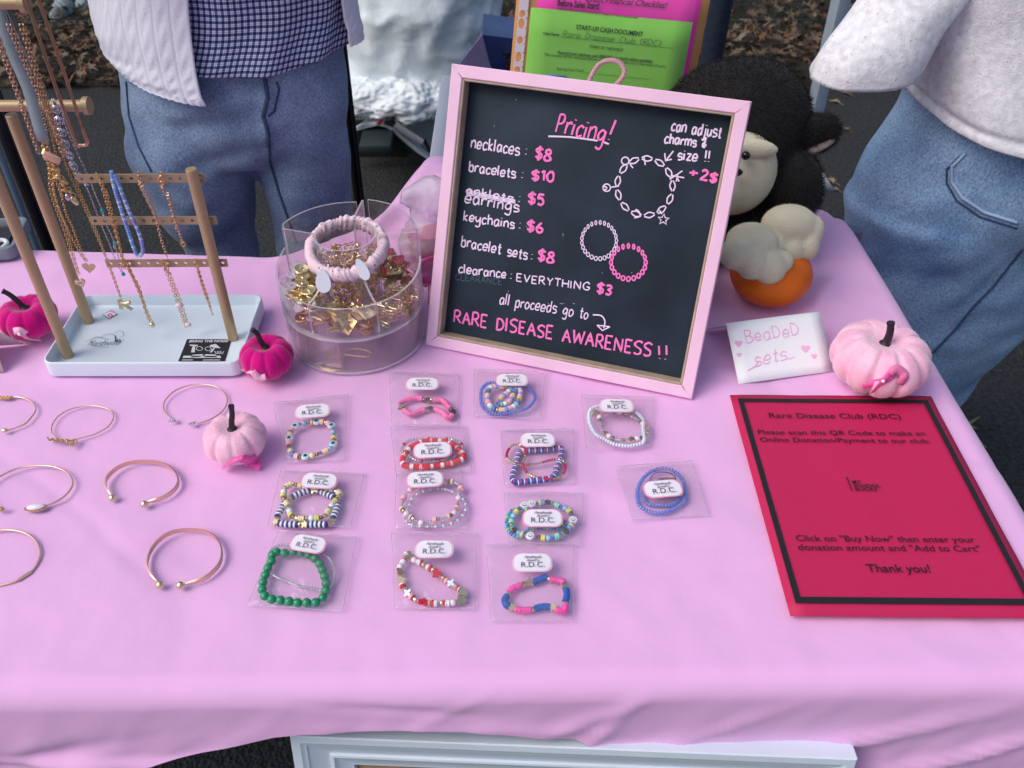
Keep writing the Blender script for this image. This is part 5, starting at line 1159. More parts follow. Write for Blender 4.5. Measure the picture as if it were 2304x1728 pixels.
# scrunchie round the cup
scr = thing('scrunchie', OC+Vector((0, 0, .11)), 'pale pink dotted scrunchie stretched around the rim of the inner cup', 'scrunchie')
m = bpy.data.materials.new('dotted_cotton'); m.use_nodes = True; n_ = m.node_tree.nodes; l_ = m.node_tree.links; b_ = n_['Principled BSDF']; b_.inputs['Roughness'].default_value = .85
tc = n_.new('ShaderNodeTexCoord'); vo = n_.new('ShaderNodeTexVoronoi'); vo.inputs['Scale'].default_value = 190; vo.inputs['Randomness'].default_value = .35; l_.new(tc.outputs['Object'], vo.inputs[0])
rp_ = n_.new('ShaderNodeValToRGB'); l_.new(vo.outputs['Distance'], rp_.inputs[0]); rp_.color_ramp.elements[0].position = .16; rp_.color_ramp.elements[1].position = .2; rp_.color_ramp.elements[0].color = (.10, .07, .08, 1); rp_.color_ramp.elements[1].color = (*srgb(238, 210, 220), 1); l_.new(rp_.outputs[0], b_.inputs[0])
SCR = m; mb = MB(); vs = []; n1, n2 = 200, 18
for k in range(n1):
    a = 2*math.pi*k/n1; ph = a*46+14*noise.noise(Vector((math.cos(a)*3, math.sin(a)*3, 0))); cR = IR+.0062+.002*noise.noise(Vector((math.cos(a)*2, math.sin(a)*2, 5))); zc = .113+.010*math.sin(a+.2)*.9+.003*noise.noise(Vector((math.cos(a)*2, math.sin(a)*2, 9)))
    for j in range(n2):
        b = 2*math.pi*j/n2; rr = (.0070+.0020*noise.noise(Vector((math.cos(a)*4, math.sin(a)*4, 2))))*(1+(.10+.16*abs(noise.noise(Vector((math.cos(a)*2,math.sin(a)*2,7)))))*math.sin(ph+2.5*math.sin(b)))
        vs.append(OC+Vector(((cR+rr*.85*math.cos(b))*math.cos(a), (cR+rr*.85*math.cos(b))*math.sin(a), zc+rr*1.15*math.sin(b))))
mb.add(vs, [(k*n2+j, ((k+1) % n1)*n2+j, ((k+1) % n1)*n2+(j+1) % n2, k*n2+(j+1) % n2) for k in range(n1) for j in range(n2)]); mb.build('band', SCR, scr, angle=180)
TAILM = mat('white_felt', srgb(222, 224, 236), .8)
def tail(cx2, cy2, w, h, rot, y):
    c = aty(cx2, cy2, y); mb = MB(); out = [(w*math.cos(t)*(1-.25*math.sin(t)), h*math.sin(t)) for t in [2*math.pi*k/24 for k in range(24)]]
    M = Matrix.Rotation(rad(66), 3, 'X')@Matrix.Rotation(rot, 3, 'Z'); mb.prism(out, -.0009, .0009, M, c); mb.build('tab', TAILM, scr, angle=50)
tail(727, 632, .0078, .0128, .05, OC.y-IR-.012); tail(815, 606, .0058, .0122, .42, OC.y-IR-.008)
# gift bag with ribbon behind the board
gb = thing('gift_bag', aty(960, 560, .93), 'clear gift bag tied with hot pink ribbon half hidden behind the pricing board', 'gift bag')
gx = aty(975, 700, .93)
blob = blob_mesh([(Vector((gx.x-.002, .945, T+.045)), .042, (.9, .8, 1.05), I3), (Vector((gx.x+.01, .955, T+.10)), .036, (1.0, .7, 1.0), R_y(.3)), (Vector((gx.x-.012, .95, T+.11)), .022, (1, .6, .8), I3)], .004)
for i, v_ in enumerate(blob.v):
    p = Vector(v_); w = .004*noise.noise(p*60)+.003*abs(noise.noise(p*120+Vector((3, 1, 2)))); blob.v[i] = tuple(p+Vector((w, w, w*.6)))
bag = blob.build('bag', film('cello', tint=(.86, .83, .9), gloss=.0, rough=.35, bump=.8, bscale=90, white=.30), gb, angle=25)
MB().bbox((gx.x, .95, T+.035), (.024, .018, .030), .006, R_z(.4)).build('contents', mat('magenta_tissue', srgb(226, 60, 140), .7, bump=.8, bscale=80, bdist=.004), gb)
ribbon(gb, [aty(936, 625, .90), aty(950, 627, .895), aty(968, 640, .90)], .014, RIBP, Vector((0, 0, 1)).cross(Vector((0, 0, 1)))+Vector((0, -1, .2)), 'ribbon')
ribbon(gb, [aty(935, 620, .905), aty(950, 590, .90), aty(978, 580, .91)], .006, RIBP, Vector((0, -1, .3)), 'ribbon')
MB().tube(cat([aty(x, y, .893) for x, y in [(944, 641), (955, 640), (965, 645), (963, 700)]], 5), .0008, 5).build('gold_thread', GOLD, gb)
# ================================================================ WIRE BANGLES AND CUFFS
BGG = 'bangles laid out on the left of the cloth'; Z5 = 2.9633
def C5(x, y): return (x/Z5, 820+y/Z5)
def bangle(label, pts, r, m=ROSE, cuff=0, closed=False, name='bangle'):
    r = r*.85; P = [at(*C5(*q), T+r+cuff*.5) for q in pts]; t = thing(name, sum(P, Vector())/len(P)-Vector((0, 0, r)), label, 'bangle', BGG)
    path = cat(P, 8, closed)
    if cuff:
        mb = MB(); L = len(path); cen = sum(path, Vector())/L; vs = []; 
        for i, p in enumerate(path):
            d = (p-cen); d.z = 0; d.normalize(); f = min(1, min(i, L-1-i)/6); h = cuff*(.35+.65*f)*.5; tk = .0006
            for a, b in ((-tk, -h), (tk, -h*.8), (tk*1.3, 0), (tk, h*.8), (-tk, h), (-tk*.8, 0)): vs.append(p+d*a+Vector((0, 0, b)))
        n = 6; fs = [(i*n+k, i*n+(k+1) % n, (i+1)*n+(k+1) % n, (i+1)*n+k) for i in range(L-1) for k in range(n)]; mb.add(vs, fs); mb.build('band', m, t, angle=50)
    else: MB().tube(path, r, 8, closed=closed).build('wire', m, t, angle=180)
    return t, path
RG2 = mat('bangle_metal', srgb(232, 196, 172), .32, .85)
t, p = bangle('knotted gold wire bangle at the left edge, furthest from the viewer', [(-160, 330), (-90, 250), (20, 222), (80, 215), (160, 225), (225, 262), (236, 310), (200, 362), (160, 400), (80, 430), (40, 440)], .0010, RG2)
MB().ball(at(*C5(30, 440), T+.0022), .0026, 12, sc=(1.5, .9, .8)).build('end_bead', PGOLD, t)
mb = MB(); 
for k in range(7): a = C5(0+k*12, 222+(k % 2)*6-3); mb.ball(at(*a, T+.002), .0018, 8)
mb.tube([at(*C5(x, y), T+.0025) for x, y in [(-10, 225), (20, 218), (50, 228), (80, 212)]], .0009, 6); mb.build('knot', GOLD, t)
t, p = bangle('thin gold wire bangle with a small word shaped in wire at its front', [(372, 488), (345, 450), (350, 400), (395, 340), (480, 295), (580, 276), (660, 280), (735, 305), (757, 350), (730, 405), (690, 435), (630, 465), (560, 485), (515, 496)], .0008, RG2)
mb = MB(); mb.tube(cat([at(*C5(x, y), T+.002+.001*(i % 2)) for i, (x, y) in enumerate([(318, 486), (330, 505), (350, 495), (372, 515), (385, 495), (400, 520), (415, 500), (432, 520), (445, 500), (465, 515), (470, 540), (488, 540), (490, 505), (508, 500), (512, 520)])], 5), .0009, 6)
mb.tube([at(*C5(x, y), T+.0015) for x, y in [(320, 500), (420, 515), (510, 500)]], .0007, 6); mb.build('wire_word', GOLD, t)
t, p = bangle('thin gold wire bangle with two crystal arrowhead tips beside the small pale pumpkin', [(1135, 355), (1100, 320), (1090, 280), (1105, 235), (1160, 180), (1240, 145), (1340, 132), (1440, 148), (1500, 195), (1515, 250), (1480, 315), (1410, 362), (1350, 385), (1312, 392)], .0009, RG2)
CRY = mat('rhinestone', srgb(200, 205, 215), .1, .6, var=.6, vscale=900)
for (x, y), rz in (((1156, 375), -.5), ((1282, 398), 3.3)):
    c = at(*C5(x, y), T+.002); M_ = R_z(rz); MB().prism([(.0045, 0), (-.0032, .0034), (-.0018, 0), (-.0032, -.0034)], -.001, .0012, M_, c).build('arrow_tip', CRY, t, smooth=False)
    mb = MB(); [mb.ball(c+M_@Vector((-.002+.0014*k, (.0018-.0006*k)*s, .0014)), .0007, 6) for k in range(4) for s in (-1, 1)]; mb.build('crystals', SILV, t)
t, p = bangle('large gold wire bangle ending in a clear leaf shaped crystal', [(-60, 800), (-20, 760), (60, 715), (150, 685), (270, 675), (370, 685), (450, 725), (485, 785), (465, 840), (415, 890), (350, 925), (300, 938)], .0011, RG2)
c = at(*C5(238, 950), T+.0035); M_ = R_z(.12)
MB().prism([(.0095*math.cos(a)*(1 if math.cos(a) > 0 else 1.15), .0044*math.sin(a)*(1 if math.cos(a) > 0 else 1-.35*abs(math.cos(a)))) for a in [2*math.pi*k/20 for k in range(20)]], -.0022, -.0006, M_, c).build('leaf_setting', GOLD, t)
MB().ball(c+Vector((0, 0, .0002)), .0085, 20, sc=(1, .42, .3), M=M_).build('crystal', mat('pearly_crystal', srgb(236, 228, 240), .08, spec=.8, coat=.6), t)
t2, p = bangle('rose gold cuff with two ball ends, the upper of the two wide cuffs', [(745, 880), (715, 840), (703, 800), (715, 750), (780, 690), (870, 655), (980, 648), (1080, 662), (1150, 700), (1188, 760), (1180, 815), (1130, 865), (1060, 900), (985, 918)], .0003, RG2, cuff=.0052)
for x, y in ((749, 890), (963, 931)): MB().ball(at(*C5(x, y), T+.0036), .0036, 16).build('end_ball', PGOLD, t2)
t2, p = bangle('rose gold cuff with two ball ends, the lower of the two wide cuffs', [(1050, 1455), (1000, 1400), (980, 1330), (1000, 1250), (1060, 1170), (1150, 1118), (1270, 1104), (1380, 1120), (1450, 1170), (1480, 1240), (1470, 1320), (1420, 1385), (1350, 1435), (1225, 1468)], .0003, RG2, cuff=.0052)
for x, y in ((1066, 1470), (1203, 1473)): MB().ball(at(*C5(x, y), T+.0036), .0036, 16).build('end_ball', PGOLD, t2)
t, p = bangle('plain gold wire bangle cut off by the left edge, nearest to the viewer', [(-200, 1190), (-100, 1130), (0, 1106), (90, 1106), (180, 1130), (245, 1185), (268, 1260), (245, 1335), (200, 1390), (120, 1440), (40, 1465), (-60, 1480), (-180, 1460)], .0011, RG2)
MB().tube([at(*C5(205, 1385), T+.0012), at(*C5(120, 1440), T+.0012)], .0016, 8).build('sleeve', RG2, t)
t = thing('gold_ball_end', at(*C5(5, 965), T+.002), 'gold tip of another bangle just inside the left edge', 'bangle', BGG)
MB().ball(at(*C5(0, 965), T+.003), .0028, 12, sc=(1.6, .8, .8)).build('tip', GOLD, t); MB().tube(cat([at(*C5(x, y), T+.0015) for x, y in [(0, 965), (-40, 950), (-100, 880), (-90, 800)]], 5), .0011, 6).build('wire', RG2, t)

# ================================================================ BRACELETS IN CLEAR BAGS
BC = {}
def bm_(name, r, g, b, rough=.5, **kw): BC[name] = mat('bead_'+name, srgb(r, g, b), rough, **kw)
for a in [('pink', 250, 130, 190), ('hotpink', 250, 96, 180), ('blue', 36, 96, 186), ('navy', 52, 66, 128), ('white', 236, 238, 244), ('blush', 250, 190, 196), ('red', 226, 62, 78), ('crimson', 200, 40, 80), ('cream', 236, 222, 176), ('peach', 250, 214, 190), ('sky', 130, 180, 220), ('mint', 150, 222, 200), ('yellow', 226, 216, 130), ('periwinkle', 100, 130, 205)]: bm_(*a, rough=.55)
for a in [('jade', 40, 150, 104), ('lavglass', 112, 132, 216), ('aqua', 70, 180, 200), ('limeglass', 150, 220, 120), ('skyglass', 146, 196, 226), ('quartz', 236, 214, 224), ('violetglass', 120, 110, 190), ('redglass', 206, 40, 66), ('magenta', 196, 40, 96), ('pearlwhite', 226, 238, 246)]: bm_(*a, rough=.15, spec=.6, sss=.0)
BC['jade'] = mat('bead_jade2', srgb(36, 140, 98), .22, spec=.6, var=.25, vscale=180)
BC['clear'] = film('bead_clear', tint=(.93, .93, .96), gloss=.14, rough=.08, bump=0, white=.22); BC['gold'] = ANTI; BC['bgold'] = PGOLD; BC['silver'] = SILV
SPEC = {'disc': (.0031, .0009), 'sdisc': (.0027, .0008)}
def bead(kind, colr):    # -> mesh, length along the string
    m = BC[colr]
    if kind == 'disc': return bead_mesh('disc', m, .0031, .00098), .0020
    if kind == 'thin': return bead_mesh('disc', m, .0030, .00058), .0012
    if kind == 'ball': return bead_mesh('ball', m, .0040), .0078
    if kind == 'mball': return bead_mesh('ball', m, .0031), .0060
    if kind == 'sball': return bead_mesh('ball', m, .0020), .0038
    if kind == 'seed': return bead_mesh('seed', m, .0016, .0009), .0024
    if kind == 'bigseed': return bead_mesh('seed', m, .0021, .00115), .0030
    if kind == 'tube': return bead_mesh('seed', m, .0013, .0030), .0062
    if kind == 'cyl': return bead_mesh('seed', m, .0023, .0016), .0034
    if kind == 'star': return bead_mesh('star', m, .0042), .0056
    if kind == 'heart': return bead_mesh('heart', m, .0046), .0070
    if kind == 'clover': return bead_mesh('clover', m, .0042), .0074
    if kind == 'coin': return bead_mesh('coin', m, .0042, .0016), .0078
def seq(s):             # "disc:blue*8 star:gold"
    out = []
    for w in s.split():
        k, _, n = w.partition('*'); kd, c = k.split(':'); out += [(kd, c)]*(int(n) if n else 1)
    return out
BRG = 'beaded bracelets in clear bags'
EYEW = mat('evil_eye_white', (.8, .82, .85), .2); EYEB = mat('evil_eye_blue', srgb(120, 190, 215), .2); EYEK = mat('evil_eye_black', (.01, .012, .03), .15)
rb = random.Random(77)
def bracelet(label, strands, name='beaded_bracelet', close=None):
    """strands: (points, bead sequence, closed, height)"""
    allp = [at(*q, T) for q in strands[0][0]]; t = thing(name, sum(allp, Vector())/len(allp), label, 'bracelet', BRG)
    for pts, sq, closed, h in strands:
        P = [at(*q, T+h) for q in pts]; path = cat(P, 10, closed)
        if closed: path.append(path[0])
        L = [0]
        for a, b in zip(path, path[1:]): L.append(L[-1]+(b-a).length)
        MB().tube(path, .0004, 4, cap=False).build('cord', BC['white'], t)
        S_ = seq(sq); s = 0; k = 0; j = 0; items = []
        while s < L[-1]-.0006:
            kd, c = S_[k % len(S_)]; me, ln = (None, .0074) if kd in ('eye', 'smile') else bead(kd, c)
            items.append((s+ln/2, kd, c, me)); s += ln; k += 1
        sc = L[-1]/s
        for s, kd, c, me in items:
            s *= sc
            while j < len(L)-2 and L[j+1] < s: j += 1
            f = (s-L[j])/max(1e-9, L[j+1]-L[j]); p = path[j].lerp(path[j+1], f); d = (path[min(j+2, len(path)-1)]-path[max(0, j-1)]).normalized()
            if kd in ('eye', 'smile'):
                p = p+Vector((0, 0, .0003)); b = MB().lathe([(.0001, -.0018), (.0036, -.0016), (.0043, 0), (.0036, .0016), (.0001, .0018)], p, 20).build('bead', EYEW, t, loc=p)
                if kd == 'eye':
                    MB().lathe([(.0001, .00205), (.0027, .0019), (.0027, .0012)], p, 16).build('iris', EYEB, b, loc=p); MB().lathe([(.0001, .0024), (.0015, .0022), (.0015, .0014)], p, 14).build('pupil', EYEK, b, loc=p)
                else:
                    mb = MB().tube([p+Vector((.0021*math.cos(q), .0021*math.sin(q), .0019)) for q in [rad(205+i*13) for i in range(11)]], .0003, 5)
                    for s_ in (-1, 1): mb.ball(p+Vector((s_*.0011, .0008, .0019)), .00038, 6)
                    mb.build('smile', EYEK, b, loc=p)
                continue
            rot = Vector((0, 0, 1)).rotation_difference(d) if kd not in ('star', 'heart', 'clover', 'coin') else (d.to_track_quat('X', 'Z')@Quaternion((1, 0, 0), rad(-90+25*math.sin(s*900))))
            j_ = 1 if kd in ('ball', 'mball', 'sball') else rb.uniform(.93, 1.05); inst('bead', me, t, p, rot@Quaternion((1, 0, 0), rb.gauss(0, .06)), (j_, j_, 1))
    return t
def ell(cx2, cy2, rx, ry, n=12, rot=0, a0=0, wob=0, seed=1):
    r = random.Random(seed); c, s_ = math.cos(rot), math.sin(rot); out = []
    for k in range(n):
        a = a0+2*math.pi*k/n; w = 1+r.uniform(-wob, wob); x, y = rx*w*math.cos(a), ry*w*math.sin(a); out.append((cx2+x*c-y*s_, cy2+x*s_+y*c))
    return out
BAGG = 'clear bags holding bracelets'
STW = mat('sticker_white', srgb(240, 234, 246), .45); STP = mat('sticker_rim', srgb(236, 160, 190), .45); STI = mat('sticker_ink', srgb(52, 48, 62), .5)
def bag(label, corners, st_c, st_w, st_rot, seed, hgt=.0075, ring=False):
    """corners TL,TR,BR,BL in the photo; sticker centre, width in photo pixels"""
    rnd = random.Random(seed); c = [at(*q, T+.0006) for q in corners]; cen = sum(c, Vector())/4
    t = thing('plastic_bag', cen, label, 'plastic bag', BAGG); n = 26; top = []; bot = []
    def hz(u, v, x, y):
        e = min(min(u, 1-u)*3.4, min(v, 1-v)*4.2, 1); e = max(0, e); base = .0012+hgt*(e**.6)*(.75+.25*math.sin(math.pi*v))
        w = (.0030*abs(noise.noise(Vector((x*50, y*50, seed))))+.0022*abs(noise.noise(Vector((x*140, y*120, seed+4)))))*(.5+.5*e)+.0018*max(0, noise.noise(Vector((x*28, y*28, seed+9))))
        return base+w
    for j in range(n+1):
        v = j/n; r1 = []; r2 = []
        for i in range(n+1):
            u = i/n; p = (c[3]*(1-u)+c[2]*u)*(1-v)+(c[0]*(1-u)+c[1]*u)*v
            k = .0012*noise.noise(Vector((p.x*30, p.y*30, seed))); e = (1-min(1, min(u, 1-u, v, 1-v)*8)); p = p+Vector((k, k*.7, 0))*e
            r1.append(Vector((p.x, p.y, T+hz(u, v, p.x, p.y)))); r2.append(Vector((p.x, p.y, T+.0006)))
        top.append(r1); bot.append(r2)
    MB().grid(top).build('film_front', FILM, t, angle=180); MB().grid(bot).build('film_back', FILM, t, angle=180)
    # welded seams along the edges catch the light
    for A_, B_, ww in ((top[n][0], top[n][n], .0005), (top[0][0], top[0][n], .0004), (top[0][0], top[n][0], .0003), (top[0][n], top[n][n], .0003)):
        e_ = top[n] if A_ is top[n][0] and B_ is top[n][n] else top[0] if B_ is top[0][n] and A_ is top[0][0] else [top[k][0] for k in range(n+1)] if B_ is top[n][0] else [top[k][n] for k in range(n+1)]
        MB().tube(e_, ww, 4, cap=False).build('seam', SEAM, t, angle=180)
    # sticker
    s0 = at(*st_c, T+hgt+.0035); px = .5*((at(st_c[0]+20, st_c[1], T+hgt)-at(st_c[0]-20, st_c[1], T+hgt)).length/40); w = st_w*px/2; h = w*.56
    mx = Matrix.Rotation(st_rot, 3, 'Z'); w *= 1; w = st_w*px; w, h = w, w*.545
    px2 = (at(st_c[0]+20, st_c[1], T+hgt)-at(st_c[0]-20, st_c[1], T+hgt)).length/40; w = st_w*px2/2; h = w*.58
    o_ = rrect(w, h, h*.78, 7); curl = lambda x, y: .0010*(1-(x/w)**2)
    def lay(k, dz): return [s0+mx@Vector((x*k, y*k, 0))+Vector((0, 0, dz+curl(x*k, y*k))) for x, y in o_]
    def fan(pts, cz):
        mb = MB(); n_ = len(pts); inner = [s0+(p-s0)*.5+Vector((0, 0, .0003)) for p in pts]; mb.add([s0+Vector((0, 0, cz+.001))]+inner+pts, [(0, i+1, (i+1) % n_+1) for i in range(n_)]+[(i+1, n_+i+1, n_+(i+1) % n_+1, (i+1) % n_+1) for i in range(n_)]); return mb
    MBb = fan(lay(1.09, -.0004), -.0004); st = MBb.build('sticker', STP if ring else mat('sticker_rim_pale', srgb(240, 196, 214), .45), t, loc=s0, angle=180)
    fan(lay(1.0, 0), 0).build('sticker_face', STW, st, loc=s0, angle=180)
    pl = Plane(s0+Vector((0, 0, .0012)), mx@Vector((1, 0, 0)), mx@Vector((0, 1, 0)))
    mb = MB(); printed(mb, 'R.D.C.', pl, -w*.62, -h*.62, w*1.28, h*.62, bold=-.004); mb.build('printed_line', STI, st, loc=s0, smooth=False)
    mb = MB(); r_ = w*.0085; write(mb, 'Handmade', pl.P(-w*.44, h*.42, .0002), pl.u, pl.v, w*.92, h*.34, r_, slant=.35, n=4); mb.build('script_line', STI, st, loc=s0)
    mb = MB(); write(mb, 'Jewelry', pl.P(-w*.34, h*.06, .0002), pl.u, pl.v, w*.68, h*.32, r_, slant=.35, n=4); mb.build('script_line', STI, st, loc=s0)
    return t
SEAM = film('seam_film', tint=(.97, .96, .99), gloss=.12, rough=.15, bump=0, white=.28)
def zz(o_, s): return lambda x, y: (o_[0]+x/s, o_[1]+y/s)
# --- column one
a = zz((550, 830), 5.53)
bracelet('pastel bracelet with three evil eye beads, in the bag beside the small pale pumpkin', [([a(*q) for q in [(850, 665), (1000, 660), (1090, 720), (1110, 830), (1110, 930), (1040, 1010), (880, 1070), (740, 1095), (610, 1070), (555, 960), (565, 830), (600, 740), (720, 680)]],
    'eye:white disc:peach*2 cyl:gold disc:blush*2 eye:white cyl:silver mball:skyglass sball:gold disc:yellow*2 cyl:gold eye:white mball:skyglass disc:peach*3 cyl:silver sball:gold mball:cream eye:white cyl:gold disc:peach*2 mball:lavglass disc:cream*2 sball:silver cyl:gold disc:blush*3', True, .0042)])
bag('clear bag around the evil eye bracelet, topmost of the left column', [(617, 908), (784, 888), (776, 1036), (640, 1042)], (703, 925), 72, .10, 1)
a = zz((550, 1050), 4.74)
ST = 'disc:navy disc:white'
bracelet('pair of bracelets, navy and white striped tubes with cream and gold beads', [
    ([a(*q) for q in [(700, 250), (560, 300), (460, 355), (410, 420), (345, 560), (350, 600), (480, 615), (620, 618), (760, 615), (900, 612), (940, 560), (990, 430), (980, 350), (870, 290), (780, 260)]], 'disc:navy disc:white disc:navy disc:white disc:navy disc:white disc:navy disc:white disc:navy cyl:bgold star:bgold', True, .0036),
    ([a(*q) for q in [(500, 185), (430, 240), (420, 330), (470, 430), (500, 520), (600, 555), (720, 550), (850, 530), (920, 430), (980, 350), (1020, 290), (930, 245), (780, 230), (620, 205)]], 'disc:cream*3 cyl:bgold mball:pearlwhite disc:yellow*2 sball:gold cyl:bgold', True, .0050)])
bag('clear bag around the navy and white striped bracelet, second in the left column', [(632, 1058), (820, 1066), (790, 1186), (604, 1184)], (718, 1082), 76, -.10, 2, ring=True)
bracelet('pair of bracelets, large green stone beads with a thin clear bead strand', [
    ([a(*q) for q in [(300, 905), (400, 925), (520, 905), (660, 930), (755, 985), (810, 1050), (840, 1130), (865, 1210), (870, 1290), (850, 1380), (770, 1445), (660, 1450), (550, 1450), (440, 1430), (340, 1420), (240, 1400), (195, 1340), (195, 1250), (225, 1150), (255, 1070), (300, 980)]], 'ball:jade', True, .0046),
    ([a(*q) for q in [(270, 930), (300, 870), (430, 830), (620, 850), (830, 930), (930, 1010), (965, 1130), (930, 1260), (870, 1340), (780, 1310), (600, 1280), (470, 1230), (350, 1180), (260, 1120), (240, 1020)]], 'seed:clear', True, .0035)])
bag('clear bag around the green bead bracelet, lowest of the left column', [(628, 1196), (802, 1210), (772, 1376), (558, 1362)], (693, 1224), 76, -.22, 3, ring=True)
# --- column two
a = zz((860, 820), 5.821)
bracelet('single bracelet of bubblegum pink disc tubes with small gold stars', [([a(*q) for q in [(240, 510), (300, 470), (430, 440), (480, 440), (560, 460), (700, 470), (790, 470), (850, 530), (920, 610), (930, 650), (870, 700), (810, 640), (720, 590), (660, 570), (560, 590), (470, 615), (410, 650), (350, 640), (260, 570)]],
    'thin:pink*22 seed:clear star:gold cyl:silver', True, .0036)])
bag('clear bag around the bubblegum pink bracelet, topmost of the second column', [(876, 836), (1034, 842), (1030, 958), (882, 956)], (950, 864), 68, -.01, 4)
bracelet('pair of bracelets in red, white and clear beads under a centred sticker', [
    ([a(*q) for q in [(420, 1060), (340, 1120), (270, 1230), (290, 1320), (420, 1340), (560, 1345), (700, 1330), (850, 1310), (980, 1270), (1060, 1230), (1040, 1150), (960, 1080), (880, 1030), (740, 1000), (560, 1010)]], 'thin:red*6 thin:white*3 thin:red*5 thin:blush*2 thin:red*7 thin:white*2', True, .0036),
    ([a(*q) for q in [(400, 985), (560, 975), (700, 970), (840, 975), (980, 1000), (1050, 1070), (1040, 1140), (960, 1200), (800, 1250), (620, 1275), (440, 1250), (340, 1190), (260, 1130), (280, 1050)]], 'bigseed:clear*5 bigseed:crimson', True, .0052)])
bag('clear bag around the red and white bracelets, second in the second column', [(880, 962), (1048, 960), (1062, 1062), (892, 1072)], (973, 1013), 80, .06, 5, ring=True)
a = zz((860, 1060), 4.8808)
bracelet('pair of bracelets in clear, blush and gold beads with milky round beads', [
    ([a(*q) for q in [(340, 190), (280, 235), (240, 290), (210, 380), (230, 430), (300, 490), (370, 545), (460, 570), (600, 530), (700, 510), (790, 460), (835, 350), (840, 270), (860, 170), (760, 115), (660, 120), (500, 140)]], 'mball:quartz seed:clear*3 disc:blush*2 cyl:bgold seed:clear*3 disc:peach cyl:gold mball:quartz seed:clear disc:blush cyl:bgold seed:clear*2', True, .0040),
    ([a(*q) for q in [(300, 380), (330, 300), (440, 225), (600, 190), (760, 220), (870, 290), (920, 380), (890, 480), (800, 560), (640, 605), (460, 610), (310, 590), (250, 520), (260, 440)]], 'seed:pearlwhite seed:clear*2', True, .0035)])
bag('clear bag around the clear and blush bracelets, third in the second column', [(892, 1064), (1040, 1058), (1050, 1190), (888, 1190)], (956, 1079), 78, .05, 6, ring=True)
bracelet('single bracelet with red glass hearts, white flowers and red and white discs', [([a(*q) for q in [(270, 910), (340, 970), (450, 1020), (560, 1090), (640, 1160), (760, 1240), (850, 1300), (900, 1370), (860, 1420), (750, 1450), (660, 1450), (540, 1450), (380, 1415), (290, 1350), (230, 1270), (210, 1170), (195, 1060), (240, 985)]],
    'heart:bgold mball:quartz thin:white*3 thin:red cyl:bgold seed:clear thin:white*2 thin:red*2 cyl:bgold heart:redglass seed:clear cyl:bgold thin:red thin:blush*2 clover:white cyl:bgold thin:red*2 thin:white heart:bgold seed:clear', True, .0040)])
bag('clear bag around the red heart bracelet, lowest of the second column', [(882, 1200), (1073, 1200), (1070, 1372), (888, 1370)], (977, 1236), 80, -.01, 7)
# --- column three
a = zz((860, 820), 5.821)
bracelet('pair of bracelets, pastel discs inside a loop of small periwinkle beads', [
    ([a(*q) for q in [(1480, 290), (1600, 290), (1680, 320), (1620, 390), (1560, 440), (1530, 510), (1590, 520), (1680, 470), (1720, 390), (1760, 330), (1810, 340), (1800, 440), (1750, 530), (1660, 580), (1560, 600), (1450, 570), (1390, 500), (1380, 400), (1400, 320)]], 'disc:sky*2 disc:blush*2 disc:yellow sball:bgold disc:periwinkle*2 disc:mint mball:pearlwhite disc:blush*2', True, .0038),
    ([a(*q) for q in [(1400, 240), (1310, 310), (1290, 420), (1310, 540), (1380, 620), (1500, 650), (1660, 640), (1830, 600), (1950, 530), (2000, 430), (1960, 350), (1860, 300), (1700, 260), (1540, 240)]], 'bigseed:lavglass', True, .0034)])
bag('clear bag around the pastel and periwinkle bracelets, topmost of the third column', [(1068, 832), (1228, 838), (1216, 942), (1066, 938)], (1152, 855), 66, -.03, 8)
a = zz((1090, 950), 5.719)
bracelet('pair of bracelets, red white and blue discs with a thin red and gold strand', [
    ([a(*q) for q in [(490, 370), (560, 365), (740, 355), (930, 335), (985, 340), (985, 430), (970, 510), (930, 590), (905, 680), (850, 720), (700, 745), (520, 765), (400, 775), (360, 710), (390, 600), (420, 500), (440, 410)]], 'thin:white thin:blue*2 thin:red thin:blue', True, .0036),
    ([a(*q) for q in [(450, 290), (360, 300), (300, 370), (290, 460), (370, 520), (470, 550), (560, 545), (700, 530), (850, 485), (960, 480), (1030, 520), (1035, 620), (970, 700), (860, 730), (700, 715), (580, 680), (510, 600), (480, 540), (520, 460), (520, 350)]], 'seed:bgold*5 seed:magenta*6', True, .0058)])
bag('clear bag around the red, white and blue bracelet, second in the third column', [(1126, 970), (1291, 966), (1290, 1090), (1136, 1092)], (1210, 990), 72, -.01, 9)
bracelet('pair of bracelets in teal, lime and lilac beads with smiley face beads', [
    ([a(*q) for q in [(560, 1060), (680, 1045), (800, 1030), (890, 1040), (960, 1080), (1060, 1120), (1130, 1200), (1130, 1310), (1050, 1400), (960, 1460), (820, 1490), (680, 1480), (560, 1460), (420, 1410), (350, 1320), (370, 1220), (420, 1150), (480, 1090)]], 'smile:x bigseed:violetglass disc:yellow disc:sky*2 star:gold bigseed:aqua cyl:bgold disc:mint*2 bigseed:lavglass mball:skyglass disc:yellow*2 cyl:gold bigseed:violetglass', True, .0044),
    ([a(*q) for q in [(480, 1110), (370, 1130), (300, 1210), (290, 1330), (330, 1420), (430, 1470), (520, 1440), (570, 1370), (700, 1350), (860, 1360), (980, 1360), (1040, 1310), (1000, 1260), (860, 1240), (660, 1180)]], 'bigseed:aqua bigseed:limeglass bigseed:aqua bigseed:violetglass bigseed:aqua', True, .0036)])
bag('clear bag around the teal and lime bracelets, third in the third column', [(1134, 1110), (1314, 1110), (1306, 1226), (1146, 1222)], (1221, 1166), 84, -.02, 10, ring=True)
a = zz((1080, 1200), 7.2115)
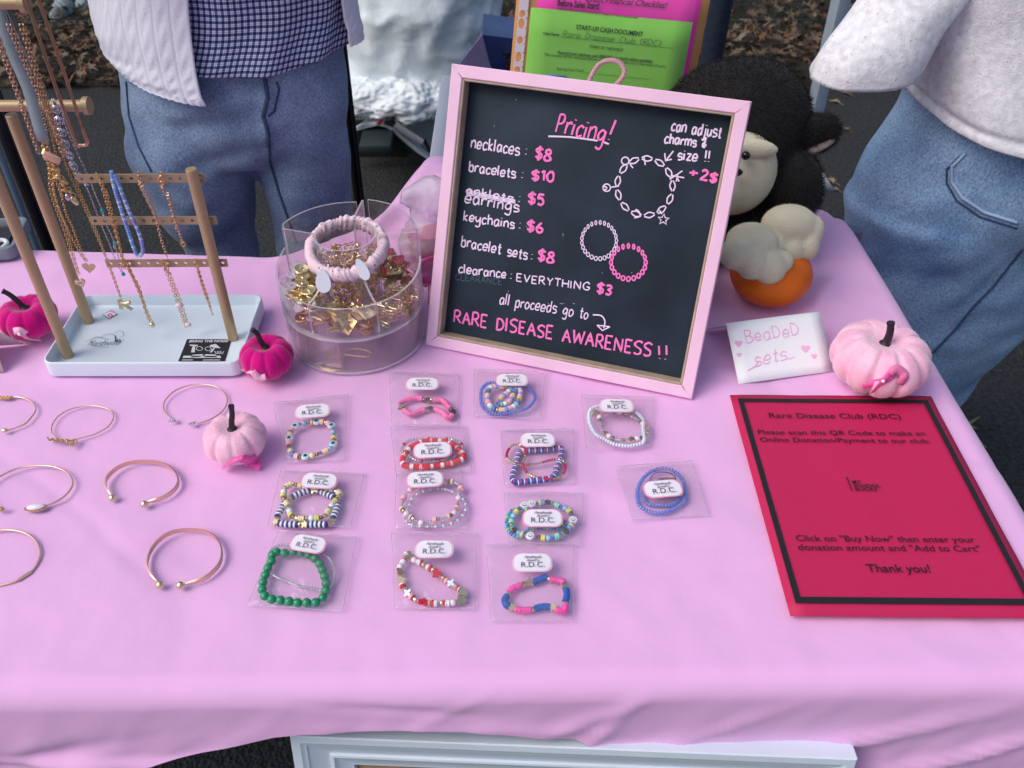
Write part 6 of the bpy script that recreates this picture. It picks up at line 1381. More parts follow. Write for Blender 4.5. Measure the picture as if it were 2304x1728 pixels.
bracelet('single bracelet of alternating hot pink and blue disc tubes with gold stars', [([a(*q) for q in [(760, 800), (920, 770), (1060, 715), (1200, 755), (1340, 780), (1395, 900), (1410, 1010), (1385, 1120), (1370, 1250), (1290, 1260), (1170, 1200), (1020, 1190), (860, 1230), (700, 1250), (560, 1220), (430, 1160), (400, 1080), (450, 1000), (520, 900), (640, 850)]],
    'star:bgold thin:blue*11 cyl:bgold thin:hotpink*11', True, .0036)])
bag('clear bag around the hot pink and blue bracelet, lowest of the third column', [(1095, 1226), (1291, 1226), (1290, 1398), (1104, 1400)], (1198, 1266), 82, -.01, 11)
# --- right
a = zz((1290, 870), 5.184)
bracelet('pair of bracelets, an opal white bead strand over blush and gold beads', [
    ([a(*q) for q in [(280, 230), (200, 270), (180, 350), (200, 450), (260, 550), (360, 610), (470, 665), (600, 690), (740, 675), (820, 640), (815, 500), (810, 390), (760, 320), (670, 270), (520, 235), (400, 225)]], 'bigseed:pearlwhite', True, .0048),
    ([a(*q) for q in [(240, 310), (300, 350), (310, 400), (340, 480), (370, 540), (460, 600), (560, 625), (660, 615), (780, 600), (850, 570), (870, 500), (800, 420), (740, 380), (620, 310), (480, 290), (350, 295)]], 'star:bgold mball:quartz cyl:gold seed:clear*3 cyl:bgold seed:clear*2', True, .0040)])
bag('clear bag around the white bead bracelet just in front of the pricing board', [(1309, 890), (1471, 895), (1462, 1004), (1318, 1010)], (1388, 913), 70, -.04, 12)
bracelet('pair of bracelets, coiled periwinkle seed beads in the bag furthest right', [
    ([a(*q) for q in [(1030, 955), (920, 985), (830, 1050), (770, 1140), (745, 1250), (765, 1370), (840, 1440), (950, 1470), (1080, 1465), (1200, 1410), (1290, 1340), (1310, 1240), (1290, 1120), (1230, 1030), (1140, 970)]], 'bigseed:lavglass', True, .0038),
    ([a(*q) for q in [(1000, 1100), (870, 1180), (820, 1270), (860, 1360), (960, 1380), (1080, 1385), (1180, 1360), (1230, 1290), (1200, 1180), (1120, 1100)]], 'bigseed:lavglass', True, .0030)])
t = thing('thin_ring_bracelet', at(*a(1050, 1050), T+.003), 'thin dark wire ring with a tiny bow inside the periwinkle bracelet bag', 'bracelet', BRG)
MB().tube(cat([at(*a(x, y), T+.0042) for x, y in [(905, 1110), (910, 1050), (960, 1005), (1050, 995), (1140, 1015), (1195, 1070), (1150, 1120), (1000, 1130)]], 6, True), .00045, 6, closed=True).build('wire', mat('dark_wire', srgb(90, 70, 80), .3, .8), t)
MB().tube([at(*a(x, y), T+.005) for x, y in [(990, 1070), (1060, 1070), (1090, 1064), (1120, 1072), (1190, 1068)]], .0009, 6).ball(at(*a(1090, 1068), T+.005), .0016, 8).build('bow', GOLD, t)
bag('clear bag around the periwinkle bracelets, set apart furthest right', [(1386, 1052), (1556, 1039), (1598, 1160), (1424, 1172)], (1492, 1100), 82, .10, 13, ring=True)
# ================================================================ WHITE PICTURE FRAME LEANING ON THE FRONT OF THE TABLE
zt = T-.072
La = at(651, 1657, zt); Ra = at(1930, 1709, zt); fu = (Ra-La).normalized(); fw = (Ra-La).length
fn = Vector((fu.y, -fu.x, 0)).normalized()          # towards the viewer
lean = rad(11); fv = (Vector((0, 0, 1))*math.cos(lean)-fn*math.sin(lean)).normalized(); FH = .60
FO = La-fv*FH; FP = Plane(FO, fu, fv)
if FP.n.dot(fn) < 0: FP.n = -FP.n
WPAINT = mat('white_frame_paint', srgb(214, 226, 238), .4, var=.03, vscale=20, bump=.1, bscale=60, bdist=.0006)
pf = thing('picture_frame', FO+fu*fw/2, 'large white moulded picture frame with a brown backing leaning against the front of the table', 'picture frame')
prof = [(0, -.022), (0, -.001), (.0006, 0), (.0050, 0), (.0062, -.0012), (.0080, -.0016), (.0086, -.0030), (.0105, -.0042), (.0175, -.0085), (.0190, -.0085), (.0198, -.0068), (.0212, -.0064), (.0222, -.0078), (.0240, -.0092), (.0290, -.0120), (.0310, -.0120), (.0318, -.0150), (.0318, -.0200), (0, -.022)]
def moulding(a, b, i):
    a, b, i = Vector(a), Vector(b), Vector(i); d = (b-a).normalized(); vs = []
    for w, h in prof: w *= 1.55; p, q = a+i*w+d*w, b+i*w-d*w; vs += [FP.P(p.x, p.y, h), FP.P(q.x, q.y, h)]
    MB().add(vs, [(2*k, 2*k+1, 2*k+3, 2*k+2) for k in range(len(prof)-1)]).build('moulding', WPAINT, pf, angle=25)
for a, b, i in [((0, 0), (fw, 0), (0, 1)), ((fw, 0), (fw, FH), (-1, 0)), ((fw, FH), (0, FH), (0, -1)), ((0, FH), (0, 0), (1, 0))]: moulding(a, b, i)
mb = MB(); mb.bbox(FP.P(fw/2, FH/2, -.0178), (fw/2-.047, FH/2-.047, .0015), .0005, Matrix((fu, fv, FP.n)).transposed()); mb.build('backing_board', mat('brown_backing', srgb(150, 118, 92), .85, var=.12, vscale=120, bump=.2, bscale=400), pf)
mb = MB(); r = random.Random(3)
for k in range(7): q = FP.uv(1152+700*r.random(), 1728-4*r.random()); mb.ball(FP.P(q[0], q[1], -.0162), .0012, 6, sc=(1.5, 1, .3))
mb.build('stains', mat('stain', (.03, .025, .02), .8), pf)

# ================================================================ PEOPLE
def remesh(mb, vox, smooth=6):
    me = bpy.data.meshes.new('tmp'); me.from_pydata(mb.v, [], mb.f); o = bpy.data.objects.new('tmp', me); COL.objects.link(o)
    md = o.modifiers.new('r', 'REMESH'); md.mode = 'VOXEL'; md.voxel_size = vox; md2 = o.modifiers.new('s', 'SMOOTH'); md2.iterations = smooth; md2.factor = .5
    bpy.context.view_layer.update(); m2 = bpy.data.meshes.new_from_object(o.evaluated_get(bpy.context.evaluated_depsgraph_get()))
    out = MB(); out.v = [tuple(v.co) for v in m2.vertices]; out.f = [tuple(p.vertices) for p in m2.polygons]; out.m = [0]*len(out.f); out.nrm = [v.normal.copy() for v in m2.vertices]
    bpy.data.objects.remove(o); bpy.data.meshes.remove(me); bpy.data.meshes.remove(m2); return out
def loft(mb, rings, n=36, sub=5, cap=True, rot=0):
    """rings: (centre, rx, ry) smoothly joined"""
    C_ = cat([r[0] for r in rings], sub); Rr = cat([Vector((r[1], r[2], i*1e-6)) for i, r in enumerate(rings)], sub); vs = []
    for c, q in zip(C_, Rr):
        for k in range(n):
            t = 2*math.pi*k/n; x, y = q.x*math.cos(t), q.y*math.sin(t); vs.append(c+Matrix.Rotation(rot, 3, 'Z')@Vector((x, y, q.z*math.cos(t))))
    L = len(C_); fs = [(i*n+k, i*n+(k+1) % n, (i+1)*n+(k+1) % n, (i+1)*n+k) for i in range(L-1) for k in range(n)]
    if cap: fs += [tuple(range(n))[::-1], tuple((L-1)*n+k for k in range(n))]
    return mb.add(vs, fs)
def denim(name, base, light, dark):
    m = bpy.data.materials.new(name); m.use_nodes = True; n = m.node_tree.nodes; l = m.node_tree.links; b = n['Principled BSDF']; b.inputs['Roughness'].default_value = .9; b.inputs['Specular IOR Level'].default_value = .2; b.inputs['Sheen Weight'].default_value = .15
    tc = n.new('ShaderNodeTexCoord'); t1 = n.new('ShaderNodeTexNoise'); t1.inputs['Scale'].default_value = 7; t1.inputs['Detail'].default_value = 4; t2 = n.new('ShaderNodeTexNoise'); t2.inputs['Scale'].default_value = 460; t2.inputs['Detail'].default_value = 2
    mp = n.new('ShaderNodeMapping'); mp.inputs['Rotation'].default_value = (0, rad(35), rad(20)); mp.inputs['Scale'].default_value = (1, 1, .6); l.new(tc.outputs['Object'], mp.inputs[0]); l.new(mp.outputs[0], t2.inputs[0]); l.new(tc.outputs['Object'], t1.inputs[0])
    r1 = n.new('ShaderNodeValToRGB'); r1.color_ramp.elements[0].color = (*base, 1); r1.color_ramp.elements[1].color = (*light, 1); r1.color_ramp.elements[0].position = .35; r1.color_ramp.elements[1].position = .7; l.new(t1.outputs[0], r1.inputs[0])
    r2 = n.new('ShaderNodeValToRGB'); r2.color_ramp.elements[0].color = (.55, .55, .6, 1); r2.color_ramp.elements[1].color = (1.5, 1.5, 1.45, 1); r2.color_ramp.elements[0].position = .3; r2.color_ramp.elements[1].position = .7; l.new(t2.outputs[0], r2.inputs[0])
    mx = n.new('ShaderNodeMixRGB'); mx.blend_type = 'MULTIPLY'; mx.inputs[0].default_value = .8; l.new(r1.outputs[0], mx.inputs[1]); l.new(r2.outputs[0], mx.inputs[2]); l.new(mx.outputs[0], b.inputs[0])
    bp = n.new('ShaderNodeBump'); bp.inputs['Strength'].default_value = .4; bp.inputs['Distance'].default_value = .001; l.new(t2.outputs[0], bp.inputs['Height']); l.new(bp.outputs[0], b.inputs['Normal']); MATS[name] = m; return m
DEN1 = denim('mid_blue_denim', srgb(88, 108, 140), srgb(134, 156, 184), None); DEN2 = denim('light_blue_denim', srgb(100, 132, 172), srgb(148, 178, 208), None)
SEAMD = mat('denim_seam', srgb(58, 74, 104), .9, bump=.6, bscale=400, bdist=.001); SKIN = mat('skin', srgb(214, 168, 144), .5, sss=.1)
def folds(mb, specs, noise_amp, sc, seed):
    for i, v in enumerate(mb.v):
        p = Vector(v); nr = mb.nrm[i]; d = noise_amp*noise.noise(Vector((p.x*sc, p.y*sc, p.z*sc*1.3+seed)))+noise_amp*.5*noise.noise(Vector((p.x*sc*2.5, p.y*sc*2.5, p.z*sc*3+seed)))
        for a, b, w, am in specs:
            ab = b-a; t = max(0, min(1, (p-a).dot(ab)/ab.length_squared)); d += am*gauss((p-a-ab*t).length, w)*math.sin(math.pi*(.1+.8*t))
        mb.v[i] = tuple(p+nr*d)
def edge_pt(px, py, y): return aty(px, py, y)
def ring_px(xl, xr, py, y, ry=None, zc=None):
    a, b = aty(xl, py, y), aty(xr, py, y); r = (b-a).length/2; return ((a+b)/2, r, ry or r*.75)
# --- person on the left, behind the table
YL = 1.36
pl_ = thing('person', (aty(530, 300, YL).x, YL, 0), 'person in a white cable knit cardigan over a navy plaid shirt and blue jeans', 'person', 'people behind the table')
hipc = aty(525, 180, YL); hz_ = hipc.z
jm = MB()
rl = [ring_px(272, 776, 60, YL, .100), ring_px(270, 777, 120, YL, .105), ring_px(272, 778, 180, YL, .108), ring_px(280, 782, 250, YL, .106), ring_px(300, 775, 310, YL, .092), ring_px(340, 740, 345, YL, .07)]
loft(jm, rl)
L1_ = ring_px(284, 560, 300, YL); L2_ = ring_px(318, 572, 400, YL); L3_ = ring_px(372, 574, 490, YL); L4_ = ring_px(418, 578, 552, YL)
def leg(rings, foot): 
    loft(jm, [(aty(430 if rings[0][0].x < rings[-1][0].x+.5 and rings is LR else 660, 230, YL), rings[0][1]*.8, .085)]+[(c, r, r*(1.0 if i == 0 else .94)) for i, (c, r, _) in enumerate(rings)]+foot)
c4 = L4_[0]; LR = [L1_, L2_, L3_, L4_]; leg(LR, [(Vector((c4.x+.004, c4.y+.005, .30)), .062, .062), (Vector((c4.x+.004, c4.y+.01, .09)), .062, .065)])
R1_ = ring_px(560, 784, 300, YL); R2_ = ring_px(590, 790, 400, YL); R3_ = ring_px(610, 796, 490, YL); R4_ = ring_px(624, 804, 552, YL)
c5 = R4_[0]; leg([R1_, R2_, R3_, R4_], [(Vector((c5.x, c5.y+.005, .30)), .060, .062), (Vector((c5.x, c5.y+.01, .09)), .062, .065)])
jb = remesh(jm, .0065, 14)
yf_ = YL-.10
def fold(p, q, w, am, y=yf_): return (aty(*p, y), aty(*q, y), w, am)
folds(jb, [fold((600, 190), (360, 215), .012, -.005), fold((600, 260), (330, 300), .016, -.006), fold((590, 330), (380, 420), .016, -.006), fold((615, 330), (760, 250), .014, -.006), fold((620, 390), (770, 330), .014, -.005), fold((640, 200), (760, 160), .012, -.004), fold((300, 380), (420, 430), .016, .005), fold((600, 180), (596, 330), .008, .006), fold((590, 350), (600, 560), .012, -.014), fold((480, 260), (340, 270), .012, .004)], .006, 9, 3)
jeans = jb.build('jeans', DEN1, pl_, angle=180)
def seam(ob, pts, r, m, name, parent=None, n=6):
    P = []
    for a, b in zip(pts, pts[1:]):
        for k in range(8):
            f = k/8; q = surf(a[0]+(b[0]-a[0])*f, a[1]+(b[1]-a[1])*f, ob, r*.5)
            if q is not None: P.append(q)
    if len(P) > 2: MB().tube(cat(P, 2), r, n).build(name, m, parent or ob, angle=180)
LS = mat('denim_light_seam', srgb(118, 138, 164), .9)
seam(jeans, [(596, 178), (602, 220), (592, 262), (604, 300), (604, 335)], .0032, SEAMD, 'fly_seam'); seam(jeans, [(288, 182), (320, 196), (375, 200), (420, 200)], .0022, LS, 'pocket_seam'); seam(jeans, [(284, 184), (290, 260), (312, 330), (345, 395)], .0018, SEAMD, 'side_seam')
seam(jeans, [(606, 330), (606, 360), (630, 440), (672, 562)], .0022, SEAMD, 'inner_seam'); seam(jeans, [(604, 262), (618, 250), (628, 200), (622, 182)], .0016, SEAMD, 'fly_seam')
for (x, y) in ((c4.x, c4.y), (c5.x, c5.y)):
    sm = MB(); sm.ball((x, y-.05, .045), .05, 16, sc=(.95, 2.2, .9)); sm.ball((x, y+.02, .06), .048, 16, sc=(.9, 1.2, 1.2)); remesh(sm, .008, 4).build('shoe', mat('white_trainer', (.6, .6, .6), .6), pl_, angle=180)
# plaid shirt
def plaid():
    m = bpy.data.materials.new('plaid_cotton'); m.use_nodes = True; n = m.node_tree.nodes; l = m.node_tree.links; b = n['Principled BSDF']; b.inputs['Roughness'].default_value = .85
    uv = n.new('ShaderNodeUVMap'); sp = n.new('ShaderNodeSeparateXYZ'); l.new(uv.outputs[0], sp.inputs[0]); outs = []
    for i, pitch in ((0, .0082), (1, .0090)):
        a = n.new('ShaderNodeMath'); a.operation = 'DIVIDE'; a.inputs[1].default_value = pitch; l.new(sp.outputs[i], a.inputs[0])
        f = n.new('ShaderNodeMath'); f.operation = 'FRACT'; l.new(a.outputs[0], f.inputs[0])
        r = n.new('ShaderNodeValToRGB'); l.new(f.outputs[0], r.inputs[0]); e = r.color_ramp.elements; e[0].position = 0; e[0].color = (0, 0, 0, 1); e[1].position = .42; e[1].color = (1, 1, 1, 1); r.color_ramp.interpolation = 'CONSTANT'
        for pos, v in ((.70, .35), (.76, 1), (.97, 0)): x = e.new(pos); x.color = (v, v, v, 1)
        outs.append(r)
    ad = n.new('ShaderNodeMixRGB'); ad.blend_type = 'MIX'; ad.inputs[0].default_value = .5; l.new(outs[0].outputs[0], ad.inputs[1]); l.new(outs[1].outputs[0], ad.inputs[2])
    r = n.new('ShaderNodeValToRGB'); l.new(ad.outputs[0], r.inputs[0]); e = r.color_ramp.elements; e[0].position = .0; e[0].color = (*srgb(24, 34, 78), 1); e[1].position = 1; e[1].color = (*srgb(222, 226, 240), 1); x = e.new(.5); x.color = (*srgb(92, 108, 156), 1)
    l.new(r.outputs[0], b.inputs[0]); return m
def garment(name, m, parent, rings, u0, u1, nu, nv, foldfn, thick=.0015, rot=0, uvscale=1):
    """part of an elliptic sleeve round the body: rings (centre, rx, ry, drop at the sides), u in turns"""
    C_ = cat([r[0] for r in rings], nv); Rr = cat([Vector((r[1], r[2], i*1e-6)) for i, r in enumerate(rings)], nv); L = len(C_); P = []; UV = []; vacc = 0
    for i in range(L):
        if i: vacc += (C_[i]-C_[i-1]).length
        row = []; ur = []; uacc = 0; prev = None
        for k in range(nu+1):
            t = 2*math.pi*(u0+(u1-u0)*k/nu); v = Vector((Rr[i].x*math.cos(t), Rr[i].y*math.sin(t), 0)); nrm = Vector((math.cos(t)/max(.01, Rr[i].x), math.sin(t)/max(.01, Rr[i].y), 0)).normalized()
            f, dz = foldfn(k/nu, i/(L-1)); p = C_[i]+v+nrm*f+Vector((0, 0, dz))
            if prev is not None: uacc += (Vector((p.x, p.y))-Vector((prev.x, prev.y))).length*.98
            prev = p; row.append(p); ur.append((uacc*uvscale, vacc+dz*-1))
        P.append(row); UV.append(ur)
    mb = MB().grid(P); ob = mb.build(name, m, parent, angle=180); uvl = ob.data.uv_layers.new(name='UVMap'); b = nu+1
    for lp in ob.data.loops: vi = lp.vertex_index; uvl.data[lp.index].uv = UV[vi//b][vi % b]
    if thick: s = ob.modifiers.new('s', 'SOLIDIFY'); s.thickness = thick; s.offset = 1
    return ob
sc_ = ring_px(258, 786, 120, YL, .13)
def rr(xl, xr, py, ry, y=YL): c, r, _ = ring_px(xl, xr, py, y); return (c, r, ry)
sh_r = [rr(300, 770, -260, .13), rr(290, 775, -120, .128), rr(284, 782, -30, .120), rr(280, 784, 45, .118), rr(276, 784, 84, .118)]
garment('plaid_shirt', plaid(), pl_, sh_r, .50, 1.0, 120, 14, lambda u, v: (.004*math.sin(u*38+v*3)*v+.003*noise.noise(Vector((u*9, v*4, 1))), -.016*v*(1-abs(2*u-1.25))+.004*math.sin(u*9)*v), .0012)
# cardigan: cable knit made of raised columns
KN = mat('white_knit', srgb(226, 230, 240), .95, sheen=.3, bump=.5, bscale=260, bdist=.0015, spec=.2)
def knit(cols, rib=.10):
    def f(u, v):
        w = (u*cols) % 1; g = gauss(w-.5, .10)
        cable = .0008*math.sin(v*55+math.floor(u*cols)*1.3+(w-.5)*7)*max(0, 1-abs(w-.5)*2.4) if v < 1-rib else .0010*math.sin(u*cols*14)
        return (.003*math.sin(u*5+v*2)-.0014*max(0, 1-abs(w)*14)-.0014*max(0, 1-abs(1-w)*14)+cable+.004*noise.noise(Vector((u*5, v*5, 4))), 0)
    return f
k1 = knit(13); cr = [rr(205, 800, -300, .155), rr(206, 800, -150, .142), rr(208, 800, -30, .136), rr(224, 800, 60, .134), rr(240, 800, 105, .134), rr(258, 800, 128, .132)]
def cardl(u, v):
    f, _ = k1(u, v); return f, -.030*v*max(0, u-.45)+.006*math.sin(u*5)*v
garment('cardigan_front', KN, pl_, cr, .44, .735, 170, 22, cardl, .005)
cr2 = [rr(240, 770, -300, .155), rr(240, 778, -150, .150), rr(240, 796, 0, .148), rr(240, 806, 50, .150), rr(240, 810, 78, .150)]
garment('cardigan_front', KN, pl_, cr2, .945, 1.06, 60, 22, lambda u, v: (k1(u*.4, v)[0]+.006*math.sin(u*6), 0), .005)
garment('cardigan_back', KN, pl_, cr2, .05, .45, 120, 14, lambda u, v: (k1(u, v)[0], 0), .005)
# the body inside the clothes, out of the frame above the waist
def person_body(root, hip, width, arms, headz, facing, skin=SKIN, shoulder=.20):
    mb = MB(); up = Vector((0, 0, 1))
    loft(mb, [(hip+up*-.12, width*.85, .09), (hip, width*.88, .095), (hip+up*.18, width*.72, .085), (hip+up*.38, width*.95, .10), (hip+up*.48, shoulder*.95, .085), (hip+up*.53, .06, .055), (hip+up*.60, .052, .055)])
    hc_ = hip+up*(headz); mb.ball(hc_, .105, 20, sc=(.76, .92, 1.12)); mb.ball(hc_+Vector(facing)*.088+up*-.01, .017, 8, sc=(.8, 1, 1.4)); mb.ball(hc_+up*-.075+Vector(facing)*.03, .045, 12, sc=(.9, 1, .7))
    for pts in arms:
        mb.tube(cat(pts, 4), [.044-.02*i/(len(cat(pts, 4))-1) for i in range(len(cat(pts, 4)))], 12); h = Vector(pts[-1]); d = (h-Vector(pts[-2])).normalized(); s, b = frame(d)
        mb.ball(h+d*.04, .042, 12, sc=(.7, 1, .5)); 
        for k in range(4): a = h+d*.06+s*(.024-.016*k); mb.tube([a, a+d*(.035+.006*(k in (1, 2)))-b*.005, a+d*(.055+.008*(k in (1, 2)))-b*.018], [.009, .0085, .0075], 8)
        mb.tube([h+d*.02+s*.03, h+d*.045+s*.05, h+d*.065+s*.055], [.011, .010, .009], 8)
    remesh(mb, .0085, 3).build('body', skin, root, angle=180)
    he = MB(); he.ball(hc_-Vector(facing)*.018+up*.022, .112, 20, sc=(.84, .95, 1.08)); he.ball(hc_-Vector(facing)*.07+up*-.10, .085, 16, sc=(1, .6, 1.4)); remesh(he, .01, 2).build('hair', mat('brown_hair', (.05, .03, .02), .6, bump=1, bscale=150, bdist=.004), root, angle=180)
    for s in (-1, 1):
        f = Vector(facing); sd = Vector((-f.y, f.x, 0)); MB().ball(hc_+f*.088+sd*.032*s+up*.012, .011, 10).build('eye', EYE, root)
    MB().ball(hc_+Vector(facing)*.094+up*-.048, .02, 10, sc=(1, .4, .3)).build('mouth', mat('lips', srgb(180, 100, 96), .5), root)
hL = Vector((sh_r[2][0].x, YL+.01, hipc.z+.03)); w_ = sh_r[2][1]
person_body(pl_, hL, w_*.86, [[hL+Vector((-.19, 0, .45)), hL+Vector((-.24, .03, .22)), hL+Vector((-.14, -.17, .26)), hL+Vector((-.06, -.22, .30))], [hL+Vector((.19, 0, .45)), hL+Vector((.23, .03, .22)), hL+Vector((.13, -.17, .26)), hL+Vector((.05, -.22, .30))]], .70, (0, -1, 0))
# --- person on the right
YR = 1.16
pr = thing('person', (aty(2300, 500, YR).x, YR, 0), 'person in an oversized cream speckled sweater and light blue jeans', 'person', 'people behind the table')
jm = MB(); hc0 = ring_px(2043, 2560, 215, YR)
loft(jm, [ring_px(2070, 2520, 120, YR, .12), ring_px(2043, 2530, 215, YR, .125), ring_px(1985, 2545, 320, YR, .13), ring_px(1932, 2540, 420, YR, .125), ring_px(1925, 2490, 500, YR+.01, .105), ring_px(1990, 2430, 560, YR+.02, .07)])
def C_at(px, py, y): return aty(px, py, y)
loft(jm, [(lambda q: (q[0], q[1], .115))(ring_px(1905, 2330, 450, YR)), (lambda q: (q[0], q[1], .11))(ring_px(1900, 2345, 560, YR+.01)), (lambda q: (q[0], q[1], .105))(ring_px(1905, 2328, 680, YR+.02)), (lambda q: (q[0], q[1], .10))(ring_px(1905, 2215, 800, YR+.03)), (lambda q: (q[0], q[1], .095))(ring_px(1900, 2125, 880, YR+.04)), (Vector((.66, YR+.12, .16)), .07, .08), (Vector((.64, YR+.16, .08)), .07, .08)])
loft(jm, [(aty(2410, 330, YR+.03), .085, .11), (aty(2400, 470, YR+.06), .095, .105), (aty(2370, 620, YR+.10), .086, .10), (Vector((.86, YR+.20, .36)), .072, .085), (Vector((.78, YR+.30, .08)), .07, .08)])
jb = remesh(jm, .0075, 12); y2 = YR-.10
folds(jb, [fold((2060, 260), (2130, 330), .014, -.008, y2), fold((2000, 400), (2120, 420), .02, -.007, y2), fold((1960, 460), (2060, 400), .016, -.010, y2), fold((2030, 500), (1990, 640), .018, .006, y2), fold((2300, 560), (2080, 800), .012, -.004, y2), fold((2200, 480), (2120, 560), .016, -.005, y2), fold((2140, 340), (2200, 430), .012, .004, y2)], .008, 8, 11)
j2 = jb.build('jeans', DEN2, pr, angle=180)
LS2 = mat('pale_seam', srgb(160, 184, 212), .9); seam(j2, [(2172, 345), (2142, 375), (2142, 410), (2165, 445), (2215, 478), (2300, 505)], .0024, LS2, 'pocket_seam'); seam(j2, [(2302, 560), (2262, 610), (2230, 650), (2190, 690), (2150, 740), (2085, 808)], .0020, SEAMD, 'side_seam'); seam(j2, [(2160, 352), (2130, 382), (2130, 412), (2153, 452), (2205, 488), (2300, 518)], .0014, SEAMD, 'pocket_stitch')
for x, y in ((.64, YR+.12), (.78, YR+.27)):
    sm = MB(); sm.ball((x, y-.05, .045), .05, 16, sc=(.95, 2.2, .9)); sm.ball((x, y+.02, .06), .048, 16, sc=(.9, 1.2, 1.2)); remesh(sm, .008, 4).build('shoe', MATS['white_trainer'], pr, angle=180)
# sweater
SW = mat('cream_speckled_knit', srgb(224, 224, 230), .95, sheen=.3, var=.16, vscale=110, bump=.5, bscale=350, bdist=.0015, spec=.2)
def speck(m):
    n = m.node_tree.nodes; l = m.node_tree.links; b = n['Principled BSDF']; src = b.inputs['Base Color'].links[0].from_socket; tc = n.new('ShaderNodeTexCoord'); v = n.new('ShaderNodeTexNoise'); v.inputs['Scale'].default_value = 260; v.inputs['Detail'].default_value = 1; l.new(tc.outputs['Object'], v.inputs[0])
    r = n.new('ShaderNodeValToRGB'); r.color_ramp.elements[0].position = .68; r.color_ramp.elements[1].position = .76; l.new(v.outputs[0], r.inputs[0]); mx = n.new('ShaderNodeMixRGB'); mx.inputs[2].default_value = (.5, .48, .5, 1); l.new(r.outputs[0], mx.inputs[0]); l.new(src, mx.inputs[1]); l.new(mx.outputs[0], b.inputs[0])
speck(SW)
cB = aty(2335, 205, YR); HR = .175
tors = [(aty(2400, -420, YR), .19, .13), (aty(2370, -250, YR), .185, .14), (aty(2350, -60, YR), .17, .145), (aty(2340, 40, YR), .168, .15), (aty(2334, 130, YR), .176, .16), (aty(2330, 205, YR), .186, .17)]
sw = garment('sweater', SW, pr, tors, .0, 1.0, 200, 16, lambda u, v: (.006*noise.noise(Vector((math.cos(u*6.283)*3, math.sin(u*6.283)*3, v*3)))*(.4+v)+.003*math.sin(u*40+v*2)*v-.004*gauss(v-.93, .02), -.032*v*v*max(0, -math.sin(u*6.283))+.012*v*v*max(0, -math.cos(u*6.283))), .005)
slv = [aty(2160, -190, YR-.03), aty(2112, -90, YR-.05), aty(2048, 0, YR-.07), aty(1996, 80, YR-.085), aty(1948, 160, YR-.09)]; rr_ = [.075, .072, .068, .063, .060]
mb = MB(); P = []; path = cat(slv, 6); L = len(path)
for i, p in enumerate(path):
    f = i/(L-1); rx = .066+.006*max(0, (f-.6)/.4); row = []
    ax = Vector((1, .1, .06)).normalized(); ay = Vector((0, 1, .1)).normalized()
    for k in range(49):
        t = 2*math.pi*k/48; w = 1+.12*noise.noise(Vector((math.cos(t)*1.5, math.sin(t)*1.5, f*3))); row.append(p+ax*rx*w*math.cos(t)+ay*.05*w*math.sin(t))
    P.append(row)
s_ = mb.grid(P).build('sleeve', SW, pr, angle=180); md = s_.modifiers.new('s', 'SOLIDIFY'); md.thickness = .005; md.offset = 1
hR = Vector((cB.x, YR+.01, cB.z+.02)); armR = [hR+Vector((.14, 0, .44)), hR+Vector((.20, .02, .22)), hR+Vector((.19, -.06, .00))]
ap = cat([armR[0], armR[1], armR[2]+Vector((0, 0, .03))], 8); MB().tube(ap, [.066-.018*i/(len(ap)-1)+.003*math.sin(i*1.3) for i in range(len(ap))], 20).build('sleeve', SW, pr, angle=180)
a_ = [slv[0]+Vector((.06, 0, .05)), slv[1]+Vector((.03, 0, .03)), slv[2]+Vector((.04, .01, .08)), slv[2]+Vector((.03, .01, .04))]
person_body(pr, hR, .155, [a_, armR], .70, (-.5, -.85, 0))

# ================================================================ WHITE HEAP, BAGS AND TOTE BEHIND THE TABLE
def lump(name, c, r3, amp, m, parent, seed, n=110, flat=None, wr=9, sharp=.6, cut=None):
    mb = MB(); c = Vector(c); h = n//2; vs = []
    for i in range(h+1):
        f = math.pi*i/h
        for k in range(n):
            t = 2*math.pi*k/n; d = Vector((math.sin(f)*math.cos(t), math.sin(f)*math.sin(t), -math.cos(f))); q = d*wr*.35+Vector((seed, 0, 0))
            w = 1+amp*noise.noise(q)+amp*.8*(sharp-abs(noise.noise(q*2.3)))+amp*.35*(.5-abs(noise.noise(q*5.1+Vector((2, 5, 1))))); p = c+Vector((d.x*r3[0], d.y*r3[1], d.z*r3[2]))*w
            if cut is not None and p.z < cut: p.z = cut-.02*(1+math.sin(t*5))*.3
            vs.append(p)
    mb.add(vs, [(i*n+k, i*n+(k+1) % n, (i+1)*n+(k+1) % n, (i+1)*n+k) for i in range(h) for k in range(n)]); return mb.build(name, m, parent, angle=180)
SHEETM = mat('white_fabric', srgb(224, 234, 238), .75, sheen=.1, bump=.4, bscale=40, bdist=.006)
yb_ = 2.95; c0 = aty(915, 60, yb_)
hp = thing('covered_bundle', (c0.x, yb_, 0), 'large bundle under a crumpled white sheet on the asphalt behind the table', 'bundle')
zb_ = aty(900, 184, yb_-.2).z
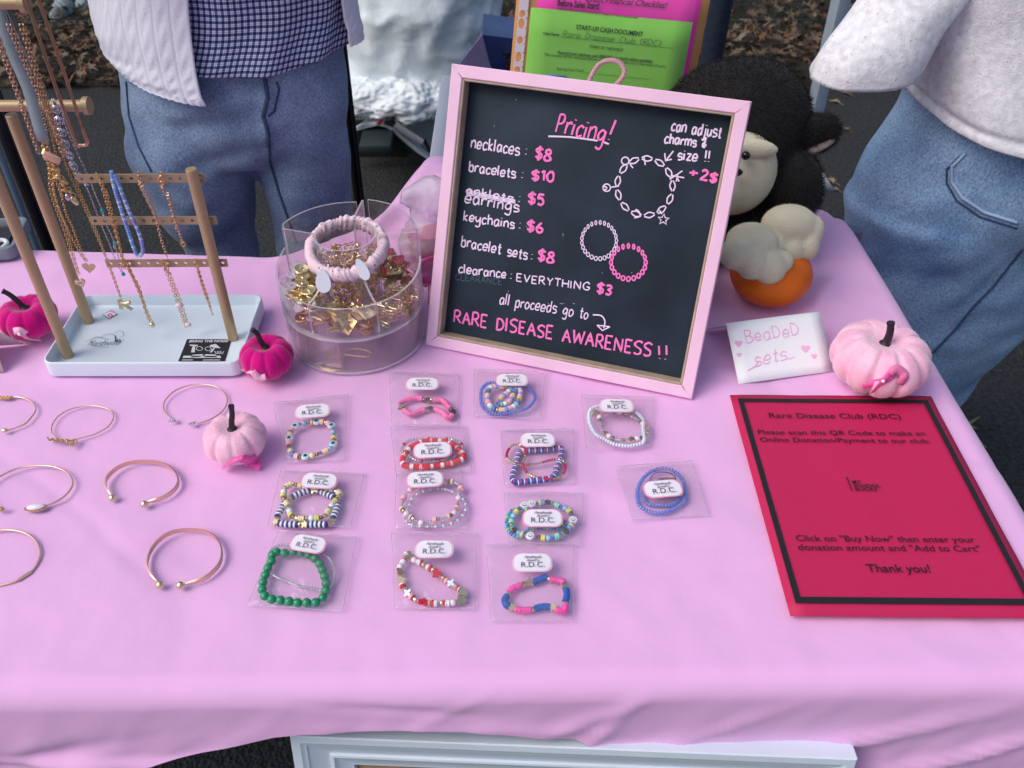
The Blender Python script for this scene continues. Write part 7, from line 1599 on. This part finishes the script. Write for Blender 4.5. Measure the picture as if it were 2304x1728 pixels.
def sheet_heap():
    mb = MB(); n = 120; h = 60; vs = []; base = Vector((aty(915, 0, yb_).x, yb_, 0))
    for i in range(h+1):
        v = i/h
        for k in range(n):
            t = 2*math.pi*k/n; z = .78+(zb_-.78)*v**.9; rx = .295*(math.sin(min(1, v*1.5+.05)*math.pi/2))**.6; ry = .25*(math.sin(min(1, v*1.6+.05)*math.pi/2))**.6
            s = Vector((math.cos(t), math.sin(t), 0)); q = Vector((math.cos(t)*1.6, math.sin(t)*1.6, v*1.8+2)); w = 1+.10*noise.noise(q)+.13*(.4-abs(noise.noise(q*2.1+Vector((0, v*2, 3)))))+.05*(.4-abs(noise.noise(q*4.2)))+.02*(.4-abs(noise.noise(q*9)))
            vs.append(base+Vector((s.x*rx*w, s.y*ry*w, z+.03*noise.noise(q*1.3)+.02*noise.noise(q*3))))
    mb.add(vs, [(i*n+k, i*n+(k+1) % n, (i+1)*n+(k+1) % n, (i+1)*n+k) for i in range(h) for k in range(n)]+[tuple(range(n))])
    return mb.build('sheet', SHEETM, hp, angle=180)
sheet_heap()
MB().bbox((c0.x, yb_+.02, .12), (.2, .16, .12), .02).build('crate', mat('dark_crate', (.02, .022, .022), .7), hp)
CLB = mat('crumpled_film', srgb(224, 232, 236), .75, spec=.25, bump=.12, bscale=16, bdist=.02)
for i, (px, py, y, r3, lab) in enumerate([(835, 215, 2.72, (.11, .10, .06), 'crumpled clear white plastic bag under the left side of the white sheet'), (905, 225, 2.70, (.12, .10, .062), 'crumpled clear white plastic bag under the middle of the white sheet'), (975, 222, 2.74, (.09, .10, .06), 'crumpled clear white plastic bag next to the pale leaning leg')]):
    p = aty(px, py, y); t = thing('plastic_sack', (p.x, y, p.z-r3[2]), lab, 'plastic bag', 'plastic sacks piled on the tote'); lump('film', p, r3, .24, CLB, t, i*7+2, wr=6)
# tote and cool box below
def ptote(x, y, yy=2.62): return aty(760+x/6.637, 230+y/6.637, yy)
tt = thing('tote_bag', ptote(700, 700), 'white and dark green tote bag lying open with a red handle behind the table', 'tote bag')
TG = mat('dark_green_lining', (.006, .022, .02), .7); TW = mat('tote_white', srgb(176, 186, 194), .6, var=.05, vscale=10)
def pslab(name, pts, m, parent, depth=.02, yy=2.62, lift=0):
    a = [ptote(x, y, yy) for x, y in pts]; b = [p+Vector((0, depth, 0)) for p in a]; n = len(a)
    return MB().add(a+b, [tuple(range(n)), tuple(range(n, 2*n))[::-1]]+[(i, (i+1) % n, n+(i+1) % n, n+i) for i in range(n)]).build(name, m, parent, smooth=False)
pslab('front_panel', [(250, 430), (590, 335), (740, 365), (1000, 560), (1380, 870), (1380, 905), (1150, 780), (900, 560), (730, 400), (590, 350), (400, 420), (250, 490)], TG, tt, .05)
pslab('rim', [(250, 380), (590, 310), (760, 330), (1000, 530), (1400, 860), (1385, 880), (1180, 750), (1000, 600), (740, 380), (590, 345), (250, 432)], TW, tt, .03, 2.61)
pslab('back_panel', [(200, 180), (1560, 180), (1560, 900), (1400, 860), (1000, 530), (760, 330), (590, 310), (250, 400)], TW, tt, .02, 2.80)
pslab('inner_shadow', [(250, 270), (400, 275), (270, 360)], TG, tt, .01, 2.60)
pslab('inside', [(250, 470), (590, 345), (740, 375), (1000, 620), (1050, 820), (250, 820)], mat('black_lining', (.004, .005, .005), .9), tt, .02, 2.70)
MB().tube(cat([ptote(x, y, 2.60) for x, y in [(600, 335), (640, 270), (700, 220), (775, 212)]], 5), .006, 8, flat=.4, up=Vector((0, 1, 0))).build('handle', mat('red_strap', srgb(150, 30, 50), .6), tt)
MB().tube(cat([ptote(x, y, 2.60) for x, y in [(700, 300), (840, 340), (860, 340)]], 4), .007, 8).tube(cat([ptote(x, y, 2.60) for x, y in [(840, 212), (800, 280), (850, 330), (1240, 610), (1290, 560), (1400, 780)]], 1), .006, 8).build('strap', BPOLE, tt)
MB().tube([ptote(850, 330, 2.60), ptote(1260, 600, 2.60)], .012, 10).build('rolled_film', film('roll_film', tint=(.8, .85, .88), gloss=.1, rough=.2, bump=.5, bscale=60, white=.3), tt)
dk = thing('flat_box', ptote(560, 760, 2.50), 'thin dark grey box on the asphalt in front of the tote', 'box'); a, b = ptote(310, 650, 2.50), ptote(795, 770, 2.50); MB().bbox((a+b)/2+Vector((0, .06, 0)), ((b.x-a.x)/2, .06, (a.z-b.z)/2), .004).build('case', mat('slate_plastic', (.018, .028, .032), .5), dk)
# purple and blue printed carton
cp = aty(1110, 150, 1.75); ct = thing('printed_carton', (cp.x, 1.75, 0), 'tall purple and blue printed carton behind the top left corner of the pricing board', 'carton')
def cq(name, pts, m, y, dep=.01):
    a = [aty(px, py, y+(dy or 0)) for px, py, dy in pts]; b = [p+Vector((.0, dep, 0)) for p in a]; n = len(a); return MB().add(a+b, [tuple(range(n)), tuple(range(n, 2*n))[::-1]]+[(i, (i+1) % n, n+(i+1) % n, n+i) for i in range(n)]).build(name, m, ct, smooth=False)
PUR = mat('purple_card', srgb(112, 104, 150), .6); BLUP = mat('blue_print_glossy', srgb(70, 100, 150), .35, var2=srgb(30, 34, 92), vscale=5, var=.1)
cq('side_panel', [(1085, 79, 0), (1104, 152, 0), (1108, 420, 0), (1010, 420, .1), (1007, 187, .1), (1034, 144, .05)], PUR, 1.70)
cq('front_panel', [(1086, 78, 0), (1180, 90, .02), (1180, 420, .02), (1110, 420, 0), (1105, 152, 0)], BLUP, 1.705, .12)
CPl = Plane(aty(1105, 152, 1.70), Vector((1, 0, 0)), Vector((0, 0, 1))); mb = MB(); CPl.n = Vector((0, -1, 0))
for st in [[(1130, 116), (1140, 122), (1146, 118), (1138, 130), (1144, 126)], [(1138, 136), (1146, 138)], [(1140, 142), (1147, 146), (1140, 150)]]: CPl.stroke(mb, st, .003, lift=.004)
mb.build('printed_mark', BLACK, ct)
# dark navy bag hanging behind the papers, grey device and odds and ends at the left
nb = thing('navy_bag', aty(1610, 90, 1.9), 'tall dark navy fabric bag just right of the tan folder', 'bag'); a = aty(1612, 60, 1.9)
nm = MB(); loft(nm, [(Vector((a.x+.008, 1.9, 1.35)), .028, .03), (Vector((a.x+.004, 1.9, 1.0)), .027, .03), (aty(1606, 100, 1.9), .024, .03), (aty(1590, 200, 1.9), .024, .03), (Vector((aty(1590, 200, 1.9).x, 1.9, .02)), .03, .03)]); nm.build('body', mat('navy_nylon', (.01, .018, .04), .7, bump=.6, bscale=60, bdist=.004), nb, angle=180); MB().tube(cat([Vector((a.x-.012, 1.89, 1.34)), Vector((a.x+.006, 1.89, 1.42)), Vector((a.x+.024, 1.89, 1.34))], 6), .005, 8).build('strap', MATS['navy_nylon'], nb)
dv = thing('tray_case', at(10, 570), 'grey plastic case with a dark inside at the left edge of the cloth', 'case'); GRYP = mat('grey_plastic', srgb(120, 132, 142), .45)
dc = at(-70, 560); tray('shell', Vector((dc.x-.006, dc.y+.004, T+.001)), .075, .042, .012, .016, .006, GRYP, dv, .15); tray('inner_pad', Vector((dc.x-.006, dc.y+.004, T+.006)), .062, .031, .006, .002, .001, mat('dark_pad', (.01, .012, .014), .5), dv, .15)
MB().tube(cat([at(-30, 545, T+.014), at(5, 540, T+.014), at(16, 548, T+.012), at(2, 560, T+.012)], 4), .003, 8).build('cable_loop', WHITE, dv)
# pale shoes far behind on the left
for i, (px, py) in enumerate([(140, 22), (196, 4)]):
    p = at(px, py, .05); t = thing('shoe', (p.x, p.y, 0), ['pale trainer on the asphalt far behind, left of the white cardigan', 'pale trainer touching the edge of the white cardigan at the top of the photo'][i], 'shoe', 'pale shoes far behind the table')
    sm = MB(); sm.ball((p.x, p.y, .045), .05, 16, sc=(1, 2.1, .9)); sm.ball((p.x-.005, p.y+.06, .07), .045, 16, sc=(.9, 1.1, 1.2)); sm = remesh(sm, .009, 4); sm.build('upper', mat('pale_canvas', srgb(150, 165, 168), .8), t, angle=180); MB().bbox((p.x, p.y+.01, .012), (.048, .115, .012), .008).build('sole', mat('sole_rubber', (.5, .5, .5), .7), t)
